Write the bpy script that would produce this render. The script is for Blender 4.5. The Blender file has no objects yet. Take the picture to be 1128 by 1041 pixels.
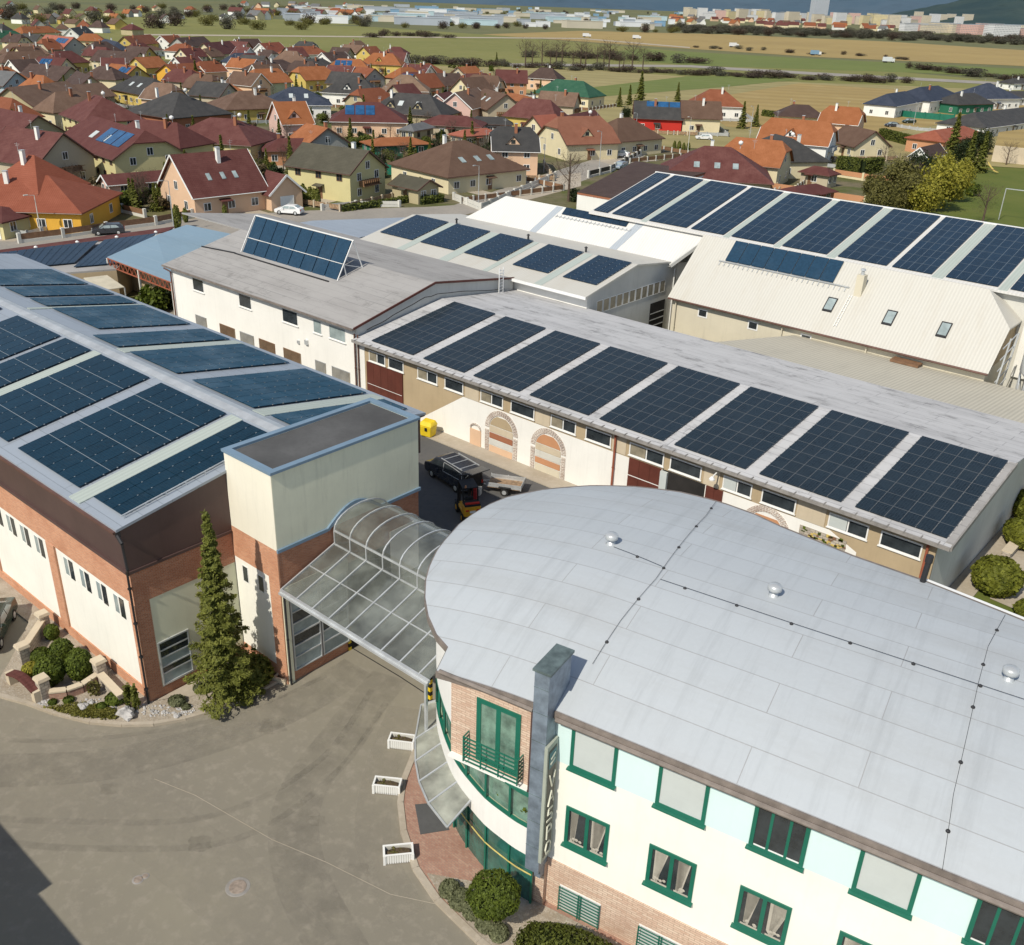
import bpy, math, random
import numpy as np
from mathutils import Vector, Matrix
random.seed(7); RNG = np.random.default_rng(11)
SC = bpy.context.scene; COL = SC.collection
R_ = math.radians
# ---------------------------------------------------------------- camera model (metres, drone 33 m above the ground)
CX, CY, F, HC = 564., 520.5, 1070., 33.
_roll = .035; _c = -48.6 + _roll*826
_n = Vector((-_roll*F, F, CY-_c-_roll*CX)); _n.normalize()
_v1 = Vector((-826-CX, _c-_roll*826-CY, F)); _v1.normalize()
_X = -_v1; _Z = -_n; _Y = _Z.cross(_X)
CM = Matrix((_X, _Y, _Z))            # camera (x right, y down, z forward) -> world
def at(px, py, z=0.):
    d = CM @ Vector((px-CX, py-CY, F)); t = (z-HC)/d.z
    return Vector((0, 0, HC)) + d*t
def setup_camera():
    cd = bpy.data.cameras.new('camera'); co = bpy.data.objects.new('camera', cd); COL.objects.link(co)
    r = CM @ Vector((1, 0, 0)); u = CM @ Vector((0, -1, 0)); b = CM @ Vector((0, 0, -1))
    m = Matrix((r, u, b)).transposed().to_4x4(); m.translation = (0, 0, HC)
    co.matrix_world = m; cd.sensor_width = 36; cd.sensor_fit = 'HORIZONTAL'; cd.lens = F/1128*36
    cd.clip_start = .5; cd.clip_end = 60000; SC.camera = co
# ---------------------------------------------------------------- materials
MATS = {}
def nodes(m):
    m.use_nodes = True; nt = m.node_tree; return nt, nt.nodes, nt.links
def principled(name, rough, metal, spec):
    m = bpy.data.materials.new(name); nt, N, L = nodes(m); p = N['Principled BSDF']
    p.inputs['Roughness'].default_value = rough; p.inputs['Metallic'].default_value = metal
    p.inputs['Specular IOR Level'].default_value = spec
    return m, nt, N, L, p
def mixc(N, L, a, b, fac=None, mode='MIX', f=.5):
    x = N.new('ShaderNodeMix'); x.data_type = 'RGBA'; x.blend_type = mode
    x.inputs[0].default_value = f
    if fac is not None: L.new(fac, x.inputs[0])
    for i, s in ((6, a), (7, b)):
        if isinstance(s, (tuple, list)): x.inputs[i].default_value = (*s[:3], 1)
        else: L.new(s, x.inputs[i])
    return x.outputs[2]
def ramp(N, L, src, lo, hi, a=0., b=1.):
    r = N.new('ShaderNodeMapRange'); L.new(src, r.inputs[0]); r.inputs[1].default_value = lo; r.inputs[2].default_value = hi
    r.inputs[3].default_value = a; r.inputs[4].default_value = b; return r.outputs[0]
def coord(N, L, kind='Object', scale=(1, 1, 1), rot=0):
    t = N.new('ShaderNodeTexCoord'); mp = N.new('ShaderNodeMapping'); L.new(t.outputs[kind], mp.inputs[0])
    mp.inputs[3].default_value = scale; mp.inputs[2].default_value = (0, 0, rot); return mp.outputs[0]
def noise(N, L, co, scale, detail=4, rough=.6):
    n = N.new('ShaderNodeTexNoise'); L.new(co, n.inputs['Vector']); n.inputs['Scale'].default_value = scale
    n.inputs['Detail'].default_value = detail; n.inputs['Roughness'].default_value = rough; return n.outputs[0]
def bumpn(N, L, p, h, strength=.3, dist=.02):
    b = N.new('ShaderNodeBump'); L.new(h, b.inputs['Height']); b.inputs['Strength'].default_value = strength
    b.inputs['Distance'].default_value = dist; L.new(b.outputs[0], p.inputs['Normal'])
def mul(c, k): return tuple(min(1, max(0, x*k)) for x in c)
def mat(name, col, rough=.8, var=.12, scale=.6, metal=0., spec=.4, bump=0., streak=0., island=0., random_obj=0.):
    if name in MATS: return MATS[name]
    m, nt, N, L, p = principled(name, rough, metal, spec); co = coord(N, L)
    a = noise(N, L, co, scale, 5); b = noise(N, L, co, scale*14, 3)
    c = mixc(N, L, mul(col, 1-var), mul(col, 1+var), ramp(N, L, a, .32, .68))
    c = mixc(N, L, c, mul(col, 1-var*.8), ramp(N, L, b, .5, .85, 0, .6))
    if streak:
        co2 = coord(N, L, 'Object', (2.2, 2.2, .22)); s = noise(N, L, co2, 1.1, 5, .7)
        c = mixc(N, L, c, mul(col, .55), ramp(N, L, s, .52, .8, 0, streak))
    if island:
        g = N.new('ShaderNodeNewGeometry'); c = mixc(N, L, c, mul(col, 1.9), ramp(N, L, g.outputs['Random Per Island'], 0, 1, 0, island))
    if random_obj:
        g = N.new('ShaderNodeObjectInfo'); c = mixc(N, L, c, mul(col, .6), ramp(N, L, g.outputs['Random'], 0, 1, 0, random_obj))
    L.new(c, p.inputs['Base Color'])
    if bump: bumpn(N, L, p, b, bump)
    MATS[name] = m; return m
def brickmat(name, c1, c2, mortar, w=.25, h=.075, ms=.012, var=.25, rough=.85, bump=.4):
    m, nt, N, L, p = principled(name, rough, 0, .3); co = coord(N, L, 'UV')
    b = N.new('ShaderNodeTexBrick'); L.new(co, b.inputs['Vector']); b.inputs['Scale'].default_value = 1
    b.inputs['Brick Width'].default_value = w; b.inputs['Row Height'].default_value = h; b.inputs['Mortar Size'].default_value = ms
    b.inputs['Color1'].default_value = (*c1, 1); b.inputs['Color2'].default_value = (*c2, 1); b.inputs['Mortar'].default_value = (*mortar, 1)
    a = noise(N, L, coord(N, L), .5, 6); c = mixc(N, L, b.outputs[0], mul(c1, 1-var), ramp(N, L, a, .45, .75, 0, .7))
    f = noise(N, L, co, 9, 3); c = mixc(N, L, c, mul(c2, 1.3), ramp(N, L, f, .55, .75, 0, .5))
    L.new(c, p.inputs['Base Color']); bumpn(N, L, p, b.outputs[1], -bump, .01); MATS[name] = m; return m
def seammat(name, col, w, h, ms, line, rough=.45, metal=.0, stain=.25, stainc=None, rot=0, spec=.5, lf=.8, drips=.12, patches=0.):
    """sheet metal or membrane: big sheets parted by thin seams, with dirt"""
    m, nt, N, L, p = principled(name, rough, metal, spec); co = coord(N, L, 'UV', (1, 1, 1), rot)
    b = N.new('ShaderNodeTexBrick'); L.new(co, b.inputs['Vector']); b.inputs['Scale'].default_value = 1
    b.inputs['Brick Width'].default_value = w; b.inputs['Row Height'].default_value = h; b.inputs['Mortar Size'].default_value = ms
    b.inputs['Color1'].default_value = (*mul(col, .97), 1); b.inputs['Color2'].default_value = (*mul(col, 1.04), 1)
    b.inputs['Mortar'].default_value = (*line, 1); b.inputs['Mortar Smooth'].default_value = .3; b.offset_frequency = 2; b.offset = .37
    a = noise(N, L, coord(N, L, 'UV', (.25, 1, 1), rot), .35, 6, .65)
    c = mixc(N, L, b.outputs[0], stainc or mul(col, .6), ramp(N, L, a, .48, .78, 0, stain))
    f = noise(N, L, co, 5, 4, .7); c = mixc(N, L, c, mul(col, 1.15), ramp(N, L, f, .45, .8, 0, .25))
    dr = noise(N, L, coord(N, L, 'UV', (1.5, .10, 1), rot), 1., 5, .75); c = mixc(N, L, c, mul(col, .62), ramp(N, L, dr, .5, .78, 0, drips))
    if patches:
        pn = noise(N, L, coord(N, L, 'UV', (.45, .9, 1), rot), .9, 8, .75); pb = noise(N, L, coord(N, L, 'UV', (.12, .3, 1), rot), 1., 2); c = mixc(N, L, c, mul(col, .36), ramp(N, L, pn, .53, .64, 0, patches)); c = mixc(N, L, c, mul(col, 1.1), ramp(N, L, pb, .45, .6, 0, .65))
    L.new(c, p.inputs['Base Color']); L.new(ramp(N, L, a, .3, .8, rough*.85, min(1, rough*1.35)), p.inputs['Roughness'])
    bumpn(N, L, p, b.outputs[1], .5*lf, .03); MATS[name] = m; return m
def corrmat(name, col, pitch=.25, rough=.5, stain=.2, dark=.75, stainc=None):
    m, nt, N, L, p = principled(name, rough, 0, .4); co = coord(N, L, 'UV')
    w = N.new('ShaderNodeTexWave'); w.wave_type = 'BANDS'; w.bands_direction = 'X'; L.new(co, w.inputs['Vector'])
    w.inputs['Scale'].default_value = .314/pitch*1.0; w.inputs['Distortion'].default_value = 0
    a = noise(N, L, coord(N, L, 'UV', (1, .25, 1)), .5, 6, .7)
    c = mixc(N, L, mul(col, dark), col, w.outputs[1]); c = mixc(N, L, c, stainc or mul(col, .55), ramp(N, L, a, .5, .8, 0, stain))
    L.new(c, p.inputs['Base Color']); bumpn(N, L, p, w.outputs[1], .5, .03); MATS[name] = m; return m
def tilemat(name, col, rough=.75):
    m, nt, N, L, p = principled(name, rough, 0, .3); co = coord(N, L, 'UV')
    w = N.new('ShaderNodeTexWave'); w.bands_direction = 'Y'; w.wave_profile = 'SAW'; L.new(co, w.inputs['Vector']); w.inputs['Scale'].default_value = .314/.38
    w2 = N.new('ShaderNodeTexWave'); w2.bands_direction = 'X'; L.new(co, w2.inputs['Vector']); w2.inputs['Scale'].default_value = .314/.3
    a = noise(N, L, coord(N, L), .45, 6, .7); f = noise(N, L, co, 3.2, 2)
    c = mixc(N, L, mul(col, .66), mixc(N, L, mul(col, 1.1), (.22, .19, .16), f=.16), ramp(N, L, a, .3, .7)); c = mixc(N, L, c, mul(col, .55), ramp(N, L, f, .5, .75, 0, .45))
    c = mixc(N, L, c, mul(col, .5), ramp(N, L, w.outputs[1], .0, .35, .6, 0))
    g = N.new('ShaderNodeObjectInfo'); c = mixc(N, L, c, mul(col, .6), ramp(N, L, g.outputs['Random'], 0, 1, 0, .5))
    L.new(c, p.inputs['Base Color']); h = mixc(N, L, w.outputs[0], w2.outputs[0]); bumpn(N, L, p, h, .6, .05); MATS[name] = m; return m
def leafmat(name, col, col2, rough=.65):
    m, nt, N, L, p = principled(name, rough, 0, .25); g = N.new('ShaderNodeNewGeometry')
    a = noise(N, L, coord(N, L), 1.3, 3); c = mixc(N, L, col, col2, ramp(N, L, a, .35, .65))
    c = mixc(N, L, c, mul(col2, 1.6), ramp(N, L, g.outputs['Random Per Island'], .5, 1, 0, .7))
    L.new(c, p.inputs['Base Color'])
    t = N.new('ShaderNodeBsdfTranslucent'); L.new(c, t.inputs[0]); ms = N.new('ShaderNodeMixShader'); ms.inputs[0].default_value = .25
    L.new(p.outputs[0], ms.inputs[1]); L.new(t.outputs[0], ms.inputs[2]); L.new(ms.outputs[0], N['Material Output'].inputs[0])
    MATS[name] = m; return m
def glassmat(name, col, alpha, rough=.12, spec=.8):
    m, nt, N, L, p = principled(name, rough, 0, spec); a = noise(N, L, coord(N, L), .35, 5)
    L.new(mixc(N, L, mul(col, .6), mul(col, 1.35), ramp(N, L, a, .38, .6)), p.inputs['Base Color'])
    L.new(ramp(N, L, a, .3, .7, alpha-.08, min(1, alpha+.1)), p.inputs['Alpha']); MATS[name] = m; return m
def pvmat(name, col, line, rough=.13):
    m, nt, N, L, p = principled(name, rough, 0, .30); co = coord(N, L, 'UV')
    b = N.new('ShaderNodeTexBrick'); L.new(co, b.inputs['Vector']); b.offset = 0; b.inputs['Scale'].default_value = 1
    b.inputs['Brick Width'].default_value = .17; b.inputs['Row Height'].default_value = .17; b.inputs['Mortar Size'].default_value = .006
    b.inputs['Color1'].default_value = (*mul(col, .85), 1); b.inputs['Color2'].default_value = (*mul(col, 1.2), 1); b.inputs['Mortar'].default_value = (*line, 1)
    g = N.new('ShaderNodeNewGeometry'); c = mixc(N, L, b.outputs[0], mul(col, 1.7), ramp(N, L, g.outputs['Random Per Island'], 0, 1, 0, .3))
    a = noise(N, L, coord(N, L), .4, 5); c = mixc(N, L, c, (.10, .12, .13), ramp(N, L, a, .55, .85, 0, .10))
    L.new(c, p.inputs['Base Color']); L.new(ramp(N, L, a, .3, .7, rough*.7, rough*1.8), p.inputs['Roughness']); MATS[name] = m; return m
def soilmat(name, cols, scale=.05, scale2=1.5, rough=.95, rows=None, bump=.3):
    """ground: two noises over three colours, optional tractor rows"""
    m, nt, N, L, p = principled(name, rough, 0, .2); co = coord(N, L, 'Object')
    a = noise(N, L, co, scale, 8, .65); b = noise(N, L, co, scale2, 5, .7)
    c = mixc(N, L, cols[0], cols[1], ramp(N, L, a, .38, .62)); c = mixc(N, L, c, cols[2], ramp(N, L, b, .5, .75, 0, .8))
    if rows:
        w = N.new('ShaderNodeTexWave'); L.new(coord(N, L, 'Object', (1, 1, 1), rows[0]), w.inputs['Vector']); w.inputs['Scale'].default_value = .314/rows[1]
        w.inputs['Distortion'].default_value = 1.5; w.inputs['Detail'].default_value = 2
        c = mixc(N, L, c, mul(cols[1], .75), ramp(N, L, w.outputs[1], .3, .9, 0, rows[2]))
    L.new(c, p.inputs['Base Color']); bumpn(N, L, p, b, bump, .05); MATS[name] = m; return m
M = MATS
mat('white_plaster', (.80, .79, .75), .85, .04, .3, streak=.2); mat('cream_plaster', (.76, .72, .60), .85, .04, .3, streak=.22)
mat('cream_yellow', (.82, .81, .74), .85, .05, .3, streak=.18); mat('mint_plaster', (.62, .78, .77), .85, .03, .3, streak=.08)
mat('tower_plaster', (.70, .69, .53), .85, .07, .3, streak=.4); mat('panel_plaster', (.70, .70, .52), .85, .05, .3, streak=.15)
mat('beige_plaster', (.42, .33, .21), .9, .08, .4, streak=.25); mat('beige_light', (.55, .47, .35), .9, .08, .4, streak=.25)
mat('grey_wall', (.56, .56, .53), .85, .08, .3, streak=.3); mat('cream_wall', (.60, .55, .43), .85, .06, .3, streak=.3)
mat('pale_wall', (.58, .57, .52), .85, .06, .3, streak=.3)
brickmat('red_brick', (.36, .125, .06), (.50, .21, .11), (.42, .30, .22)); brickmat('orange_brick', (.50, .21, .11), (.62, .30, .165), (.5, .36, .27), ms=.010)
brickmat('stone_cladding', (.56, .38, .28), (.68, .54, .42), (.40, .29, .22), .42, .11, .014)
brickmat('paving', (.34, .18, .13), (.42, .26, .19), (.25, .2, .17), .2, .1, .008)
brickmat('arch_bricks', (.32, .22, .18), (.45, .36, .30), (.7, .66, .6), .35, .12, .03)
brickmat('stone_blocks', (.35, .31, .26), (.50, .45, .37), (.25, .22, .19), .35, .18, .02)
mat('brown_cladding', (.085, .05, .045), .5, .15, .3, streak=.3, spec=.5); mat('blue_trim', (.17, .25, .33), .4, .1, .5, spec=.5)
mat('dark_membrane', (.085, .085, .085), .9, .25, .35); mat('dark_metal', (.035, .035, .038), .45, .2, 1, metal=.3)
mat('zinc', (.22, .27, .33), .45, .3, 2.2, metal=.35, spec=.6); mat('zinc_top', (.13, .17, .17), .5, .35, 2.2, metal=.2)
mat('green_frame', (.008, .13, .085), .4, .1, 1, spec=.6); mat('white_frame', (.78, .78, .76), .5, .04, 1)
mat('red_brown', (.11, .032, .022), .5, .15, 1); mat('manhole_iron', (.27, .22, .18), .8, .3, 6); mat('rail_teal', (.26, .29, .31), .5, .1, 1); mat('rail_mid', (.12, .13, .14), .5, .1, 1); mat('rail_blue', (.11, .14, .17), .5, .1, 1); mat('gutter_grey', (.20, .17, .15), .55, .25, 2); mat('trim_grey', (.27, .255, .24), .7, .25, 1.5); mat('brown_gutter', (.12, .06, .045), .45, .2, 1); mat('rust_pipe', (.30, .09, .05), .5, .2, 2)
mat('white_metal', (.78, .78, .76), .4, .05, 1); mat('light_metal', (.55, .57, .58), .35, .15, 1, metal=.4)
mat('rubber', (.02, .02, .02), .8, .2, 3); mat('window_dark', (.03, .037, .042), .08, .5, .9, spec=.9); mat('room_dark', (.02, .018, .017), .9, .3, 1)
mat('window_blind', (.52, .56, .55), .35, .06, .7, spec=.7); mat('window_grey', (.30, .36, .36), .12, .3, .8, spec=.8); mat('green_glass', (.025, .115, .095), .06, .5, 1.1, spec=1.)
mat('pale_green_glass', (.15, .24, .19), .12, .5, 1.3, spec=.9); mat('dusty_glass', (.26, .23, .17), .3, .35, 1.2, spec=.6)
mat('curtain', (.42, .39, .33), .8, .12, 3); mat('wood_brown', (.20, .11, .06), .6, .25, 2); mat('wood_slats', (.30, .20, .12), .7, .5, 3.5)
seammat('membrane_roof', (.42, .45, .475), 9.5, 1.33, .017, (.30, .305, .31), .5, 0, .45, (.30, .30, .29), drips=.45)
seammat('bitumen_roof', (.33, .32, .31), 7., 1.05, .03, (.20, .20, .20), .85, 0, .75, (.2, .19, .185), rot=0, spec=.2, patches=.45)
seammat('bitumen_stained', (.47, .47, .475), 5.2, 1.05, .03, (.27, .27, .28), .85, 0, .6, (.22, .22, .23), spec=.2, patches=.75)
seammat('grey_sheet', (.33, .37, .42), 7., 1.1, .02, (.22, .25, .28), .42, .15, .3)
seammat('bluegrey_roof', (.22, .32, .40), 9., 2.5, .03, (.3, .38, .44), .5, 0, .25)
corrmat('cream_corrugated', (.50, .47, .39), .33, .55, .3, .8); corrmat('white_corrugated', (.54, .525, .475), .3, .5, .45, .9, (.42, .37, .29)); corrmat('pale_strip', (.42, .47, .43), .3, .5, .2, .9)
corrmat('white_sheet', (.66, .65, .62), .33, .5, .2, .9); corrmat('grey_strip', (.38, .42, .46), .3, .45, .2, .9)
pvmat('pv_teal', (.004, .022, .040), (.02, .04, .05)); pvmat('pv_sky_tint', (.004, .04, .075), (.02, .06, .09), .3); pvmat('pv_dark', (.012, .021, .030), (.045, .06, .075), .2); pvmat('pv_blue', (.011, .026, .048), (.04, .06, .08), .2)  # far-slope modules: same panels, sky reflection painted in as a deeper blue
pvmat('collector', (.016, .042, .075), (.02, .05, .085), .16)
glassmat('canopy_glass', (.19, .205, .185), .52, .06, 1.); glassmat('awning_glass', (.33, .34, .29), .8, .25)
soilmat('asphalt', ((.265, .242, .185), (.205, .187, .152), (.30, .27, .22)), .045, 1.6, .9, bump=.2)
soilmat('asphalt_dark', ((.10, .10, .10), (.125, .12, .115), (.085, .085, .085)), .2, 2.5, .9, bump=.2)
soilmat('road_grey', ((.27, .25, .22), (.33, .30, .26), (.22, .2, .18)), .1, 1.5)
soilmat('concrete', ((.42, .37, .30), (.36, .31, .24), (.48, .42, .34)), .3, 3)
soilmat('gravel', ((.40, .35, .28), (.30, .25, .19), (.55, .52, .46)), .8, 9, bump=1.)
soilmat('village_ground', ((.085, .10, .025), (.17, .14, .09), (.055, .06, .025)), .09, .7)
soilmat('lawn', ((.09, .12, .022), (.12, .14, .03), (.14, .13, .04)), .08, 1.8)
soilmat('green_field', ((.205, .20, .065), (.17, .175, .055), (.26, .23, .10)), .008, .09, rows=(R_(62), 14, .25), bump=0)
soilmat('fresh_field', ((.15, .18, .05), (.13, .16, .045), (.18, .19, .07)), .008, .09, rows=(R_(62), 14, .2), bump=0)
soilmat('straw_field', ((.36, .265, .105), (.31, .225, .09), (.40, .31, .145)), .008, .06, rows=(R_(66), 17, .4), bump=0)
soilmat('pale_field', ((.31, .26, .12), (.26, .225, .10), (.36, .31, .15)), .008, .06, rows=(R_(66), 17, .3), bump=0)
soilmat('far_plain', ((.15, .15, .065), (.11, .12, .06), (.20, .17, .09)), .002, .02, bump=0)
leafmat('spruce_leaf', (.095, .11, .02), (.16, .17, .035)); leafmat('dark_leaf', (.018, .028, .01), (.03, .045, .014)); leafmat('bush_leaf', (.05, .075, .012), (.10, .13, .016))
leafmat('olive_leaf', (.085, .08, .025), (.14, .13, .035)); leafmat('spring_leaf', (.17, .17, .022), (.28, .25, .035)); leafmat('hedge_leaf', (.06, .075, .014), (.10, .115, .02)); leafmat('garden_leaf', (.085, .10, .014), (.15, .16, .02)); leafmat('dry_leaf', (.10, .075, .04), (.14, .11, .055))
leafmat('twig_brown', (.055, .038, .027), (.075, .055, .04)); leafmat('twig_grey', (.085, .07, .055), (.11, .09, .07)); leafmat('belt_haze_leaf', (.07, .068, .05), (.09, .085, .06)); leafmat('lavender_leaf', (.11, .12, .06), (.16, .17, .09)); leafmat('grass_leaf', (.10, .10, .02), (.16, .15, .03))  # tree belt: grey twig tone with haze tinted into the colour
leafmat('far_tree', (.035, .045, .035), (.055, .06, .045))
mat('bark', (.10, .07, .05), .9, .3, 3); mat('rock', (.42, .41, .40), .9, .3, 2.5, bump=.5)
TILE = dict(maroon=(.135, .038, .032), brown=(.15, .085, .055), orange=(.37, .125, .04), red=(.33, .09, .045), salmon=(.42, .13, .08), charcoal=(.055, .055, .055), navy=(.035, .05, .085),
            tan=(.24, .155, .10), green=(.02, .11, .06), rust=(.28, .085, .035), olive=(.095, .088, .06), saddle=(.30, .12, .07), grey=(.16, .165, .17), darkbrown=(.085, .05, .04), lightbrown=(.20, .12, .08))
for k, v in TILE.items(): tilemat('tiles_'+k, v)
WALL = dict(yellow=(.55, .42, .12), amber=(.68, .38, .05), cream=(.66, .58, .38), white=(.76, .76, .72), beige=(.46, .40, .29), peach=(.66, .45, .30), olive=(.42, .36, .22), lightblue=(.36, .45, .50),
            pink=(.62, .42, .36), grey=(.36, .36, .34), orangew=(.50, .25, .13), redw=(.50, .03, .02), greenw=(.02, .14, .08), brickw=(.32, .13, .07), palegreen=(.42, .46, .32), lemon=(.58, .52, .27))
for k, v in WALL.items(): mat('wall_'+k, v, .85, .06, .3, streak=.12)
mat('solar_blue', (.02, .085, .20), .15, .3, .8, spec=.8); mat('car_white', (.75, .76, .76), .25, .03, 1, spec=.7); mat('car_dark', (.03, .033, .042), .2, .2, 1, spec=.8); mat('car_green', (.02, .035, .025), .2, .2, 1, spec=.8)
mat('car_silver', (.35, .42, .50), .25, .1, 1, metal=.3, spec=.7); mat('car_red', (.35, .03, .02), .25, .1, 1); mat('yellow_paint', (.72, .52, .02), .45, .12, 2); mat('amber_paint', (.68, .34, .02), .45, .15, 2)
mat('red_plastic', (.35, .03, .03), .4, .1, 1); mat('green_fence', (.01, .14, .09), .6, .15, 1); mat('soil_brown', (.09, .065, .04), .95, .35, 5); mat('tan_sheet', (.55, .50, .38), .7, .1, 1)
mat('black', (.01, .01, .011), .6, .2, 1); mat('letter_white', (.70, .70, .58), .5, .04, 1); mat('letter_back', (.075, .075, .06), .5, .1, 1); mat('sign_grey', (.36, .39, .33), .5, .1, 1); mat('sign_teal', (.02, .14, .17), .4, .1, 1)
mat('yellow_tape', (.62, .52, .18), .6, .2, 2); mat('white_line', (.62, .58, .48), .8, .2, 2)
def markmat(name, col, a0, a1, sc=(1, 1, 1)):
    m, nt, N, L, p = principled(name, .9, 0, .2); a = noise(N, L, coord(N, L, 'Object', sc), .9, 6, .7); p.inputs['Base Color'].default_value = (*col, 1); L.new(ramp(N, L, a, .35, .7, a0, a1), p.inputs['Alpha']); MATS[name] = m
markmat('tyre_mark', (.08, .075, .07), 0., .17); markmat('oil_stain', (.05, .045, .04), 0., .16); markmat('worn_patch', (.36, .33, .27), 0., .25)
# ---------------------------------------------------------------- mesh builder
class MB:
    def __init__(s): s.v = []; s.f = []; s.m = []; s.k = 0
    def mat(s, k): s.k = k; return s
    def add(s, vs, fs):
        b = len(s.v); s.v += [tuple(p) for p in vs]
        for f in fs: s.f.append([b+i for i in f]); s.m.append(s.k)
    def box(s, x0, x1, y0, y1, z0, z1):
        s.add([(x0, y0, z0), (x1, y0, z0), (x1, y1, z0), (x0, y1, z0), (x0, y0, z1), (x1, y0, z1), (x1, y1, z1), (x0, y1, z1)],
              [(0, 3, 2, 1), (4, 5, 6, 7), (0, 1, 5, 4), (1, 2, 6, 5), (2, 3, 7, 6), (3, 0, 4, 7)]); return s
    def hexa(s, lo, hi):      # four lower and four upper points, counter-clockwise from above
        n = len(lo); s.add(list(lo)+list(hi), [tuple(range(n-1, -1, -1)), tuple(range(n, 2*n))]+[(i, (i+1) % n, n+(i+1) % n, n+i) for i in range(n)]); return s
    def slab(s, pts, t):      # pts counter-clockwise from above, thickness t straight down
        return s.hexa([(p[0], p[1], p[2]-t) for p in pts], pts)
    def prism(s, poly, z0, z1): return s.hexa([(x, y, z0) for x, y in poly], [(x, y, z1) for x, y in poly])
    def bar(s, a, b, w, h=None):   # square bar between two points
        a = Vector(a); b = Vector(b); d = (b-a); h = h or w
        if d.length < 1e-6: return s
        d.normalize(); up = Vector((0, 0, 1)) if abs(d.z) < .95 else Vector((1, 0, 0)); x = d.cross(up).normalized()*w/2; y = x.cross(d).normalized()*h/2
        s.add([a-x-y, a+x-y, a+x+y, a-x+y, b-x-y, b+x-y, b+x+y, b-x+y], [(0, 3, 2, 1), (4, 5, 6, 7), (0, 1, 5, 4), (1, 2, 6, 5), (2, 3, 7, 6), (3, 0, 4, 7)]); return s
    def tube(s, a, b, r0, r1=None, n=10):
        a = Vector(a); b = Vector(b); r1 = r0 if r1 is None else r1; d = (b-a).normalized()
        up = Vector((0, 0, 1)) if abs(d.z) < .95 else Vector((1, 0, 0)); x = d.cross(up).normalized(); y = d.cross(x)
        vs = [a+(x*math.cos(t)+y*math.sin(t))*r0 for t in [2*math.pi*i/n for i in range(n)]]+[b+(x*math.cos(t)+y*math.sin(t))*r1 for t in [2*math.pi*i/n for i in range(n)]]
        s.add(vs, [(i, (i+1) % n, n+(i+1) % n, n+i) for i in range(n)]+[tuple(range(n-1, -1, -1)), tuple(range(n, 2*n))]); return s
    def lathe(s, c, prof, n=14):
        vs = []; fs = []
        for r, z in prof: vs += [(c[0]+r*math.cos(2*math.pi*i/n), c[1]+r*math.sin(2*math.pi*i/n), c[2]+z) for i in range(n)]
        for j in range(len(prof)-1): fs += [(j*n+i, j*n+(i+1) % n, (j+1)*n+(i+1) % n, (j+1)*n+i) for i in range(n)]
        fs += [tuple(range(n-1, -1, -1)), tuple(range((len(prof)-1)*n, len(prof)*n))]; s.add(vs, fs); return s
    def blob(s, c, r, seed=0, rough=.2, nu=12, nv=8, zmin=-1.):
        rr = random.Random(seed); vs = []; fs = []
        ph = [rr.uniform(0, 6) for _ in range(6)]
        for j in range(nv+1):
            th = math.pi*j/nv
            for i in range(nu):
                a = 2*math.pi*i/nu; k = 1+rough*(math.sin(3*a+ph[0]+2*th)*.5+math.sin(5*a+ph[1]-3*th)*.3+rr.uniform(-.4, .4)*(0 < j < nv))
                vs.append((c[0]+r[0]*k*math.sin(th)*math.cos(a), c[1]+r[1]*k*math.sin(th)*math.sin(a), c[2]+r[2]*k*max(zmin, math.cos(th))))
        for j in range(nv): fs += [(j*nu+i, (j+1)*nu+i, (j+1)*nu+(i+1) % nu, j*nu+(i+1) % nu) for i in range(nu)]
        s.add(vs, fs); return s
    def mesh(s, name, mats, off=(0, 0, 0), smooth=False):
        me = bpy.data.meshes.new(name); o = Vector(off)
        me.from_pydata([tuple(Vector(p)-o) for p in s.v], [], s.f)
        for k in (mats if isinstance(mats, (list, tuple)) else [mats]): me.materials.append(M[k])
        nf = len(s.f); me.polygons.foreach_set('material_index', s.m)
        if smooth: me.polygons.foreach_set('use_smooth', [True]*nf)
        me.update(); uv = me.uv_layers.new(name='uv')
        V = np.array(s.v, dtype=float).reshape(-1, 3); li = np.empty(len(me.loops), dtype=np.int32); me.loops.foreach_get('vertex_index', li)
        nr = np.empty(nf*3); me.polygons.foreach_get('normal', nr); nr = nr.reshape(-1, 3); tot = np.array([len(f) for f in s.f]); NR = np.repeat(nr, tot, axis=0)
        t = np.stack([-NR[:, 1], NR[:, 0], np.zeros(len(NR))], 1); ln = np.linalg.norm(t, axis=1); flat = ln < .03
        t[flat] = (1, 0, 0); ln[flat] = 1; t /= ln[:, None]; b = np.cross(NR, t); b[flat] = (0, 1, 0); P = V[li]
        uv.data.foreach_set('uv', np.stack([(P*t).sum(1), (P*b).sum(1)], 1).ravel()); return me
    def build(s, name, mats, parent=None, smooth=False, off=None):
        if off is None:      # parts and sub-parts share the frame of their thing
            q = parent
            while q is not None and '_b' not in q and q.parent is not None and q.location.length == 0: q = q.parent
            off = q['_b'] if q is not None and '_b' in q else (0, 0, 0)
        o = bpy.data.objects.new(name, s.mesh(name, mats, off, smooth)); COL.objects.link(o)
        if parent: o.parent = parent
        return o
def tag(o, label=None, cat=None, group=None, kind=None):
    if label: o['label'] = label
    if cat: o['category'] = cat
    if group: o['group'] = group
    if kind: o['kind'] = kind
    return o
def thing(name, loc, label, cat, group=None, rot=0., base=None):
    o = bpy.data.objects.new(name, None); COL.objects.link(o); o.location = loc; o.rotation_euler.z = rot
    o.empty_display_size = .3; o['_b'] = tuple(base if base is not None else loc); return tag(o, label, cat, group)
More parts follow.
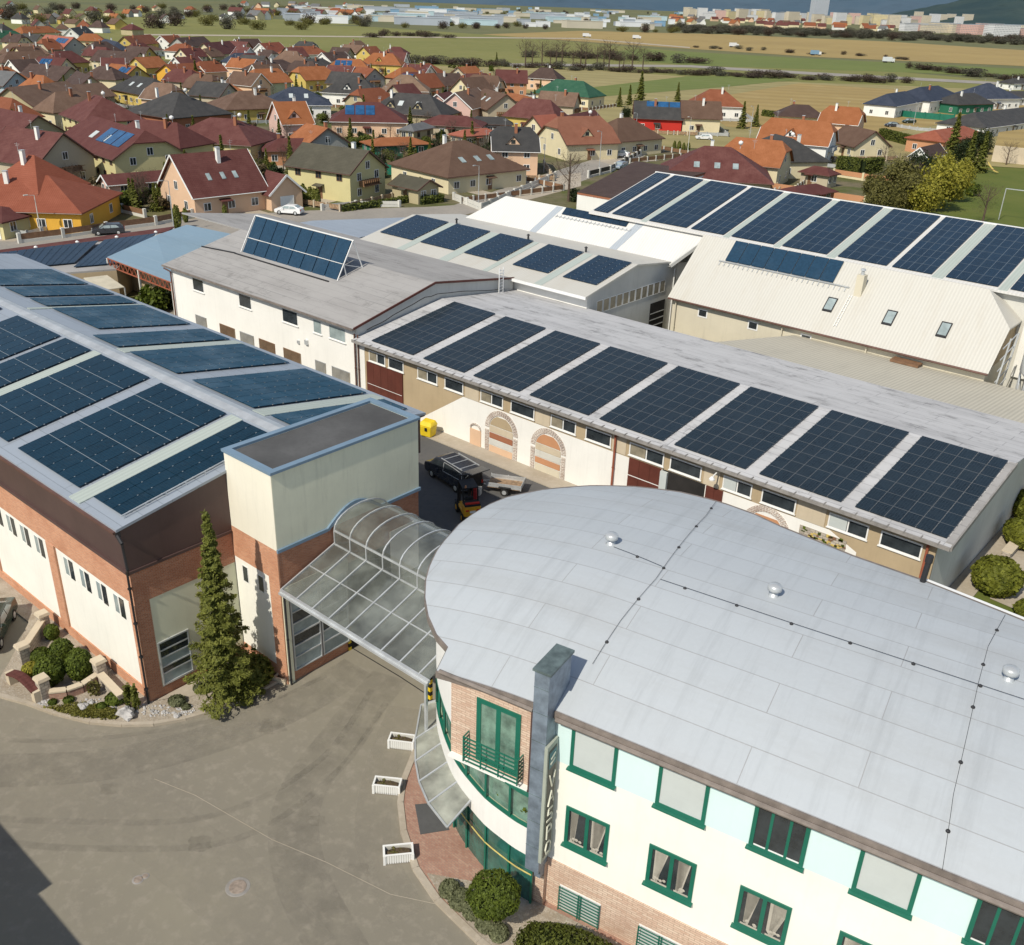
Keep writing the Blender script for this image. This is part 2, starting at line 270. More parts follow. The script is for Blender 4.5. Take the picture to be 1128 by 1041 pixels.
def single(mb, name, mats, label, cat, group=None, smooth=False):   # a thing that is one mesh, origin at its base
    V = np.array(mb.v); c = ((V[:, 0].min()+V[:, 0].max())/2, (V[:, 1].min()+V[:, 1].max())/2, V[:, 2].min())
    o = mb.build(name, mats, None, smooth, c); o.location = c; return tag(o, label, cat, group)
def structure(mb, name, mats, smooth=False): return tag(mb.build(name, mats, None, smooth), kind='structure')
def put(me, name, parent, loc, rz=0., scale=None, rx=0.):
    o = bpy.data.objects.new(name, me); COL.objects.link(o); o.parent = parent; o.location = loc; o.rotation_euler = (rx, 0, rz)
    if scale: o.scale = scale
    return o
def copy_tree(o, parent=None):
    c = o.copy(); COL.objects.link(c); c.parent = parent
    for ch in list(o.children): copy_tree(ch, c)
    return c
WC = {}
def win(parent, p, th, w, h, cols=2, frame='white_frame', glass='window_dark', fr=.08, out=.06, sill=None, name='window', rows=1, sub=True):
    """window at p (lower left corner, parent space), th = direction of its width; faces (sin th, -cos th)"""
    key = (round(w, 2), round(h, 2), cols, frame, fr, out, sill, rows)
    if key not in WC:
        mb = MB(); mb.box(0, w, -out, .02, 0, fr).box(0, w, -out, .02, h-fr, h).box(0, fr, -out, .02, fr, h-fr).box(w-fr, w, -out, .02, fr, h-fr)
        for i in range(1, cols): x = w*i/cols; mb.box(x-fr*.5, x+fr*.5, -out*.8, .02, fr, h-fr)
        for i in range(1, rows): z = h*i/rows; mb.box(fr, w-fr, -out*.7, .02, z-fr*.35, z+fr*.35)
        if sill: mb.box(-.06, w+.06, -out-sill, -.0, -.07, -.003)
        WC[key] = mb.mesh(name, frame)
    kg = ('g', round(w, 2), round(h, 2), glass, fr)
    if kg not in WC:
        WC[kg] = MB().box(fr*.8, w-fr*.8, -.02, .015, fr*.8, h-fr*.8).mesh('glass', glass)
    b = Vector(parent.get('_b', (0, 0, 0))); o = put(WC[key], name, parent, Vector(p)-b, th)
    if sub: put(WC[kg], 'glass', o, (0, 0, 0))
    return o
# ---------------------------------------------------------------- foliage
def quads(mb, C, N_, size, aspect=1.):
    n = len(C); up = RNG.normal(size=(n, 3)); a = np.cross(N_, up); a /= np.linalg.norm(a, axis=1)[:, None]+1e-9; b = np.cross(N_, a)
    s = (size*RNG.uniform(.6, 1.3, n))[:, None]; b = b*aspect; k = len(mb.v)
    V = np.stack([C-a*s-b*s, C+a*s-b*s, C+a*s+b*s, C-a*s+b*s], 1).reshape(-1, 3); mb.v += [tuple(x) for x in V.tolist()]
    mb.f += [[k+4*i, k+4*i+1, k+4*i+2, k+4*i+3] for i in range(n)]; mb.m += [mb.k]*n
def cloud(mb, c, r, n, size, clumps=14, spread=.38, aspect=.7, seed=0, flat=.0):
    g = np.random.default_rng(seed+5); K = g.normal(size=(clumps, 3)); K /= np.linalg.norm(K, axis=1)[:, None]; K *= g.uniform(.35, .85, (clumps, 1))
    i = g.integers(0, clumps, n); P = K[i]+g.normal(size=(n, 3))*spread*g.uniform(.5, 1, (clumps, 1))[i]
    l = np.linalg.norm(P, axis=1); P[l > 1.12] *= (1.12/l[l > 1.12])[:, None]
    if flat: P[:, 2] = np.maximum(P[:, 2], -flat)
    quads(mb, np.array(c)+P*np.array(r), g.normal(size=(n, 3))+P*1.2, size, aspect)
def shell(mb, c, r, n, size, seed=0, bump=.08, zmin=-.6, aspect=.7):
    g = np.random.default_rng(seed+9); P = g.normal(size=(n, 3)); P /= np.linalg.norm(P, axis=1)[:, None]; P = P[P[:, 2] > zmin]
    k = 1+bump*np.sin(P[:, :1]*7+seed)*np.cos(P[:, 1:2]*6+seed*2)+g.normal(size=(len(P), 1))*.035
    quads(mb, np.array(c)+P*k*np.array(r), P+g.normal(size=P.shape)*.55, size, aspect)
def limbs(mb, base, h, r, n=6, spread=.5, seed=0, levels=2, lean=0.):
    g = random.Random(seed); top = Vector(base)+Vector((lean, 0, h)); b = Vector(base)
    mb.tube(b, b.lerp(top, .5), r, r*.7, 8); mb.tube(b.lerp(top, .5), top, r*.7, r*.15, 7)
    def br(p, d, l, rr, lv):
        q = p+d*l; mb.tube(p, q, rr, rr*.35, 5)
        if lv:
            for _ in range(4):
                e = (d+Vector((g.uniform(-.7, .7), g.uniform(-.7, .7), g.uniform(-.1, .5)))).normalized(); br(p+d*l*g.uniform(.35, .9), e, l*g.uniform(.4, .65), rr*.45, lv-1)
    for i in range(n):
        a = 2*math.pi*i/n+g.uniform(-.4, .4); t = g.uniform(.3, .85)
        br(b.lerp(top, t), Vector((math.cos(a), math.sin(a), g.uniform(.35, 1.1))).normalized(), h*spread*g.uniform(.7, 1.1)*(1.1-t*.6), r*.5*(1.1-t), levels)
def tree(name, loc, crown, trunk, label, cat='tree', group=None):
    t = thing(name, loc, label, cat, group, base=(0, 0, 0)); crown[0].build('crown', crown[1], t, off=(0, 0, 0))
    if trunk: trunk.build('trunk', 'bark', t, off=(0, 0, 0))
    return t
def spruce_mesh(h, r, n=2600, leaf=.16, seed=1, layers=15, bare=.06, ex=1.15, asp=.28):
    """drooping boughs: each bough is a narrow spray of needles tufts with gaps between its neighbours"""
    mb = MB(); g = np.random.default_rng(seed); A = []; Nn = []
    nb = layers*7; k = max(8, int(n/nb))
    for j in range(nb):
        t = (j+g.uniform(0, 1))/nb; z0 = h*(bare+(1-bare)*t); R = (r*(1-t)**ex+.14)*g.uniform(.62, 1.18); an = j*2.399+g.uniform(-.35, .35); kk = int(k*(.5+1.4*(1-t)))
        q = g.uniform(.05, 1, kk)**.75; side = g.normal(size=kk)*.16*R*np.sin(np.pi*np.clip(q, 0, 1))**.7+g.normal(size=kk)*.03
        z = z0-q*R*g.uniform(.25, .5)+.20*R*q**3+g.normal(size=kk)*.05
        A.append(np.stack([np.cos(an)*q*R-np.sin(an)*side, np.sin(an)*q*R+np.cos(an)*side, z], 1)); Nn.append(np.stack([np.full(kk, np.cos(an))*.4, np.full(kk, np.sin(an))*.4, np.ones(kk)], 1)+g.normal(size=(kk, 3))*.5)
    A.append(np.stack([g.normal(size=90)*.06, g.normal(size=90)*.06, g.uniform(h*.92, h*1.02, 90)], 1)); Nn.append(g.normal(size=(90, 3)))
    quads(mb, np.concatenate(A), np.concatenate(Nn), leaf, asp); return mb
# ================================================================ near buildings
def pv_field(mb, x0, x1, y0, y1, zf, nx, ny, gap=.035, lift=.09, th=.04, clamps=True, cmat=1, cols=False, rows=False, rw=.035):
    """modules lying on a roof; zf(y) is the roof height"""
    w = (x1-x0)/nx; d = (y1-y0)/ny
    for i in range(nx):
        for j in range(ny):
            a, b = x0+i*w+gap/2, x0+(i+1)*w-gap/2; c, e = y0+j*d+gap*.4, y0+(j+1)*d-gap*.4
            mb.mat(0).slab([(a, c, zf(c)+lift+th), (b, c, zf(c)+lift+th), (b, e, zf(e)+lift+th), (a, e, zf(e)+lift+th)], th)
    zt = lambda y: zf(y)+lift+th+.006
    if cols:
        for i in range(1, nx):
            x = x0+i*w; mb.mat(cmat).slab([(x-rw/2, y0, zt(y0)), (x+rw/2, y0, zt(y0)), (x+rw/2, y1, zt(y1)), (x-rw/2, y1, zt(y1))], .01)
    if rows:
        for j in range(1, ny):
            y = y0+j*d; mb.mat(cmat).slab([(x0, y-rw/2, zt(y)), (x1, y-rw/2, zt(y)), (x1, y+rw/2, zt(y)), (x0, y+rw/2, zt(y))], .01)
    if clamps:
        for i in range(nx+1):
            for j in range(ny):
                for q in (.22, .78):
                    y = y0+(j+q)*d; x = x0+i*w; z = zf(y)+lift+th; mb.mat(cmat).box(x-.022, x+.022, y-.032, y+.032, z-.02, z+.012)
    mb.mat(0)
def downpipe(parent, x, y, z0, z1, m='brown_gutter', r=.06, name='downpipe', kick=(0, 0)):
    mb = MB(); mb.tube((x, y, z0), (x, y, z1-.35), r, n=8); mb.tube((x, y, z1-.35), (x+kick[0], y+kick[1], z1), r, n=8)
    for k in range(3): z = z0+.3+(z1-z0-.8)*k/2; mb.tube((x, y, z), (x, y, z+.06), r*1.35, n=8)
    return mb.build(name, m, parent)
# ---------------- left hall
S1 = .165; E1 = 10.4; RY = 28.2; RZ = E1+S1*(RY-18.1)
zl = lambda y: E1+S1*(y-18.1) if y <= RY else RZ-S1*(y-RY)
XW, XE = -93., -39.3
def left_hall():
    t = thing('factory_hall', (XE, 18.4, 0), 'long brick and cream hall with solar arrays on both slopes of its roof', 'factory hall')
    b = MB()
    b.box(XW, XE, 18.55, 37.4, .0, 7.9).build('wall', 'panel_plaster', t)
    f = MB(); Y = 18.4   # brick frame on the long side
    f.box(XW, XE+.112, Y-.006, Y+.15, 5.95, 7.9).box(XW, XE+.112, Y-.006, Y+.15, 0, .75)
    x = XE+.12
    for xc in (-39.45, -47.9, -56.4, -64.9, -73.4, -81.9): f.box(xc-.45 if xc < -40 else xc-.3, xc+.45 if xc < -40 else XE+.112, Y-.04, Y+.15, .75, 5.95)
    f.build('brick_frame', 'orange_brick', t)
    g = MB(); g.box(XE-.02, XE+.12, 18.4, 19.15, 0, 7.9).box(XE-.02, XE+.12, 19.15, 24.1, 5.98, 7.9).box(XE-.02, XE+.12, 19.15, 24.1, 0, .62)
    g.build('brick_gable_frame', 'red_brick', t)
    MB().box(XW, XE+.02, 18.47, 18.56, .75, 5.95).build('plaster_panel', 'cream_yellow', t)
    # brown cladding band under the roof, with coping
    c = MB(); c.hexa([(XW, 18.32, 7.9), (XE+.16, 18.32, 7.9), (XE+.16, 37.6, 7.9), (XW, 37.6, 7.9)], [(XW, 18.1, 10.25), (XE+.16, 18.1, 10.25), (XE+.16, 37.6, 10.25), (XW, 37.6, 10.25)])
    c.hexa([(XE+.02, 18.15, 10.2), (XE+.16, 18.15, 10.2), (XE+.16, 37.9, 10.2), (XE+.02, 37.9, 10.2)], [(XE+.02, 18.15, 10.32), (XE+.16, 18.15, 10.32), (XE+.16, 37.9, 10.32), (XE+.02, 37.9, 10.32)])
    c.add([(XE+.162, 18.12, 10.2), (XE+.162, RY, 10.2), (XE+.162, RY, RZ-.12), (XE+.162, 18.12, E1-.12)], [(0, 1, 2, 3)])
    c.add([(XE+.162, RY, 10.2), (XE+.162, 38, 10.2), (XE+.162, 38, zl(38)-.12), (XE+.162, RY, RZ-.12)], [(0, 1, 2, 3)])
    c.box(XW, XE+.22, 18.2, 18.34, 7.8, 7.95).box(XE+.1, XE+.24, 18.2, 24., 7.8, 7.95).build('cladding', 'brown_cladding', t)
    r = MB(); r.slab([(XW, 18., E1-.02), (XE+.25, 18., E1-.02), (XE+.25, RY, RZ), (XW, RY, RZ)], .14).slab([(XW, RY, RZ), (XE+.25, RY, RZ), (XE+.25, 38, zl(38)), (XW, 38, zl(38))], .14)
    rf = r.build('roof', 'grey_sheet', t)
    rc = MB()
    for k in (-1, 1): rc.slab([(XW, RY-.45 if k < 0 else RY, zl(RY-.45)+.04 if k < 0 else RZ+.06), (XE+.25, RY-.45 if k < 0 else RY, zl(RY-.45)+.04 if k < 0 else RZ+.06), (XE+.25, RY if k < 0 else RY+.45, RZ+.06 if k < 0 else zl(RY+.45)+.04), (XW, RY if k < 0 else RY+.45, RZ+.06 if k < 0 else zl(RY+.45)+.04)], .03)
    rc.build('ridge_cap', 'light_metal', rf)
    FS = [(-50.5, -43.9, 6), (-57.55, -51.75, 5), (-62.1, -58.75, 3), (-69., -62.75, 6), (-72.2, -71.4, 1), (-79.5, -72.9, 6), (-86.5, -80.4, 5)]
    a = MB(); pv_field(a, -42.45, -39.75, 18.75, 27.45, zl, 3, 5); a.build('solar_array', ['pv_teal', 'rail_teal'], rf)
    for x0, x1, n in FS: a = MB(); pv_field(a, x0, x1, 18.75, 27.45, zl, n, 5, rows=True, rw=.03); a.build('solar_array', ['pv_teal', 'rail_teal'], rf)
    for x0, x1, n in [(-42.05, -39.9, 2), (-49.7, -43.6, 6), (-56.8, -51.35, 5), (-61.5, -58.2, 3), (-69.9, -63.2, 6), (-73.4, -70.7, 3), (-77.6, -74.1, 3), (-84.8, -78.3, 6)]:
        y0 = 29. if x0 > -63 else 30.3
        a = MB(); pv_field(a, x0, x1, y0, 37.3, zl, n, 5); a.build('solar_array', ['pv_sky_tint', 'trim_grey'], rf)
    for x0, x1 in [(-43.65, -42.6), (-58.65, -57.7), (-72.85, -72.3)]:
        MB().slab([(x0, 18.1, zl(18.1)+.05), (x1, 18.1, zl(18.1)+.05), (x1, 27.6, zl(27.6)+.05), (x0, 27.6, zl(27.6)+.05)], .05).build('skylight_strip', 'pale_strip', rf)
    for x0, x1 in [(-43.4, -42.25), (-58.05, -56.95), (-70.5, -70.05)]:
        MB().slab([(x0, 28.8, zl(28.8)+.05), (x1, 28.8, zl(28.8)+.05), (x1, 37.6, zl(37.6)+.05), (x0, 37.6, zl(37.6)+.05)], .05).build('skylight_strip', 'pale_strip', rf)
    g = MB(); g.box(XW, XE+.2, 17.86, 18.02, 10.16, 10.28).build('gutter', 'brown_gutter', t)
    rl = MB()   # cable rail along the gable edge
    for k in range(6): y = 18.8+k*1.1; rl.box(-39.62, -39.56, y-.03, y+.03, zl(y), zl(y)+.18)
    rl.bar((-39.59, 18.6, zl(18.6)+.2), (-39.59, 24.4, zl(24.4)+.2), .05).build('cable_rail', 'light_metal', rf)
    mb = MB(); mb.tube((-39.1, 18.05, 10.05), (-38.75, 18.05, 9.75), .09, n=8).tube((-38.75, 18.05, 9.75), (-38.78, 18.12, 8.3), .07, n=8).tube((-38.78, 18.12, 8.3), (-39.15, 18.25, 7.8), .06, n=8).tube((-39.15, 18.25, 7.8), (-39.15, 18.25, .1), .058, n=8)
    mb.box(-39.22, -39.05, 18.0, 18.2, 9.95, 10.25)
    for z in (1, 3, 5, 7): mb.tube((-39.15, 18.25, z), (-39.15, 18.25, z+.06), .11, n=8)
    mb.build('downpipe', 'dark_metal', t)
    # narrow windows, paired slots on the long side
    for bay in range(5):
        for k in range(4):
            xx = -40.95-bay*8.5-k*1.72
            win(t, (xx-.55, 18.47, 4.55), 0, .42, 1.1, 1, 'white_frame', 'window_grey', .04, .01); win(t, (xx, 18.47, 4.5), 0, .45, 1.15, 1, 'dark_metal', 'window_dark', .04, .02)
    # gable glazing with horizontal bars, some strips of darker panes
    g = MB(); g.box(XE+.10, XE+.17, 19.2, 20.95, .68, .78).box(XE+.10, XE+.17, 19.2, 20.95, 3.25, 3.33).box(XE+.1, XE+.17, 19.2, 19.27, .78, 3.25).box(XE+.1, XE+.17, 20.88, 20.95, .78, 3.25)
    for z in (1.35, 1.75, 2.3, 2.75): g.box(XE+.1, XE+.15, 19.27, 20.88, z, z+.07)
    w = g.build('window', 'light_metal', t); MB().box(XE+.02, XE+.12, 19.25, 20.9, .75, 3.3).build('glass', 'window_grey', w)
    MB().box(XE+.02, XE+.13, 19.3, 20.85, 2.4, 2.72).box(XE+.02, XE+.13, 19.3, 20.85, 2.84, 3.2).box(XE+.02, XE+.13, 19.3, 20.85, 1.44, 1.72).build('dark_pane', 'window_dark', w)
    MB().box(XE+.0, XE+.1, 19.16, 24.1, .62, 5.98).build('gable_panel', 'panel_plaster', t)
    return t
left_hall()
# ---------------- entrance tower
def tower():
    x0, x1, y0, y1 = -39.15, -35.3, 24.1, 33.75
    t = thing('entrance_tower', (x1, y0, 0), 'tall cream entrance block with blue trimmed flat roof standing against the brick hall', 'building')
    MB().box(x0, x1-.04, y0+.04, y1, 0, 8.2).build('lower_wall', 'red_brick', t)
    MB().box(x0+.02, x1, y0, y1, 8.2, 12.2).box(x0+.02, x1, y0, y0+.3, 12.2, 12.4).box(x0+.02, x1, y1-.25, y1, 12.2, 12.4).box(x1-.25, x1, y0+.3, y1-.25, 12.2, 12.4).box(x0+.02, x0+.27, y0+.3, y1-.25, 12.2, 12.4).build('upper_wall', 'tower_plaster', t); 
    MB().box(x0+.02, x1-.01, y0-.02, y0, 8.2, 12.4).build('front_render', 'cream_plaster', t)
    MB().box(x0, -36.2, y0+.0, y0+.05, .9, 6.4).build('plaster_panel', 'cream_yellow', t)
    MB().box(x0, x1-.02, y0-.02, y0+.06, 6.4, 8.2).box(-36.2, x1-.02, y0-.02, y0+.06, 0, 6.4).box(x0, -36.2, y0-.02, y0+.06, 0, .9).build('brick_frame', 'orange_brick', t)
    r = MB(); zt = 12.4
    r.box(x0-.08, x1+.1, y0-.1, y0+.3, zt, zt+.14).box(x0-.08, x1+.1, y1-.25, y1+.1, zt, zt+.14).box(x0-.08, x0+.27, y0+.3, y1-.25, zt, zt+.14).box(x1-.25, x1+.1, y0+.3, y1-.25, zt, zt+.14)
    r.build('parapet_trim', 'blue_trim', t); MB().box(x0+.27, x1-.25, y0+.3, y1-.25, 12.21, 12.39).build('roof', 'dark_membrane', t)
    s = MB(); s.box(x1, x1+.12, y0-.05, 27.2, 8.12, 8.3).box(x1, x1+.12, 30.9, y1+.05, 8.12, 8.3); P = [(27.2+3.7*i/12, 8.2+.95*math.sin(math.pi*i/12)) for i in range(13)]
    for a, b in zip(P, P[1:]): s.bar((x1+.06, a[0], a[1]), (x1+.06, b[0], b[1]), .14, .18)
    s.build('blue_band', 'blue_trim', t)
    s = MB().mat(0); s.add([(x1-.01, y, 8.1) for y in (27.2, 30.9)]+[(x1-.01, p[0], p[1]) for p in reversed(P)], [tuple([0, 1]+list(range(2, 15)))]); s.build('vault_infill', 'red_brick', t)
    for u in (-38.55, -37.2): win(t, (u, y0, 5.1), 0, .5, 1., 1, 'white_frame', 'window_dark', .05, .02)
    MB().box(x1-.02, x1+.03, 31.5, y1-.1, 3.2, 6.3).build('side_panel', 'cream_plaster', t)
    # glazed doors under the canopy: two bays of horizontal panes
    for k in range(2):
        ya = 24.55+k*1.9; m = MB(); m.box(x1, x1+.09, ya, ya+.07, .7, 5.2).box(x1, x1+.09, ya+1.75, ya+1.82, .7, 5.2)
        for z in (.7, 1.5, 2.2, 2.9, 3.6, 4.3, 5.13): m.box(x1, x1+.09, ya+.07, ya+1.75, z, z+.07)
        w = m.build('glazed_screen', 'light_metal', t); MB().box(x1-.03, x1+.02, ya+.05, ya+1.8, .75, 5.15).build('glass', 'window_grey', w)
        mm = MB()
        for z in (2.27, 3.67): mm.box(x1, x1+.03, ya+.08, ya+1.74, z, z+.6)
        mm.build('dark_pane', 'window_dark', w)
    MB().box(x1-.05, x1+.04, 24.15, 24.5, .0, 5.9).build('corner_post', 'tower_plaster', t)
    MB().box(x1-.02, x1+.02, 28.4, 33.7, .05, 5.6).build('passage_opening', 'room_dark', t)
    s = MB(); s.box(x1+.02, x1+.06, 24.5, 28.4, 5.25, 6.0).build('lintel_panel', 'tower_plaster', t)
    downpipe(t, x1+.12, 24.2, 0, 6., 'dark_metal', .05)
tower()
# ---------------- glass canopy between tower and round building
def canopy():
    t = thing('glass_canopy', (-35.2, 24.1, 0), 'glazed entrance canopy with sloping panes and a barrel vault joining tower and round building', 'canopy')
    y0, z0, y1, z1 = 24.0, 6.02, 27.55, 7.25; X0 = -35.15
    def xend(y): return -24.7 if y < 24.6 else (-24.7-(y-24.6)*1.02 if y < 28 else -28.2-(y-28)*.15)
    f = MB(); gl = MB(); n = 9; st = 1.235
    for i in range(n):
        x = X0+i*st; ye = y1
        if x > xend(y1): ye = 24.6+(-24.7-x)/1.02
        k = (ye-y0)/(y1-y0)
        if ye > y0+.2: f.bar((x, y0, z0+.05), (x, ye, z0+(z1-z0)*k+.05), .07, .09)
    m = .52; f.bar((X0, y0+(y1-y0)*m, z0+(z1-z0)*m+.03), (xend(y0+(y1-y0)*m)-.1, y0+(y1-y0)*m, z0+(z1-z0)*m+.03), .045)
    f.bar((X0, y0, z0), (-24.6, y0, z0), .14, .16).bar((X0, y0-.1, z0-.08), (-24.6, y0-.1, z0-.08), .12).bar((X0, y1, z1), (xend(y1), y1, z1), .1).bar((X0, y1+.02, 8.05), (xend(y1), y1+.02, 8.05), .1)
    for i in range(6): x = X0+i*st; f.bar((x, y1, z1), (x, y1, 8.05), .07)
    V = [(29.4-1.85*math.cos(math.pi*k/12), 8.05+.95*math.sin(math.pi*k/12)) for k in range(13)]
    for i in range(6):
        x = X0+.02+i*st
        for a, b in zip(V, V[1:]): f.bar((x, a[0], a[1]+.03), (x, b[0], b[1]+.03), .07)
    f.bar((X0, V[-1][0], 8.05), (-29.1, V[-1][0], 8.05), .1)
    f.bar((-24.9, 24.1, 0), (-24.9, 24.1, z0), .12)
    f.build('frame', 'light_metal', t)
    pts = [(X0, y0, z0)]; xs = [(xend(y), y) for y in (24.0, 24.6, 25.5, 26.5, y1)]
    g = MB(); zz = lambda y: z0+(z1-z0)*(y-y0)/(y1-y0)
    for (xa, ya), (xb, yb) in zip(xs, xs[1:]): g.hexa([(X0, ya, zz(ya)-.02), (xa, ya, zz(ya)-.02), (xb, yb, zz(yb)-.02), (X0, yb, zz(yb)-.02)], [(X0, ya, zz(ya)), (xa, ya, zz(ya)), (xb, yb, zz(yb)), (X0, yb, zz(yb))])
    g.build('sloping_glass', 'canopy_glass', t)
    g = MB(); g.box(X0, -28.2, y1-.01, y1+.01, z1+.04, 8.02); g.build('upright_glass', 'canopy_glass', t)
    g = MB()
    for a, b in zip(V, V[1:]): g.add([(X0, a[0], a[1]), (-28.3, a[0], a[1]), (-28.3, b[0], b[1]), (X0, b[0], b[1])], [(0, 1, 2, 3)])
    g.build('vault_glass', 'canopy_glass', t, True)
    # hazard striped posts at the passage
    for nm, (x, y) in (('p', (at(385, 716).x, at(385, 716).y)), ('q', (at(474, 778).x, at(474, 778).y))):
        h = MB()
        for k in range(8): h.mat(k % 2).box(x-.09, x+.09, y-.09, y+.09, k*.25, (k+1)*.25)
        h.build('striped_post', ['yellow_paint', 'black'], t)
canopy()
# ---------------- round office building, local frame turned 10.1 degrees (u along the long front, v into the building)
AN = R_(10.1); ca, sa = math.cos(AN), math.sin(AN)
UV = lambda u, v, z=0.: Vector((u*ca-v*sa, u*sa+v*ca, z))
def zr(u, v):
    z = 10+2.2*(1-abs((v-34.5)/9.6)**2.2) if v <= 32 else (12.08+.07*(v-32)/1.5 if v < 33.5 else 12.15-.014*(v-33.5)**2)
    return z-(.014*(u+12)**2 if u < -12 else 0)
NEAR = [(-22.24, 34.7), (-22.18, 33.4), (-21.9, 31.87), (-21.7, 30.9), (-21.3, 29.77), (-20.88, 28.9), (-20.2, 27.9), (-19.42, 27.05), (-18.5, 26.32), (-17.66, 25.9), (-17.52, 24.9), (14, 24.9)]
FAR = [(-22.24, 34.7), (-22.16, 36.2), (-21.85, 37.45), (-20.63, 39.), (-18.77, 40.4), (-16.7, 41.4), (-14.47, 41.97), (-12.05, 41.81), (-10.54, 41.4), (-9, 40.6), (-5.44, 39.36), (-2.33, 38.79), (1.47, 37.65), (14, 33.9)]
def interp(P, u):
    if u <= P[0][0]: return P[0][1]
    for (a, b), (c, d) in zip(P, P[1:]):
        if u <= c: return b+(d-b)*(u-a)/(c-a) if c > a else d
    return P[-1][1]
CUR = [(-12.75, 24.62), (-13.5, 24.66), (-14.3, 24.82), (-15.2, 25.05), (-16.1, 25.45), (-16.9, 25.85), (-17.6, 26.3), (-18.4, 26.95), (-19.2, 27.7), (-19.95, 28.5), (-20.6, 29.4), (-21.1, 30.5), (-21.45, 31.8), (-21.6, 33.2), (-21.6, 34.7), (-21.4, 36.2), (-20.9, 37.6), (-19.9, 38.8), (-18.3, 39.9), (-16.3, 40.8), (-14.3, 41.3), (-12, 41.2), (-9, 40), (-5.4, 38.8), (-2.3, 38.2), (1.4, 37), (14, 33.4)]
def curve_pts(P, step=.35):
    out = []
    for i in range(len(P)-1):
        p0 = P[max(0, i-1)]; p1 = P[i]; p2 = P[i+1]; p3 = P[min(len(P)-1, i+2)]; n = max(1, int(math.dist(p1, p2)/step))
        for k in range(n):
            t = k/n; out.append(tuple(.5*(2*p1[j]+(p2[j]-p0[j])*t+(2*p0[j]-5*p1[j]+4*p2[j]-p3[j])*t*t+(-p0[j]+3*p1[j]-3*p2[j]+p3[j])*t**3) for j in (0, 1)))
    return out+[P[-1]]
CP = curve_pts(CUR); CPU = [(u, max(v, 25.3)) if u > -17.2 else (u, v) for u, v in CP]
def wallstrip(mb, P, z0, z1, off=0., th=.12):
    """upright band along a plan curve; off pushes it outward"""
    Q = []
    for i, p in enumerate(P):
        a = P[max(0, i-1)]; b = P[min(len(P)-1, i+1)]; d = Vector((b[0]-a[0], b[1]-a[1])).normalized(); nrm = Vector((-d.y, d.x))   # clockwise curve: outward is to the left
        Q.append((Vector(p)+nrm*off, Vector(p)-nrm*(th-off)))
    f1 = z1 if callable(z1) else (lambda p: z1)
    for (a, ai), (b, bi) in zip(Q, Q[1:]):
        mb.add([(*a, z0), (*b, z0), (*bi, z0), (*ai, z0), (*a, f1(a)), (*b, f1(b)), (*bi, f1(bi)), (*ai, f1(ai))], [(0, 1, 2, 3), (7, 6, 5, 4), (4, 5, 1, 0), (5, 6, 2, 1), (6, 7, 3, 2), (7, 4, 0, 3)])
def sub(P, a, b): return [p for i, p in enumerate(P) if a <= i <= b]
def cidx(u): return min(range(60), key=lambda i: abs(CP[i][0]-u))
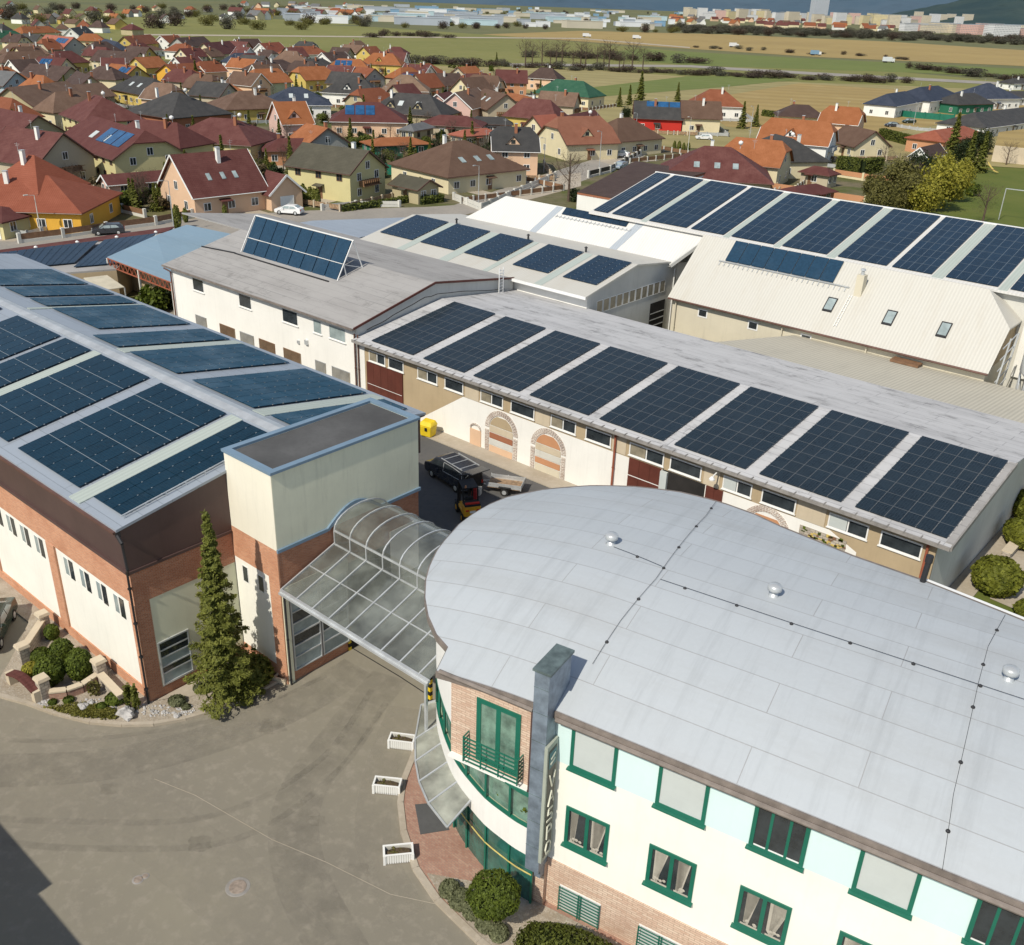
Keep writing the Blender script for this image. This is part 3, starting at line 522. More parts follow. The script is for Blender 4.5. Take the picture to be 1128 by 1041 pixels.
def round_building():
    t = thing('office_building', UV(-12.3, 25.2), 'round ended office building with pale grey domed roof, green windows and stone base', 'office building', rot=AN, base=(-12.3, 25.2, 0))
    U1 = 14.
    # roof shell on a grid
    us = sorted(set([p[0] for p in NEAR[:-1]]+[-22.2, -22., -21.5, -21, -20.5, -20, -19, -18, -17.53, -17.5, -17]+[p[0] for p in FAR]+list(np.arange(-16, 14.1, 1.)))); us = [u for u in us if u >= -22.24]; nv = 26
    r = MB(); V = []
    for u in us:
        a = interp(NEAR, u); b = interp(FAR, u)
        if u == -17.52: a = 24.9
        V += [(u, a+(b-a)*j/nv, zr(u, a+(b-a)*j/nv)) for j in range(nv+1)]
    Fq = [(i*(nv+1)+j, (i+1)*(nv+1)+j, (i+1)*(nv+1)+j+1, i*(nv+1)+j+1) for i in range(len(us)-1) for j in range(nv)]
    r.add(V, Fq); roof = r.build('roof', 'membrane_roof', t, True)
    me = roof.data; me.uv_layers[0].data.foreach_set('uv', [c for l in me.loops for c in (V[l.vertex_index][0]+40, V[l.vertex_index][1]-24.97)])
    e = MB()
    lo = [(u, interp(NEAR, u)) for u in us]; hi = [(u, interp(FAR, u)) for u in us]
    for P, d in ((lo, -1), (hi, 1)):
        for a, b in zip(P, P[1:]): e.add([(a[0], a[1], zr(*a)+.03), (b[0], b[1], zr(*b)+.03), (b[0], b[1], zr(*b)-.28), (a[0], a[1], zr(*a)-.28), (a[0], a[1]-d*.12, zr(*a)+.03), (b[0], b[1]-d*.12, zr(*b)+.03)], [(0, 1, 2, 3), (0, 4, 5, 1)])
    e.build('roof_edge', 'gutter_grey', roof)
    w = MB()
    for a, b in zip(hi, hi[1:]):
        if a[0] > -3: w.add([(a[0], a[1]-.05, zr(*a)+.04), (b[0], b[1]-.05, zr(*b)+.04), (b[0], b[1]+.14, zr(*b)+.04), (a[0], a[1]+.14, zr(*a)+.04), (b[0], b[1]+.14, zr(*b)-.2), (a[0], a[1]+.14, zr(*a)-.2)], [(0, 1, 2, 3), (3, 2, 4, 5)])
    w.build('edge_flashing', 'white_metal', roof)
    so = MB(); ins = 0
    for P, d in ((lo, 1), (hi, -1)):
        for a, b in zip(P, P[1:]): so.add([(a[0], a[1], zr(*a)-.26), (b[0], b[1], zr(*b)-.26), (b[0], b[1]+d*1.2, zr(*b)-.3), (a[0], a[1]+d*1.2, zr(*a)-.3)], [(0, 1, 2, 3)])
    so.build('soffit', 'brown_gutter', roof)
    g = MB(); g.tube((-17.3, 24.84, 9.75), (-13.15, 24.84, 9.75), .09, n=8).tube((-12.2, 24.84, 9.75), (U1, 24.84, 9.75), .1, n=8); g.build('gutter', 'gutter_grey', t)
    # straight front
    V0 = 25.2
    MB().box(-12.9, U1, V0+.0, V0+.3, 2.55, 7.55).build('front_wall', 'cream_yellow', t)
    MB().box(-12.9, U1, V0+.0, V0+.3, 7.55, 9.75).build('upper_wall', 'mint_plaster', t)
    MB().box(-12.95, U1, V0-.06, V0+.3, 0, 2.55).build('stone_base', 'stone_cladding', t)
    MB().box(-12.5, U1, V0+.3, V0+.4, 0, 9.7).build('inner_wall', 'room_dark', t)
    for i in range(8):
        u = -11.68+3.425*i; dark = i in (2, 4, 6)
        w = win(t, (u, V0, 7.55), 0, 1.85, 1.95, 1 if not dark else 3, 'green_frame', 'window_dark' if dark else 'window_blind', .14 if not dark else .1, .05, .14, 'window')
        if dark: 
            MB().box(-.0, .14, -.062, .018, .01, 1.94).build('side_frame', 'green_frame', w); MB().box(1.71, 1.85, -.062, .018, .01, 1.94).build('side_frame', 'green_frame', w)
            o = MB().box(.16, 1.7, -.03, -.022, .1, .16).build('window_board', 'white_frame', w)
        w = win(t, (u, V0, 3.72), 0, 1.82, 1.9, 2, 'green_frame', 'window_dark', .15, .05, .14, 'window')
        cu = MB(); rr = random.Random(i*7+3)
        for k in range(2):
            x0 = .18+k*.9; wd = rr.uniform(.15, .55)
            if rr.random() < .3: continue
            for j in range(5): xx = x0+.03+j*.03+rr.uniform(0, .1); cu.add([(xx, -.026, .25+rr.uniform(0, .2)), (xx+.08+rr.uniform(0, .12), -.026, .2), (xx+.05+wd, -.026, 1.72), (xx-.02, -.026, 1.72)], [(0, 1, 2, 3)]) if j < 2+k else None
            cu.box(x0+.03, x0+.66, -.03, -.024, .16, .24)
            for j in range(4): cu.blob((x0+.15+rr.uniform(0, .4), -.03, .32+rr.uniform(0, .1)), (.07, .01, .06), j+i)
        cu.build('curtain', 'curtain', w)
        if True:   # basement windows behind grilles
            w = win(t, (u, V0-.06, -.02), 0, 1.8, 1.5, 2, 'white_frame', 'window_blind', .1, .02, None, 'window')
            gr = MB()
            for k in range(9): gr.box(0, 1.8, -.12, -.09, .1+k*.165, .13+k*.165)
            for x in (0, .85, .95, 1.77): gr.box(x, x+.035, -.12, -.09, .05, 1.5)
            gr.build('grille', 'green_frame', w)
    # curved entrance end
    vis = [p for p in CP]
    i0 = 0; iE = len(CP)-1
    lastw = cidx(-21.0)
    a = MB(); wallstrip(a, CP, 2.8, 4.22, .03, .3); a.build('white_band', 'white_plaster', t)
    a = MB(); wallstrip(a, CPU, 5.85, lambda p: zr(max(-21.9, p[0]), min(max(p[1], 25), 41))-.25, .02, .3); a.build('curved_wall', 'white_plaster', t)
    a = MB(); wallstrip(a, sub(CP, 0, lastw), 0, 2.8, -.12, .05); gg = a.build('entrance_glass', 'green_glass', t)
    a = MB(); wallstrip(a, sub(CP, 0, lastw), 4.3, 5.8, -.15, .05); a.build('strip_glass', 'pale_green_glass', t)
    a = MB(); wallstrip(a, sub(CP, lastw, iE), 0, 5.86, 0, .3); a.build('rear_wall', 'white_plaster', t)
    fr = MB(); f2 = MB(); S = sub(CP, 0, lastw)
    for z in (4.22, 5.78): wallstrip(fr, S, z, z+.08, .04, .14)
    for z in (.0, 2.74): wallstrip(f2, S, z, z+.07, -.05, .12)
    for i in range(0, lastw+1, 3):
        p = CP[i]; b = CP[min(iE, i+1)]; d = Vector((b[0]-p[0], b[1]-p[1], 0)).normalized()*.04
        fr.bar((p[0], p[1], 4.3), (p[0], p[1], 5.8), .09); f2.bar((p[0], p[1]+.08, 0), (p[0], p[1]+.08, 2.76), .08)
    fr.build('strip_mullions', 'green_frame', t); f2.build('entrance_mullions', 'green_frame', t)
    fl = MB(); inner = [(p[0]+.9*(1 if p[0] < -14 else .2), p[1]+1.2) for p in S]
    fl.add([(p[0], p[1]+.1, 4.26) for p in S]+[(p[0], p[1], 4.26) for p in reversed(inner)], [tuple(range(2*len(S)))]); fl.build('window_ledge', 'palegreen' if False else 'wall_palegreen', t)
    ct = MB(); gq = random.Random(4)
    for i in range(2, lastw, 3):
        p = CP[i]; x, y = p[0]+.25, p[1]+.35
        ct.mat(0).lathe((x, y, 4.27), [(.1, 0), (.16, .28), (.14, .3)], 8); ct.mat(1); cloud(ct, (x, y, 4.85), (.3, .25, .4), 70, .05, 5, seed=i)
    ct.build('potted_plants', ['wood_brown', 'bush_leaf'], t)
    yb = MB(); wallstrip(yb, sub(CP, 0, cidx(-18)), 1.75, 1.8, -.02, .03); yb.build('yellow_strip', 'yellow_tape', t)
    # brick bay with french balcony
    a = MB(); a.hexa([(-16.85, 25.0, 5.92), (-13.2, 25.0, 5.92), (-13.2, 25.7, 5.92), (-16.85, 25.7, 5.92)], [(-16.85, 25.0, zr(-16.85, 25)-.27), (-13.2, 25.0, zr(-13.2, 25)-.27), (-13.2, 25.7, zr(-13.2, 25)-.27), (-16.85, 25.7, zr(-16.85, 25)-.27)]).build('brick_bay', 'stone_cladding', t)
    MB().box(-13.2, -12.93, 24.8, 25.6, 0, 9.7).build('dark_joint', 'brown_cladding', t)
    MB().box(-16.83, -13.2, 24.75, 25.3, 5.82, 5.92).build('bay_sill', 'white_plaster', t)
    w = win(t, (-15.65, 25.0, 6.1), 0, 1.95, 3.05, 2, 'green_frame', 'pale_green_glass', .2, .05, None, 'french_window')
    bl = MB()
    for k in range(7): z = 6.18+k*.19; bl.bar((-16., 24.6, z), (-13.55, 24.6, z), .045); bl.bar((-16., 24.6, z), (-16., 25.0, z), .045); bl.bar((-13.55, 24.6, z), (-13.55, 25.0, z), .045)
    for u in (-16., -15.2, -14.4, -13.55): bl.bar((u, 24.6, 6.1), (u, 24.6, 7.35), .05)
    bl.build('balcony_rail', 'green_frame', t)
    MB().box(-12.9, -12.3, 24.9, 25.3, 0, 2.4).build('corner_pier', 'stone_cladding', t)
    # zinc pylon running up and over the eave
    p = MB(); p.box(-12.93, -12.33, 24.42, 25.12, 2.3, 9.7).box(-12.93, -12.33, 24.42, 26.05, 9.7, 11.9).box(-12.6, -12.33, 24.6, 24.9, 1.9, 2.3)
    py = p.build('zinc_pylon', 'zinc', t); MB().slab([(-13.0, 24.36, 12.0), (-12.25, 24.36, 12.0), (-12.25, 26.12, 12.0), (-13.0, 26.12, 12.0)], .1).build('pylon_cap', 'zinc_top', py)
    se = MB()
    for z in (3.6, 4.9, 6.2, 7.5, 8.8, 10.1, 11.2): se.box(-12.94, -12.32, 24.41, 24.43, z, z+.02)
    se.build('seam', 'zinc_top', py)
    # lightning conductor lines with clips
    def line(P, nm='lightning_conductor', bl=True):
        m = MB()
        for a, b in zip(P, P[1:]):
            n = max(1, int(math.dist(a, b)/.7))
            for k in range(n):
                q = [a[j]+(b[j]-a[j])*k/n for j in (0, 1)]; s_ = [a[j]+(b[j]-a[j])*(k+1)/n for j in (0, 1)]
                m.mat(0).bar((*q, zr(*q)+.06), (*s_, zr(*s_)+.06), .013)
            nb = max(1, int(math.dist(a, b)/1.9))
            for k in range(nb):
                q = [a[j]+(b[j]-a[j])*(k+.5)/nb for j in (0, 1)]; m.mat(1).lathe((*q, zr(*q)-.01), [(.075, 0), (.07, .045), (.035, .08)], 8)
        m.build(nm, ['rubber', 'dark_metal'], roof)
    line([(-11.9, 27), (-11.85, 29.2), (-11.65, 32), (-11.9, 35.9), (-12.1, 39), (-12.5, 41.6)]); line([(.9, 24.9), (.65, 27.2), (.5, 32), (.5, 34.5), (.8, 37.5)]); line([(-11.5, 32.1), (-5, 32), (1.7, 31.95), (8, 31.9)]); line([(-14.2, 33.4), (-11.8, 33)])
    # letters of the sign: one panel on the pylon's side, reading downward
    sg = thing('name_sign', UV(-12.18, 24.9), 'narrow upright sign with white letters VASPO beside the zinc pylon', 'sign', rot=AN, base=(-12.18, 24.9, 0))
    A = Vector((-12.55, 24.75)); B = Vector((-12.0, 24.98))
    MB().box(-12.33, -12.2, 24.35, 25.15, 3.0, 8.75).build('sign_box', 'sign_grey', sg)
    # face looks +u: lettering plane at u = -12.2
    MB().box(-12.2, -12.185, 24.47, 25.05, 3.2, 8.5).build('letter_panel', 'letter_back', sg)
    MB().box(-12.185, -12.175, 24.5, 25.02, 7.65, 8.4).build('emblem', 'sign_teal', sg)
    LT = dict(V=[((0, 1), (.5, 0)), ((.5, 0), (1, 1))], A=[((0, 0), (.5, 1)), ((.5, 1), (1, 0)), ((.22, .38), (.78, .38))],
              S=[((1, .88), (.2, .95)), ((.2, .95), (.1, .6)), ((.1, .6), (.9, .42)), ((.9, .42), (.8, .06)), ((.8, .06), (0, .12))],
              P=[((.1, 0), (.1, 1)), ((.1, .95), (.85, .9)), ((.85, .9), (.85, .5)), ((.85, .5), (.1, .45))], O=[((.2, .1), (.0, .5)), ((0, .5), (.2, .9)), ((.2, .9), (.8, .9)), ((.8, .9), (1, .5)), ((1, .5), (.8, .1)), ((.8, .1), (.2, .1))])
    for k, chh in enumerate('VASPO'):
        z = 6.68-k*.86; m = MB()
        for a, b in LT[chh]: m.bar((-12.165, 24.55+a[0]*.4, z+a[1]*.66), (-12.165, 24.55+b[0]*.4, z+b[1]*.66), .03, .085)
        m.build('letter', 'letter_white', sg)
    m = MB(); m.bar((-12.165, 24.58, 7.85), (-12.165, 24.9, 7.98), .03, .09).bar((-12.165, 24.6, 8.08), (-12.165, 24.92, 8.2), .03, .09).build('emblem_bars', 'letter_white', sg)
    # awning over the entrance
    aw = thing('entrance_awning', UV(-19, 27, 0), 'curved glass awning above the office entrance', 'awning', rot=AN, base=(-19, 27, 0))
    OUT = [(-21.6, 29.5), (-20.45, 27.45), (-19.6, 26.3), (-18.75, 25.4), (-17.7, 24.6), (-16.3, 23.95)]; INN = [(-20.9, 30.0), (-19.95, 28.6), (-19.1, 27.65), (-18.2, 26.8), (-17.2, 26.0), (-16.15, 25.42)]
    g = MB(); fr = MB()
    for k in range(5):
        a, b, c, d = OUT[k], OUT[k+1], INN[k+1], INN[k]; g.slab([(*a, 2.95), (*b, 2.95), (*c, 3.25), (*d, 3.25)], .03); fr.bar((*a, 2.97), (*b, 2.97), .07)
    for o, i in zip(OUT, INN): fr.bar((*o, 2.98), (*i, 3.28), .07)
    g.build('glass', 'awning_glass', aw); fr.build('frame', 'light_metal', aw)
    for p, lab in (((-14.45, 33.7), 'round metal roof vent nearest the rounded end of the grey roof'), ((-7.24, 33.5), 'round metal roof vent in the middle of the grey roof'), ((1.38, 32.9), 'round metal roof vent at the right end of the grey roof')):
        W = UV(*p, zr(*p)-.03); v = thing('roof_vent', W, lab, 'roof vent', 'metal vents on the grey roof')
        v['_b'] = (0, 0, 0); v.scale = (.78, .78, .72); MB().lathe((0, 0, 0), [(.34, 0), (.22, .06), (.2, .35)], 14).build('base', 'light_metal', v, True, (0, 0, 0)); MB().lathe((0, 0, .3), [(.2, 0), (.36, .1), (.36, .32), (.28, .42), (.05, .48)], 16).build('cap', 'light_metal', v, True, (0, 0, 0))
    W = UV(-2.45, 38.6, 11.7); v = thing('vent_pipe', W, 'dark pipe standing at the far edge of the grey roof', 'vent pipe'); MB().tube((W.x, W.y, W.z-.1), (W.x+.05, W.y, W.z+1.05), .12, .12, 12).tube((W.x+.05, W.y, W.z+1.05), (W.x+.05, W.y, W.z+1.35), .16, .16, 12).build('pipe', 'dark_metal', v)
round_building()
# ---------------- long workshop with eight arrays
def workshop():
    x0, x1 = -63.6, -12.75; t = thing('workshop_building', (x1, 53.5, 0), 'long low workshop with eight dark solar arrays on its grey felt roof', 'workshop')
    z_ = lambda y: 5.85+.14*(y-52.9) if y < 64 else 7.404-.112*(y-64)
    MB().hexa([(x0, 53.5, 0), (x1, 53.5, 0), (x1, 74.5, 0), (x0, 74.5, 0)], [(x0, 53.5, 5.6), (x1, 53.5, 5.6), (x1, 74.5, 5.85), (x0, 74.5, 5.85)]).build('wall', 'beige_plaster', t)
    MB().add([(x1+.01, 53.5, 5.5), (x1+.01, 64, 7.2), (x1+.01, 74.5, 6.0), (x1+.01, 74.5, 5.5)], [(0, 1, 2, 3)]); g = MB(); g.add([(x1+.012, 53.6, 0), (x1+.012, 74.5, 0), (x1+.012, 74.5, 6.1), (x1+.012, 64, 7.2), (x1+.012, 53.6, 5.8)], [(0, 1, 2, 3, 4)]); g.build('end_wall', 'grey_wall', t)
    r = MB(); X0, X1 = -63.5, -11.9
    r.slab([(X0, 52.85, z_(52.85)), (X1, 52.85, z_(52.85)), (X1, 64, z_(64)), (X0, 64, z_(64))], .16).slab([(X0, 64, z_(64)), (X1, 64, z_(64)), (X1, 75, z_(75)), (X0, 75, z_(75))], .16); rf = r.build('roof', 'bitumen_stained', t)
    m = MB(); m.box(X0, X1, 52.78, 52.86, 5.62, 5.87).box(X0, X1, 52.86, 53.5, 5.6, 5.66)
    for k in range(52): x = X0+.4+k*.99; m.box(x, x+.06, 52.72, 53.1, 5.85, 5.92)
    m.build('eave_trim', 'trim_grey', rf)
    MB().slab([(X1, 52.9, z_(52.9)+.06), (X1+.1, 52.9, z_(52.9)+.06), (X1+.1, 64, z_(64)+.06), (X1, 64, z_(64)+.06)], .3).build('verge', 'trim_grey', rf)
    MB().slab([(X1-.4, 53.2, z_(53.2)+.05), (X1, 53.2, z_(53.2)+.05), (X1, 63.9, z_(63.9)+.05), (X1-.4, 63.9, z_(63.9)+.05)], .05).build('verge_strip', 'bitumen_roof', rf)
    for a, b in [(-61.7, -56.5), (-55.3, -50.6), (-49.6, -44.75), (-43.75, -38.1), (-37.15, -31.65), (-30.8, -25.3), (-24.35, -18.75), (-17.9, -12.35)]:
        q = MB(); pv_field(q, a, b, 53.5, 63.85, z_, 6, 8, .05, cols=True, rows=True, rw=.03); q.build('solar_array', ['pv_dark', 'rail_mid'], rf)
    # white painted part of the front with slanted ends
    q = MB(); q.add([(-55.6, 53.47, 0), (-17.2, 53.47, .0), (-17.2, 53.47, 3.1), (-19.1, 53.47, 3.95), (-25, 53.47, 3.95), (-34.2, 53.47, 3.9), (-50.6, 53.47, 3.95), (-55.6, 53.47, .6)], [tuple(range(8))]); q.build('white_paint', 'white_plaster', t)
    MB().box(-63.6, -62.6, 53.46, 53.5, 0, 5.3).build('white_corner', 'white_plaster', t)
    for k, (a, b) in enumerate([(-62, -59.9), (-59.5, -57.6), (-55.9, -53.55), (-52.7, -50.6), (-48.7, -46.3), (-45.5, -43.1), (-41.5, -39.1), (-38.2, -35.9), (-34.3, -31.4), (-30.9, -28.4), (-26.75, -24.6), (-23.9, -21.5), (-19.3, -16.75), (-16., -13.5)]):
        w = win(t, (a, 53.47, 4.15), 0, b-a, .98, 2 if k % 2 == 0 else 1, 'white_frame', 'window_dark', .09, .03, .05, 'window')
        if k % 2 == 0: MB().box(.1, (b-a)/2-.08, -.035, -.025, .1, .88).build('blind', 'window_blind' if k > 9 else 'dusty_glass', w)
    for a, b in ((-50.4, -48.9), (-43., -41.6), (-28.2, -27), (-21.4, -19.5), (-35.8, -34.6)): MB().box(a, b, 53.462, 53.49, 3.97, 5.45).build('light_pier', 'beige_light', t)
    def door(a, b, z0, z1, nm, m_): 
        d = MB(); n = max(2, int((b-a)/.9))
        for i in range(n): d.box(a+(b-a)*i/n+.01, a+(b-a)*(i+1)/n-.01, 53.38, 53.48, z0, z1)
        return d.build(nm, m_, t)
    door(-62.3, -57.7, 0, 4.02, 'brown_door', 'red_brown'); MB().box(-62.2, -57.8, 53.37, 53.39, 2.0, 2.04).build('door_rail', 'white_metal', t)
    for a, b in ((-34.2, -31.5), (-27.9, -26.6)):
        door(a, b, 0, 3.95, 'brown_door', 'red_brown')
        for z in (1.3, 2.6): MB().box(a, b, 53.36, 53.385, z, z+.05).build('door_rail', 'white_metal', t)
    MB().box(-31.4, -28., 53.4, 53.5, 0, 3.95).build('dark_doorway', 'room_dark', t); MB().box(-31.45, -30.9, 53.2, 53.42, 0, 3.9).build('open_door', 'window_blind', t)
    # bricked arches with striped infill
    for c, w_, h_ in ((-46.4, 2.9, 3.75), (-41.6, 2.9, 3.75), (-23.3, 3.0, 3.9)):
        a = MB(); rI = w_/2-.15; zc = h_-w_/2-.15; n = 22
        for i in range(n):
            t0 = math.pi*i/n; t1 = math.pi*(i+.8)/n; P = [(c+rr*math.cos(tt), zc+rr*math.sin(tt)) for rr, tt in ((rI, t0), (rI+.42, t0), (rI+.42, t1), (rI, t1))]
            a.add([(p[0], 53.42, p[1]) for p in P]+[(p[0], 53.5, p[1]) for p in P], [(0, 1, 2, 3), (0, 4, 5, 1), (1, 5, 6, 2), (2, 6, 7, 3), (3, 7, 4, 0)])
        ar = a.build('brick_arch', 'arch_bricks', t)
        for s_ in (-1, 1):
            a = MB(); xx = c+s_*(rI+.21)
            for k in range(int(zc/.2)): a.box(xx-.2, xx+.2, 53.42, 53.5, k*.2, k*.2+.16)
            a.build('arch_jamb', 'arch_bricks', t)
        bands = [(0, .7, 'wall_peach' if c < -45 else 'cream_wall'), (.75, 1.25, 'grey_wall' if c < -45 else 'wall_orangew'), (1.3, 1.8, 'wall_brickw' if c < -45 else 'pale_wall'), (1.85, 2.4, 'beige_light'), (2.45, 3.3, 'wall_orangew' if c > -45 else 'beige_plaster')]
        for z0, z1, mm in bands:
            q = MB(); hw = lambda z: rI-.06 if z < zc else math.sqrt(max(.01, (rI-.06)**2-(z-zc)**2)); zs = [z0+(z1-z0)*i/4 for i in range(5)]
            for za, zb in zip(zs, zs[1:]): q.add([(c-hw(za), 53.43, za), (c+hw(za), 53.43, za), (c+hw(zb), 53.43, zb), (c-hw(zb), 53.43, zb)], [(0, 1, 2, 3)])
            q.build('arch_panel', mm, ar)
    q = MB(); q.box(-49.75, -48.55, 53.4, 53.47, .0, 1.5); q.build('small_panel', 'wall_peach', t); q = MB()
    for i in range(8): a0 = math.pi*i/8; a1 = math.pi*(i+1)/8; q.bar((-49.15+.55*math.cos(a0), 53.4, 1.6+.4*math.sin(a0)), (-49.15+.55*math.cos(a1), 53.4, 1.6+.4*math.sin(a1)), .1)
    q.build('small_arch', 'arch_bricks', t)
    MB().box(-21., -17.9, 53.42, 53.47, 2.75, 3.6).build('mosaic_panel', 'stone_blocks', t)
    q = MB(); rr = random.Random(3)
    for i in range(46): x = rr.uniform(-20.9, -18); z = rr.uniform(2.8, 3.5); q.mat(i % 3).box(x, x+rr.uniform(.1, .3), 53.39, 53.43, z, z+rr.uniform(.05, .2))
    q.build('mosaic_stones', ['wall_yellow', 'wood_brown', 'bush_leaf'], t)
    for x in (-35.45, -13.2): downpipe(t, x, 53.3, 0, 5.7, 'rust_pipe', .08)
    downpipe(t, -63.3, 53.35, 0, 6.2, 'brown_gutter', .07); downpipe(t, -63.75, 53.35, 0, 6.2, 'brown_gutter', .07)
    l = MB(); l.tube((-27.1, 53.1, 5.3), (-27.1, 52.6, 5.15), .05).lathe((-27.1, 52.55, 4.95), [(.2, 0), (.2, .1), (.08, .25)], 10).build('wall_lamp', 'white_metal', t)
workshop()
# ---------------- white two storey building with rack on the roof
def white_building():
    x0, x1 = -93.2, -63.7; t = thing('white_workshop', (x0, 53.5, 0), 'two storey white rendered workshop with wide grey roof carrying a tilted collector rack', 'workshop')
    z_ = lambda y: 6.78+.226*(y-53.) if y < 63.1 else 9.08-.137*(y-63.1)
    MB().hexa([(x0, 53.5, 0), (x1, 53.5, 0), (x1, 74.5, 0), (x0, 74.5, 0)], [(x0, 53.5, 6.7), (x1, 53.5, 6.7), (x1, 74.5, 7.2), (x0, 74.5, 7.2)]).build('wall', 'white_plaster', t)
    for x, m_ in ((x1+.03, 'grey_wall'), (x0-.03, 'white_plaster')):
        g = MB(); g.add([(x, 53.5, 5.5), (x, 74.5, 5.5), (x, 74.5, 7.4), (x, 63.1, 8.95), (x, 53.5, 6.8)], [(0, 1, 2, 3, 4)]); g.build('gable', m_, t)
    r = MB(); X0, X1 = -94., -63.45
    r.slab([(X0, 53., z_(53.)), (X1, 53., z_(53.)), (X1, 63.1, z_(63.1)), (X0, 63.1, z_(63.1))], .14).slab([(X0-12, 63.1, 9.08), (X1, 63.1, 9.08), (X1, 74.8, z_(74.8)), (X0-12, 74.8, z_(74.8))], .14); rf = r.build('roof', 'bitumen_roof', t)
    MB().box(X0, X1, 52.9, 53., 6.6, 6.78).build('gutter', 'gutter_grey', t)
    v = MB(); v.bar((X1+.06, 53., z_(53.)), (X1+.06, 63.1, 9.08), .1, .2).bar((X1+.06, 63.1, 9.08), (X1+.06, 74.8, z_(74.8)), .1, .2).build('verge_trim', 'red_brown', rf)
    c = MB(); rr = random.Random(2); y = 54.5; P = []
    while y < 73: P.append((X1+.05, y, min(z_(y)-.55-(.5 if y > 62 else .25), z_(y)-.5)+rr.uniform(-.05, .05))); y += .8
    for a, b in zip(P, P[1:]): c.bar(a, b, .05)
    c.build('cable', 'rubber', t)
    m = MB(); m.bar((-94, 57.9, z_(57.9)+.06), (-88.7, 58.5, z_(58.5)+.06), .12).bar((-88.7, 58.45, z_(58.45)+.05), (-73.3, 58.45, z_(58.45)+.05), .12).build('roof_ledge', 'dark_metal', rf)
    for a, b in ((-89.3, -87.3), (-81.2, -79.15), (-74.25, -71.9)): win(t, (a, 53.5, 4.95), 0, b-a, 1.35, 2, 'white_frame', 'window_dark', .1, .02, .1, 'window')
    win(t, (-69.65, 53.5, 4.95), 0, 1.2, 1.3, 1, 'white_frame', 'window_grey', .1, .02, .1); win(t, (-67.4, 53.5, 4.95), 0, 2.3, 1.3, 2, 'white_frame', 'window_grey', .1, .02, .1)
    for k, (a, b) in enumerate(((-89.5, -87.4), (-85.1, -82.4), (-81.6, -79.2), (-78.4, -75.8), (-74.5, -71.8), (-69.7, -68.1), (-67.3, -64.7))):
        w = win(t, (a, 53.5, .9), 0, b-a, 1.4, 2, 'light_metal' if k in (0, 2, 5, 6) else 'wood_brown', 'dusty_glass', .07, .02, .05)
        s = MB(); x = .1
        while x < b-a-.1: s.box(x, x+.05, -.07, -.03, .05, 1.35); x += .16
        s.build('grille', 'wood_brown' if k in (1, 3, 4) else 'light_metal', w)
    downpipe(t, -93.05, 53.3, 0, 6.5, 'brown_gutter', .08, kick=(-.6, -.4))
    m = MB(); m.box(-70.9, -70.5, 53.3, 53.5, 3.5, 3.95).box(-72.1, -71.8, 53.35, 53.5, 3.3, 3.6).build('wall_unit', 'light_metal', t)
    # tilted rack: a thing of its own, eight by two collectors
    k = thing('collector_rack', (-80.5, 60, z_(60)), 'big tilted rack of sixteen blue solar collectors on the white building roof', 'solar rack')
    A = Vector((-88.3, 58.7, 7.45)); B = Vector((-72.9, 58.7, 7.45)); T = Vector((0, 2.5, 4.2))
    for i in range(8):
        for j in range(2):
            q = MB(); u0 = A+(B-A)*(i/8+.004)+T*(j*.5+.01); du = (B-A)*(1/8-.008); dt = T*.485; n_ = du.cross(dt).normalized()*.1
            q.add([u0, u0+du, u0+du+dt, u0+dt, u0-n_, u0+du-n_, u0+du+dt-n_, u0+dt-n_], [(0, 1, 2, 3), (7, 6, 5, 4), (0, 4, 5, 1), (1, 5, 6, 2), (2, 6, 7, 3), (3, 7, 4, 0)]); q.build('collector', 'collector', k)
    f = MB()
    for p in (A, B): 
        e = Vector((-.15 if p is A else .15, 0, 0)); bk = Vector((p.x, 62.3, z_(62.3))); f.bar(p+e-Vector((0, .1, .1)), p+T+e, .09).bar(p+T+e, bk+e, .09).bar(p+T*.5+e, Vector((p.x, 60.2, z_(60.2)))+e, .08).bar(p+T*.5+e, bk+e, .05).bar(p+T*.5+e, Vector((p.x, 59.1, z_(59)))+e, .05)
    f.bar(A+T+Vector((0, 0, .06)), B+T+Vector((.3, 0, .06)), .1).bar(A+Vector((0, -.06, .0)), B+Vector((.3, -.06, 0)), .1).bar(A+T*.5-Vector((0, 0, -.04)), B+T*.5+Vector((0, 0, .04)), .05)
    for i in range(1, 8):
        p = A+(B-A)*i/8; f.bar(p+T-Vector((0, -.1, .1)), Vector((p.x, 62.3, z_(62.3))), .06)
    f.build('rack_frame', 'white_metal', k)
    l = thing('roof_ladder', (-63.3, 72.2, 6), 'short white ladder at the back corner of the white building', 'ladder'); m = MB()
    for y in (71.9, 72.5): m.bar((-63.25, y, 6.3), (-63.25, y, 9.0), .07)
    for i in range(8): m.bar((-63.25, 71.9, 6.5+i*.32), (-63.25, 72.5, 6.5+i*.32), .05)
    m.build('ladder_frame', 'white_metal', l)
white_building()
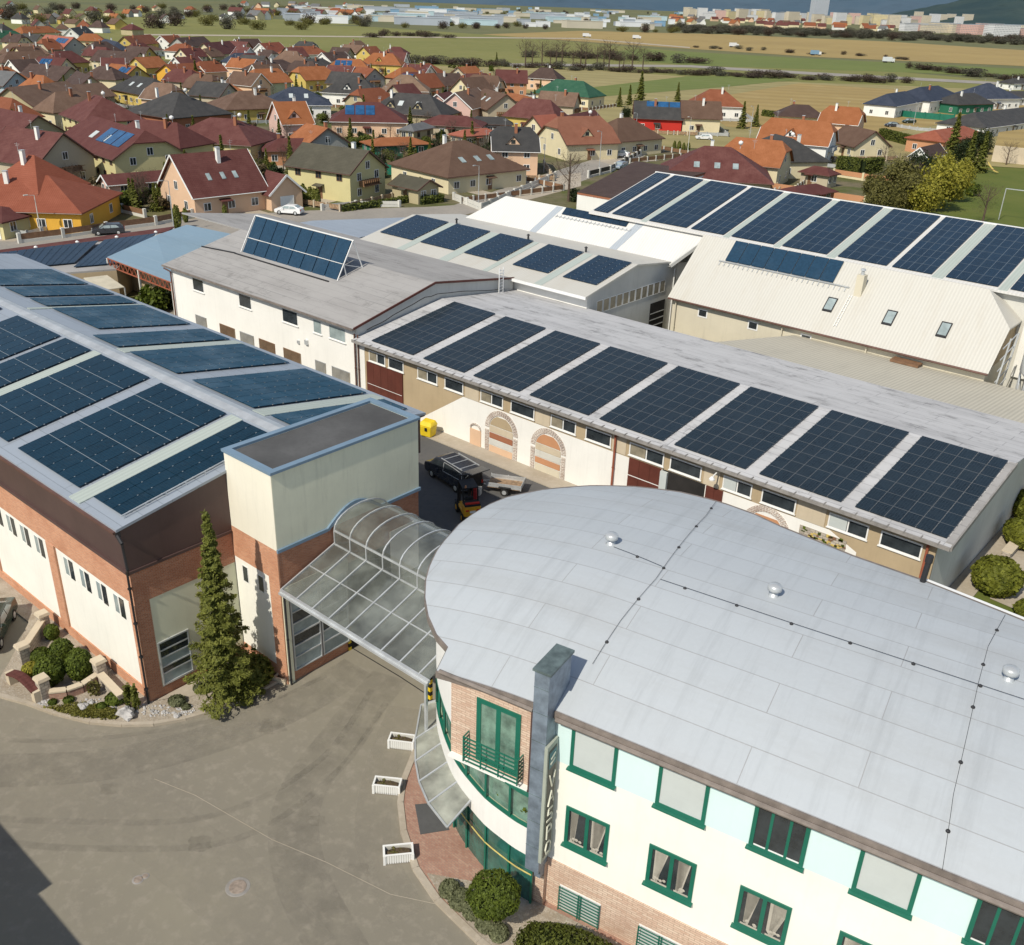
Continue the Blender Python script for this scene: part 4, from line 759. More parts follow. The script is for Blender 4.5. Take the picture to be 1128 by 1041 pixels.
# ---------------- low hall with five arrays
def array_hall():
    t = thing('storage_hall', (-54.2, 74.4, 0), 'low gabled storage hall with five blue solar arrays and a row of gable windows', 'factory hall'); x0, x1 = -86.6, -54.25
    z_ = lambda y: 7.55+.205*(y-74) if y < 82.6 else 9.31-.12*(y-82.6)
    MB().hexa([(x0, 74.9, 0), (x1, 74.9, 0), (x1, 90.5, 0), (x0, 90.5, 0)], [(x0, 74.9, 7.5), (x1, 74.9, 7.5), (x1, 90.5, 8.2), (x0, 90.5, 8.2)]).build('wall', 'white_plaster', t)
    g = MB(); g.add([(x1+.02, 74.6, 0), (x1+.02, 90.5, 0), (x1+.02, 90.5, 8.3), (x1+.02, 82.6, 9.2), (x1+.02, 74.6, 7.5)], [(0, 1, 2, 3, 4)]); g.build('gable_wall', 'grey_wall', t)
    r = MB(); r.slab([(x0-.3, 74, z_(74)), (x1+.25, 74, z_(74)), (x1+.25, 82.6, 9.31), (x0-.3, 82.6, 9.31)], .18).slab([(x0-.3, 82.6, 9.31), (x1+.25, 82.6, 9.31), (x1+.25, 91, z_(91)), (x0-.3, 91, z_(91))], .18); rf = r.build('roof', 'white_corrugated', t)
    MB().box(x0-.3, x1+.3, 73.9, 74.0, 7.3, 7.58).build('eave_trim', 'white_metal', rf)
    for a, b in [(-86.1, -80.7), (-79.4, -74.1), (-72.6, -67.7), (-65.6, -60.8), (-58.9, -54.7)]:
        q = MB(); pv_field(q, a, b, 76.55, 82.5, z_, 5, 5, .03); q.build('solar_array', ['pv_blue', 'light_metal'], rf)
    for a, b in [(-80.6, -79.5), (-74., -72.7), (-67.6, -66.9), (-60.6, -59.6)]: MB().slab([(a, 74.1, z_(74.1)+.03), (b, 74.1, z_(74.1)+.03), (b, 82.5, z_(82.5)+.03), (a, 82.5, z_(82.5)+.03)], .03).build('skylight_strip', 'pale_strip', rf)
    for i in range(11): win(t, (x1+.03, 76.2+i*1.13, 5.4+.0*i), R_(90), 1.0, 1.3, 1, 'white_frame', 'dusty_glass', .06, .03, name='window')
    MB().box(x1+.0, x1+.06, 86., 88.8, 0, 4.5).build('dark_opening', 'room_dark', t)
    m = MB()
    for z in (1.9, 2.6, 3.3): m.box(x1+.06, x1+.1, 86.1, 88.7, z, z+.08)
    m.build('shelf', 'light_metal', t)
    downpipe(t, x1+.15, 90., 0, 8., 'white_metal', .07)
    for x in (-80., -69, -61.): MB().lathe((x, 83.1, 9.2), [(.12, 0), (.1, .45), (.22, .5), (.05, .65)], 8).build('roof_vent', 'dark_metal', rf)
array_hall()
# ---------------- steep cream building + white annex share the ridge with the big hall
def cream_building():
    t = thing('cream_building', (-20.2, 85.8, 0), 'cream rendered building under a steep pale corrugated roof with half hip and roof windows', 'building'); x0, x1 = -51.5, -20.2
    z_ = lambda y: 6.1+.95*(y-85.8)
    MB().box(x0, x1, 85.95, 97, 0, 6.0).build('wall', 'cream_wall', t)
    g = MB(); g.add([(x1+.01, 85.95, 5.9), (x1+.01, 97, 5.9), (x1+.01, 94.2, 9.), (x1+.01, 89., 9.)], [(0, 1, 2, 3)]); g.build('half_gable', 'beige_plaster', t)
    r = MB(); X1 = -19.9
    r.slab([(x0-.4, 85.5, z_(85.5)), (X1, 85.5, z_(85.5)), (X1, 88.9, z_(88.9)), (-22.9, 91.4, z_(91.4)), (x0-.4, 91.4, z_(91.4))], .16).slab([(X1, 88.9, z_(88.9)), (X1, 93.9, z_(88.9)), (-22.9, 91.4, z_(91.4))], .16).slab([(-22.9, 91.4, z_(91.4)), (X1, 93.9, z_(88.9)), (X1, 97.3, z_(85.5)), (x0, 97.3, z_(85.5)), (x0, 91.4, z_(91.4))], .16)
    rf = r.build('roof', 'white_corrugated', t)
    MB().tube((x0-.3, 85.45, 5.75), (X1, 85.45, 5.75), .1, n=8).build('gutter', 'brown_gutter', t)
    for i in range(8):
        a = -48.0+i*1.465; q = MB(); q.slab([(a+.03, 89.5, z_(89.5)+.2), (a+1.43, 89.5, z_(89.5)+.2), (a+1.43, 91.25, z_(91.25)+.2), (a+.03, 91.25, z_(91.25)+.2)], .12); q.build('collector', 'collector', rf)
    m = MB(); m.bar((-48.6, 89.35, z_(89.35)+.15), (-34.6, 89.35, z_(89.35)+.15), .1)
    for i in range(26): x = -48.4+i*.54; m.bar((x, 89.3, z_(89.3)+.1), (x, 89.0, z_(89.0)+.1), .06)
    m.build('collector_rail', 'light_metal', rf)
    for a in (-36., -30.25, -25.35):
        q = MB(); q.slab([(a, 87.25, z_(87.25)+.12), (a+.95, 87.25, z_(87.25)+.12), (a+.95, 88.35, z_(88.35)+.12), (a, 88.35, z_(88.35)+.12)], .12); w = q.build('roof_window', 'dark_metal', rf)
        q = MB(); q.slab([(a+.1, 87.35, z_(87.35)+.13), (a+.85, 87.35, z_(87.35)+.13), (a+.85, 88.25, z_(88.25)+.13), (a+.1, 88.25, z_(88.25)+.13)], .02); q.build('pane', 'window_grey', w)
    c = MB(); c.box(-33.9, -33.2, 88.9, 89.7, z_(88.5)-.2, z_(91)).build('chimney', 'cream_wall', rf); MB().lathe((-33.55, 89.3, z_(91)), [(.18, 0), (.14, .35), (.25, .42), (.2, .55)], 10).build('cowl', 'light_metal', rf)
    l = MB()
    for x in (-34.2, -33.95): l.bar((x, 86.2, z_(86.2)+.12), (x, 88.8, z_(88.8)+.12), .05)
    for i in range(9): y = 86.3+i*.3; l.bar((-34.2, y, z_(y)+.12), (-33.95, y, z_(y)+.12), .04)
    l.build('roof_ladder', 'white_metal', rf)
    for a in (-48.4, -42.7, -37.1): win(t, (a, 85.95, 4.45), 0, 1.1, .85, 1, 'white_frame', 'window_dark', .12, .04)
    for a in (-31.5, -28.5, -22.9): MB().box(a, a+1.6, 85.9, 85.96, 4.9, 5.0).build('vent_slot', 'dark_metal', t)
    for x in (-51., -39., -30.6): downpipe(t, x, 85.75, 0, 5.8, 'cream_wall', .07)
    a = thing('white_annex', (-80.5, 89, 0), 'white annex with steep bright roof holding one narrow strip of solar modules', 'building'); z2 = lambda y: 8.45+.78*(y-88.9)
    MB().hexa([(-84.3, 90.6, 0), (-54.2, 90.6, 0), (-52., 97, 0), (-81, 97, 0)], [(-84.3, 90.6, 8.1), (-54.2, 90.6, 8.1), (-52., 97, 8.1), (-81, 97, 8.1)]).build('wall', 'white_plaster', a)
    r = MB(); r.slab([(-84.6, 88.6, z2(88.6)), (-54., 88.6, z2(88.6)), (-51.6, 92.5, z2(92.5)), (-80.6, 92.5, z2(92.5))], .16).slab([(-80.6, 92.5, z2(92.5)), (-51.6, 92.5, z2(92.5)), (-51.6, 98, 8.3), (-80.6, 98, 8.3)], .16); rf = r.build('roof', 'white_sheet', a)
    for x in (-72.9, -61.3):
        k = 1.0; MB().slab([(x-1., 88.7, z2(88.7)+.03), (x, 88.7, z2(88.7)+.03), (x+1.4, 92.4, z2(92.4)+.03), (x+.4, 92.4, z2(92.4)+.03)], .03).build('skylight_strip', 'grey_strip', rf)
    q = MB(); pv_field(q, -71.1, -61.9, 91.55, 92.4, z2, 9, 1, .04, clamps=False); q.build('solar_array', ['pv_blue', 'light_metal'], rf)
    m = MB()
    for i in range(20): x = -71.6+i*.55; m.bar((x, 91.1, z2(91.1)+.08), (x+.1, 91.4, z2(91.4)+.08), .07)
    m.bar((-71.7, 91.25, z2(91.25)+.05), (-61.0, 91.25, z2(91.25)+.05), .06); m.build('panel_rail', 'light_metal', rf)
    v = MB(); v.bar((-53.9, 88.6, z2(88.6)-.05), (-51.6, 92.4, z2(92.4)-.05), .25, .35).build('verge', 'grey_wall', rf)
cream_building()
def big_hall():
    t = thing('solar_hall', (-67, 92, 0), 'largest hall at the back, its whole front roof slope covered with wide solar arrays', 'factory hall'); X0, X1 = -67.4, 16.
    z_ = lambda y: 11.4+.236*(y-92)
    MB().hexa([(X0+.3, 92.5, 0), (X1, 92.5, 0), (X1, 118, 0), (X0+.3, 118, 0)], [(X0+.3, 92.5, 11.2), (X1, 92.5, 11.2), (X1, 118, 11.2), (X0+.3, 118, 11.2)]).build('wall', 'pale_wall', t)
    g = MB(); g.add([(X0+.28, 92.5, 11), (X0+.28, 105.2, 14.3), (X0+.28, 118, 11)], [(0, 1, 2)]); g.build('gable', 'pale_wall', t)
    r = MB(); r.slab([(X0, 91.9, z_(91.9)), (X1, 91.9, z_(91.9)), (X1, 105.2, z_(105.2)), (X0, 105.2, z_(105.2))], .2).slab([(X0, 105.2, z_(105.2)), (X1, 105.2, z_(105.2)), (X1, 118.5, 11.2), (X0, 118.5, 11.2)], .2); rf = r.build('roof', 'white_sheet', t)
    A = [(-67.1, -65.1), (-64.5, -60.45), (-59.5, -54.65), (-54.1, -50.1), (-49.2, -44.3), (-43.4, -38.6), (-37.5, -32.6), (-32.1, -28.35), (-27.1, -22.5), (-21.5, -17.), (-16., -11.), (-10, -5), (-4, 1)]
    for a, b in A: q = MB(); pv_field(q, a, b, 92.35, 104.95, z_, 5, 8, .03, clamps=False, cols=True, rows=True, rw=.045); q.build('solar_array', ['pv_blue', 'rail_blue'], rf)
    for i, (a, b) in enumerate(zip(A, A[1:])):
        if b[0]-a[1] > .8: MB().slab([(a[1]+.12, 92., z_(92.)+.03), (b[0]-.12, 92., z_(92)+.03), (b[0]-.12, 105, z_(105)+.03), (a[1]+.12, 105, z_(105)+.03)], .03).build('skylight_strip', 'pale_strip', rf)
    MB().bar((X0, 105.2, z_(105.2)+.05), (X1, 105.2, z_(105.2)+.05), .25, .12).build('ridge_cap', 'white_metal', rf)
    e = MB(); e.box(-19.7, X1, 91.6, 92.0, 11.0, 11.35).build('eave_trim', 'brown_gutter', rf); MB().box(-19.6, X1, 92.2, 92.5, 4, 11.1).build('front_wall', 'white_plaster', t)
big_hall()
def small_sheds():
    t = thing('lean_to_roof', (-20, 75.2, 0), 'low cream corrugated shed roof between the workshop and the cream building', 'shed')
    r = MB(); r.slab([(-40.6, 75.2, 6.0), (-8, 75.2, 6.0), (-8, 85.9, 5.0), (-37.6, 85.9, 5.0)], .15); r.build('roof', 'cream_corrugated', t); MB().box(-38, -8.2, 75.4, 85.7, 0, 4.9).build('wall', 'cream_wall', t)
    MB().box(-27.9, -25.4, 84.6, 85.7, 5.15, 5.35).build('hatch', 'wood_brown', t)
    # silo on a strut frame
    s = thing('silo', (-16.6, 88, 0), 'white silo on a braced leg frame at the right edge behind the cream building', 'silo'); MB().lathe((-16.2, 88, 0), [(.5, 4.6), (1.9, 6.2), (1.9, 9.7), (1.5, 10.3), (.4, 10.8)], 28).build('tank', 'white_metal', s, True)
    f = MB()
    for a in range(6):
        p = Vector((-16.2+1.8*math.cos(a*1.047), 88+1.8*math.sin(a*1.047), 0)); q = Vector((-16.2+1.8*math.cos(a*1.047+1.047), 88+1.8*math.sin(a*1.047+1.047), 0)); f.bar(p, p+Vector((0, 0, 6.5)), .14).bar(p, q+Vector((0, 0, 5.8)), .09).bar(q, p+Vector((0, 0, 5.8)), .09)
    f.build('leg_frame', 'light_metal', s)
    st = thing('steel_stair', (-19.2, 87, 0), 'pale steel scaffold leaning by the shaded gable beside the silo', 'scaffold'); f = MB()
    for y in (86.2, 88.4): f.bar((-19.5, y, 0), (-19., y, 9), .12)
    for k in range(9): f.bar((-19.4, 86.2, k), (-19.1, 88.4, k+.9), .07)
    f.build('frame', 'light_metal', st)
    # solar roofed garage row behind the left hall
    g = thing('garage_row', (-100, 60, 0), 'low garage row with maroon edge and two dark solar arrays behind the left hall', 'garage'); P = [at(-30, 308, 3.6), at(128, 296, 3.6), at(190, 252, 4.1), at(-20, 280, 4.1)]
    for i in range(4): P[i].z = 3.6 if i < 2 else 4.1
    MB().hexa([(p.x, p.y, 0) for p in P], [(p.x, p.y, p.z-.2) for p in P]).build('wall', 'beige_plaster', g); rf = MB().slab(P, .2).build('roof', 'bitumen_roof', g)
    a, b, c, d = P; bl = lambda u, v, h=.0: (a*(1-u)*(1-v)+b*u*(1-v)+c*u*v+d*(1-u)*v)+Vector((0, 0, h))
    for u0, u1, v0, v1, n in ((.05, .63, .22, .8, 12), (.66, .97, .1, .8, 7)):
        q = MB()
        for i in range(n): ua = u0+(u1-u0)*i/n; ub = u0+(u1-u0)*(i+.93)/n; q.slab([bl(ua, v0, .2), bl(ub, v0, .2), bl(ub, v1, .45), bl(ua, v1, .45)], .08)
        q.build('solar_array', 'pv_blue', rf)
    q = MB().slab([bl(0, .86, .1), bl(1, .9, .1), bl(1, 1.05, .1), bl(0, 1.05, .1)], .1).build('maroon_edge', 'tiles_maroon', rf)
    q = MB()
    for u in (.28, .5, .72, .95): p = bl(u, .84, 0); q.lathe(p, [(.12, 0), (.12, .4), (.25, .45), (.1, .6)], 8)
    q.build('vent_cap', 'white_metal', rf)
    # blue-grey sheet roof with lattice edge
    s = thing('open_shed', (-97, 62, 0), 'open shed with blue-grey sheet roof and rusty lattice beam beside the white building', 'shed'); Q = [at(118, 283, 4.6), at(189, 310, 4.6), at(262, 260, 4.6), at(206, 250, 4.6), at(172, 260, 4.9)]
    Q = [Vector((p.x, p.y, z)) for p, z in zip(Q, (4.6, 4.6, 4.7, 4.9, 5.0))]; MB().slab(Q, .12).build('roof', 'bluegrey_roof', s)
    l = MB(); A, B = Q[0]-Vector((0, 0, .15)), Q[1]-Vector((0, 0, .15)); dn = Vector((0, 0, -.9)); l.bar(A, B, .12).bar(A+dn, B+dn, .12); n = 14
    for i in range(n): p = A.lerp(B, i/n); q = A.lerp(B, (i+.5)/n); r_ = A.lerp(B, (i+1)/n); l.bar(p, q+dn, .07).bar(q+dn, r_, .07)
    l.build('lattice_beam', 'rust_pipe', s); l = MB()
    for k in (0, .5, 1): p = A.lerp(B, k); l.bar(p, (p.x, p.y, 0), .2)
    l.build('post', 'pale_wall', s); MB().prism([(p.x, p.y) for p in (Q[0]+Vector((-1, 3, 0)), Q[1]+Vector((-2, 2.5, 0)), Q[2], Q[3])], 0, 4.2).build('back_wall', 'beige_plaster', s)
    w = thing('sun_shade', at(110, 318, 0), 'small cream canopy sheet beside the open shed', 'canopy'); Z = 3.2; q = [at(92, 306, Z), at(104, 321, Z), at(137, 316, Z), at(118, 303, Z)]
    MB().slab(q, .08).build('sheet', 'tan_sheet', w); m = MB()
    for p in q: m.bar((p.x, p.y, 0), (p.x, p.y, Z-.1), .1)
    m.build('post', 'light_metal', w)
    # flat roof block behind the white building, up to the street
    P = [at(262, 257, 7.2), at(395, 263, 7.2), at(418, 258, 7.2), at(520, 238, 7.2), at(345, 244, 7.2)]; P = [Vector((p.x, p.y, 7.2)) for p in P]
    b = thing('flat_roof_block', (P[0].x, P[0].y, 0), 'flat roofed block with pale grey felt between the white building and the street', 'building'); MB().hexa([(p.x, p.y, 0) for p in P], [(p.x, p.y, 7.1) for p in P]).build('wall', 'white_plaster', b); MB().slab([p+Vector((0, 0, .12)) for p in P], .12).build('roof', 'grey_sheet', b)
    P = [at(300, 262, 8.), at(262, 258, 8.), at(246, 238, 8.), at(249, 236, 8.2)]
small_sheds()
# ================================================================ ground, streets, yard
def flat(name, pts, z, m, kind='structure'):
    mb = MB(); mb.add([(p[0], p[1], z) for p in pts], [tuple(range(len(pts)))]); return structure(mb, name, m)
def px(pts, z=0.): return [(lambda p: (p.x, p.y))(at(x, y, z)) for x, y in pts]
def ground():
    flat('ground', [(-9000, -600), (4000, -600), (9000, 12000), (-16000, 12000)], -.02, 'far_plain')
    flat('village_ground', [(-620, -60), (60, -60), (120, 260), (-100, 620), (-760, 560)], .0, 'village_ground')
    flat('factory_yard', [(-64, -40), (50, -40), (50, 53.4), (-20, 53.4), (-64, 53.4)], .03, 'asphalt')
    flat('rear_yard', [(-106, 30), (-64, 30), (-64, 52), (-64, 75), (-106, 75)], .03, 'road_grey')
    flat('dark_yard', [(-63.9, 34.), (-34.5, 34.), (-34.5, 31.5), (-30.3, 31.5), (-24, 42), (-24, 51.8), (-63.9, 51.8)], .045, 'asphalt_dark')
    mb = MB(); mb.box(-63.8, -13, 51.8, 53.45, .03, .13); structure(mb, 'concrete_strip', 'concrete')
    mb = MB(); mb.box(-12.7, -11.2, 52, 82, .0, .12); structure(mb, 'side_path', 'concrete')
    # pavement round the office entrance, with kerb
    W = [UV(-23.2, 33), UV(-22.9, 31.2)]+[at(x, y, .1) for x, y in ((472, 795), (456, 832), (444, 862), (441, 885), (444.5, 916), (458, 957), (482, 992), (528, 1037), (580, 1078), (700, 1150))]+[UV(14, 19.6)]
    inn = [UV(-22, 34), UV(14, 25.3)]
    mb = MB(); q = [UV(-21.9, 33), UV(-17, 26.3), UV(-12.5, 25.2), UV(14, 25.2)]; lo = [(w.x, w.y) for w in W]+[(v.x, v.y) for v in reversed(q)]
    mb.prism(lo, .03, .15); structure(mb, 'pavement', 'paving')
    mb = MB()
    for a, b in zip(W, W[1:]): mb.bar((a.x, a.y, .1), (b.x, b.y, .1), .28, .18)
    structure(mb, 'kerb', 'concrete')
    B = [at(x, y, .155) for x, y in ((470, 962), (484, 985), (532, 1034), (585, 1076), (705, 1148))]+[UV(14, 19.9), UV(14, 25.1), UV(-12.5, 24.9), at(526, 972, .155)]
    structure(MB().prism([(b.x, b.y) for b in B], .1, .17), 'planting_bed', 'gravel')
    m = MB(); m.slab([at(463, 919, .17), at(495, 914, .17), at(481, 884, .17), at(457, 886, .17)], .015); tag(m.build('door_mat', 'dark_membrane'), 'large dark grey entrance mat under the glass awning', 'door mat')
    # planted verge by the brick hall
    E = px([(-10, 765), (30, 776), (60, 787), (100, 797), (135, 800), (170, 799), (205, 793), (240, 783), (275, 768), (305, 752), (322, 742)])
    I = [(-35.9, 24.), (-39.1, 24), (-39.1, 18.5), (-58, 18.5), (-58, 17.2), (-50.5, 17.4), (-47.6, 15.)]
    structure(MB().prism(E+I, .02, .12), 'garden_bed', 'gravel')
    mb = MB()
    for a, b in zip(E, E[1:]): mb.bar((*a, .08), (*b, .08), .22, .2)
    structure(mb, 'garden_kerb', 'concrete')
    flat('hall_footpath', [(-39.1, 19.3), (-38.2, 19.3), (-37.4, 23.6), (-39.1, 23.9)], .13, 'concrete')
    flat('side_lawn', [(-11.2, 50), (60, 50), (60, 86), (-11.2, 86)], .02, 'lawn')
    # joints, cover plates in the road
    for a, b in (((-40.6, 18.5), (-17.5, 15.6)), ((-33.5, 29), (-27.2, 26)), ((-35, 26.4), (-25.6, 23.6))):
        pass
    for x, y, r, l in ((262, 977, .42, 'large round manhole cover in the road'), (152, 969, .2, 'small round cover left of the manhole'), (160, 965, .14, 'tiny round cap right beside the small cover')):
        p = at(x, y, .03); s = MB(); s.mat(0).lathe((p.x, p.y, .03), [(r*1.2, 0), (r*1.15, .01), (r, .012)], 24).mat(1).lathe((p.x, p.y, .042), [(r*.85, 0), (r*.8, .01), (.05, .012)], 24); single(s, 'manhole_cover', ['trim_grey', 'manhole_iron'], l, 'manhole cover')
    s = MB(); rr = random.Random(1); P = [at(170, 858, .035), at(215, 876, .035), at(300, 925, .035), at(360, 950, .035), at(430, 985, .035), at(500, 1000, .035)]
    for a, b in zip(P, P[1:]): s.bar(a, b, .018, .006)
    structure(s, 'road_joint', 'concrete')
    s = MB(); P = [at(385, 712, .035), at(440, 745, .035), at(475, 768, .035)]
    for a, b in zip(P, P[1:]): s.bar(a, b, .06, .006)
    structure(s, 'drain_slot', 'rubber')
    def ribbon(P, w, z, m_, nm):
        Q = curve_pts([tuple(at(x, y, 0))[:2] for x, y in P], .8); mb = MB(); V = []
        for i, p in enumerate(Q):
            a = Q[max(0, i-1)]; b = Q[min(len(Q)-1, i+1)]; d = Vector((b[0]-a[0], b[1]-a[1])).normalized(); V += [(p[0]-d.y*w/2, p[1]+d.x*w/2, z), (p[0]+d.y*w/2, p[1]-d.x*w/2, z)]
        mb.add(V, [(2*i, 2*i+1, 2*i+3, 2*i+2) for i in range(len(Q)-1)]); structure(mb, nm, m_)
    z = .034
    for P, w, m_ in (([(395, 735), (330, 775), (240, 812), (120, 842), (-20, 850)], 2.2, 'tyre_mark'), ([(430, 745), (385, 800), (330, 880), (330, 960), (380, 1060)], 2.2, 'tyre_mark'), ([(410, 760), (350, 840), (230, 900), (60, 905), (-20, 900)], .35, 'tyre_mark'), ([(425, 775), (372, 850), (260, 925), (90, 935), (-20, 925)], .35, 'tyre_mark'),
                     ([(360, 745), (250, 790), (100, 815), (-20, 815)], .3, 'tyre_mark'), ([(445, 780), (420, 850), (412, 930), (450, 1010)], 1.6, 'worn_patch'), ([(0, 880), (140, 900), (260, 985), (330, 1060)], 3.2, 'worn_patch'), ([(20, 800), (150, 820), (300, 800)], 1.2, 'worn_patch')): ribbon(P, w, z, m_, 'road_wear'); z += .0015
    for x, y, r in ((300, 800, .7), (220, 930, .5), (350, 905, .35), (120, 870, .4), (395, 960, .45)): q = at(x, y, 0); mb = MB(); mb.add([(q.x+r*math.cos(k*.4)*(1+.3*math.sin(k*1.7)), q.y+r*math.sin(k*.4)*(1+.2*math.sin(k*2.3)), z) for k in range(16)], [tuple(range(16))]); structure(mb, 'road_stain', 'oil_stain'); z += .001
    # the street through the village and plots
    road = px([(-60, 292), (200, 262), (345, 250), (420, 243), (500, 240), (560, 224), (640, 200), (700, 178), (745, 150), (735, 146), (665, 172), (600, 192), (500, 226), (470, 228), (340, 232), (240, 238), (180, 244), (0, 262), (-60, 270)])
    flat('street', road, .012, 'road_grey'); flat('side_street', px([(930, 152), (1128, 170), (1128, 182), (960, 168), (905, 160)]), .012, 'road_grey')
    flat('playing_field', px([(930, 270), (1140, 300), (1200, 230), (1200, 175), (1085, 176), (1010, 190), (960, 220)]), .014, 'lawn')
    flat('gravel_plot', px([(640, 205), (560, 226), (575, 200), (640, 190)]), .016, 'concrete')
    # fields
    flat('green_field', px([(150, 66), (-80, 55), (-80, 22), (60, 24), (400, 29), (560, 40), (700, 52), (1128, 92), (1128, 105), (900, 92), (640, 80)]), .05, 'green_field')
    flat('green_field', px([(-80, 40), (-80, 12), (150, 12), (400, 27), (150, 35)]), .045, 'green_field')
    flat('straw_field', px([(530, 38), (640, 34), (800, 38), (980, 46), (1200, 60), (1200, 78), (1128, 73), (900, 63), (700, 50)]), .09, 'straw_field')
    flat('fresh_field', px([(640, 62), (700, 54), (900, 65), (1128, 76), (1200, 82), (1200, 90), (1000, 80), (760, 72)]), .1, 'fresh_field')
    flat('pale_field', px([(200, 78), (430, 72), (640, 76), (800, 88), (1000, 95), (1200, 104), (1200, 190), (700, 160), (500, 140), (200, 110)]), .1, 'pale_field')
    flat('fresh_field', px([(640, 98), (760, 84), (840, 84), (880, 88), (800, 96), (660, 107)]), .14, 'fresh_field')
    flat('straw_field', px([(760, 112), (880, 92), (1128, 108), (1128, 122), (960, 150), (800, 140)]), .13, 'straw_field')
    flat('field_road', px([(140, 37.5), (400, 40), (640, 42), (760, 52), (760, 53.2), (640, 43), (400, 41.3), (140, 39)]), .16, 'concrete')
    flat('railway', px([(560, 70), (760, 72), (900, 80), (1200, 96), (1200, 99), (900, 83), (760, 74.5), (560, 72.5)]), .16, 'road_grey')
ground()
# ---------------- planters
def planters():
    C = [((at(443, 822).x, at(443, 822).y), 33, 'white slatted planter box farthest up the road, beside the canopy'), ((at(427, 871).x, at(427, 871).y), 35, 'middle one of three white slatted planter boxes on the road'), ((at(439, 946).x, at(439, 946).y), 50, 'white slatted planter box nearest the viewer, turned askew by the kerb')]
    base = None
    for (x, y), a, lab in C:
        if base is None:
            t = thing('planter_box', (x, y, .03), lab, 'planter', 'white planter boxes beside the road', base=(0, 0, 0)); L_, W_, H_ = .6, .27, .5
            m = MB(); m.box(-L_, L_, -W_, -W_+.04, .06, H_).box(-L_, L_, W_-.04, W_, .06, H_).box(-L_, -L_+.04, -W_, W_, .06, H_).box(L_-.04, L_, -W_, W_, .06, H_).box(-L_, L_, -W_, W_, .06, .1); m.build('box', 'pale_wall', t)
            m = MB()
            for i in range(12): xx = -L_+.03+i*.1; m.box(xx, xx+.065, -W_-.02, -W_, .03, H_-.02); m.box(xx, xx+.065, W_, W_+.02, .03, H_-.02)
            for i in range(5): yy = -W_+.02+i*.1; m.box(-L_-.02, -L_, yy, yy+.065, .03, H_-.02); m.box(L_, L_+.02, yy, yy+.065, .03, H_-.02)
            for sx in (-1, 1):
                for sy in (-1, 1): m.box(sx*L_-.05, sx*L_+.05, sy*W_-.05, sy*W_+.05, 0, H_)
            m.build('slats', 'white_frame', t); m = MB(); m.box(-L_-.04, L_+.04, -W_-.04, -W_+.04, H_, H_+.03).box(-L_-.04, L_+.04, W_-.04, W_+.04, H_, H_+.03).box(-L_-.04, -L_+.04, -W_+.04, W_-.04, H_, H_+.03).box(L_-.04, L_+.04, -W_+.04, W_-.04, H_, H_+.03); m.build('rim', 'white_frame', t)
            m = MB(); m.blob((0, 0, H_-.12), (L_-.05, W_-.05, .06), 3, .1, 16, 6); m.mat(1); cloud(m, (0, 0, H_-.06), (.5, .2, .05), 60, .03); m.build('soil', ['soil_brown', 'olive_leaf'], t); base = t
        else: t = copy_tree(base); t['label'] = lab; t.location = (x, y, .03)
        t.rotation_euler.z = R_(a)
planters()
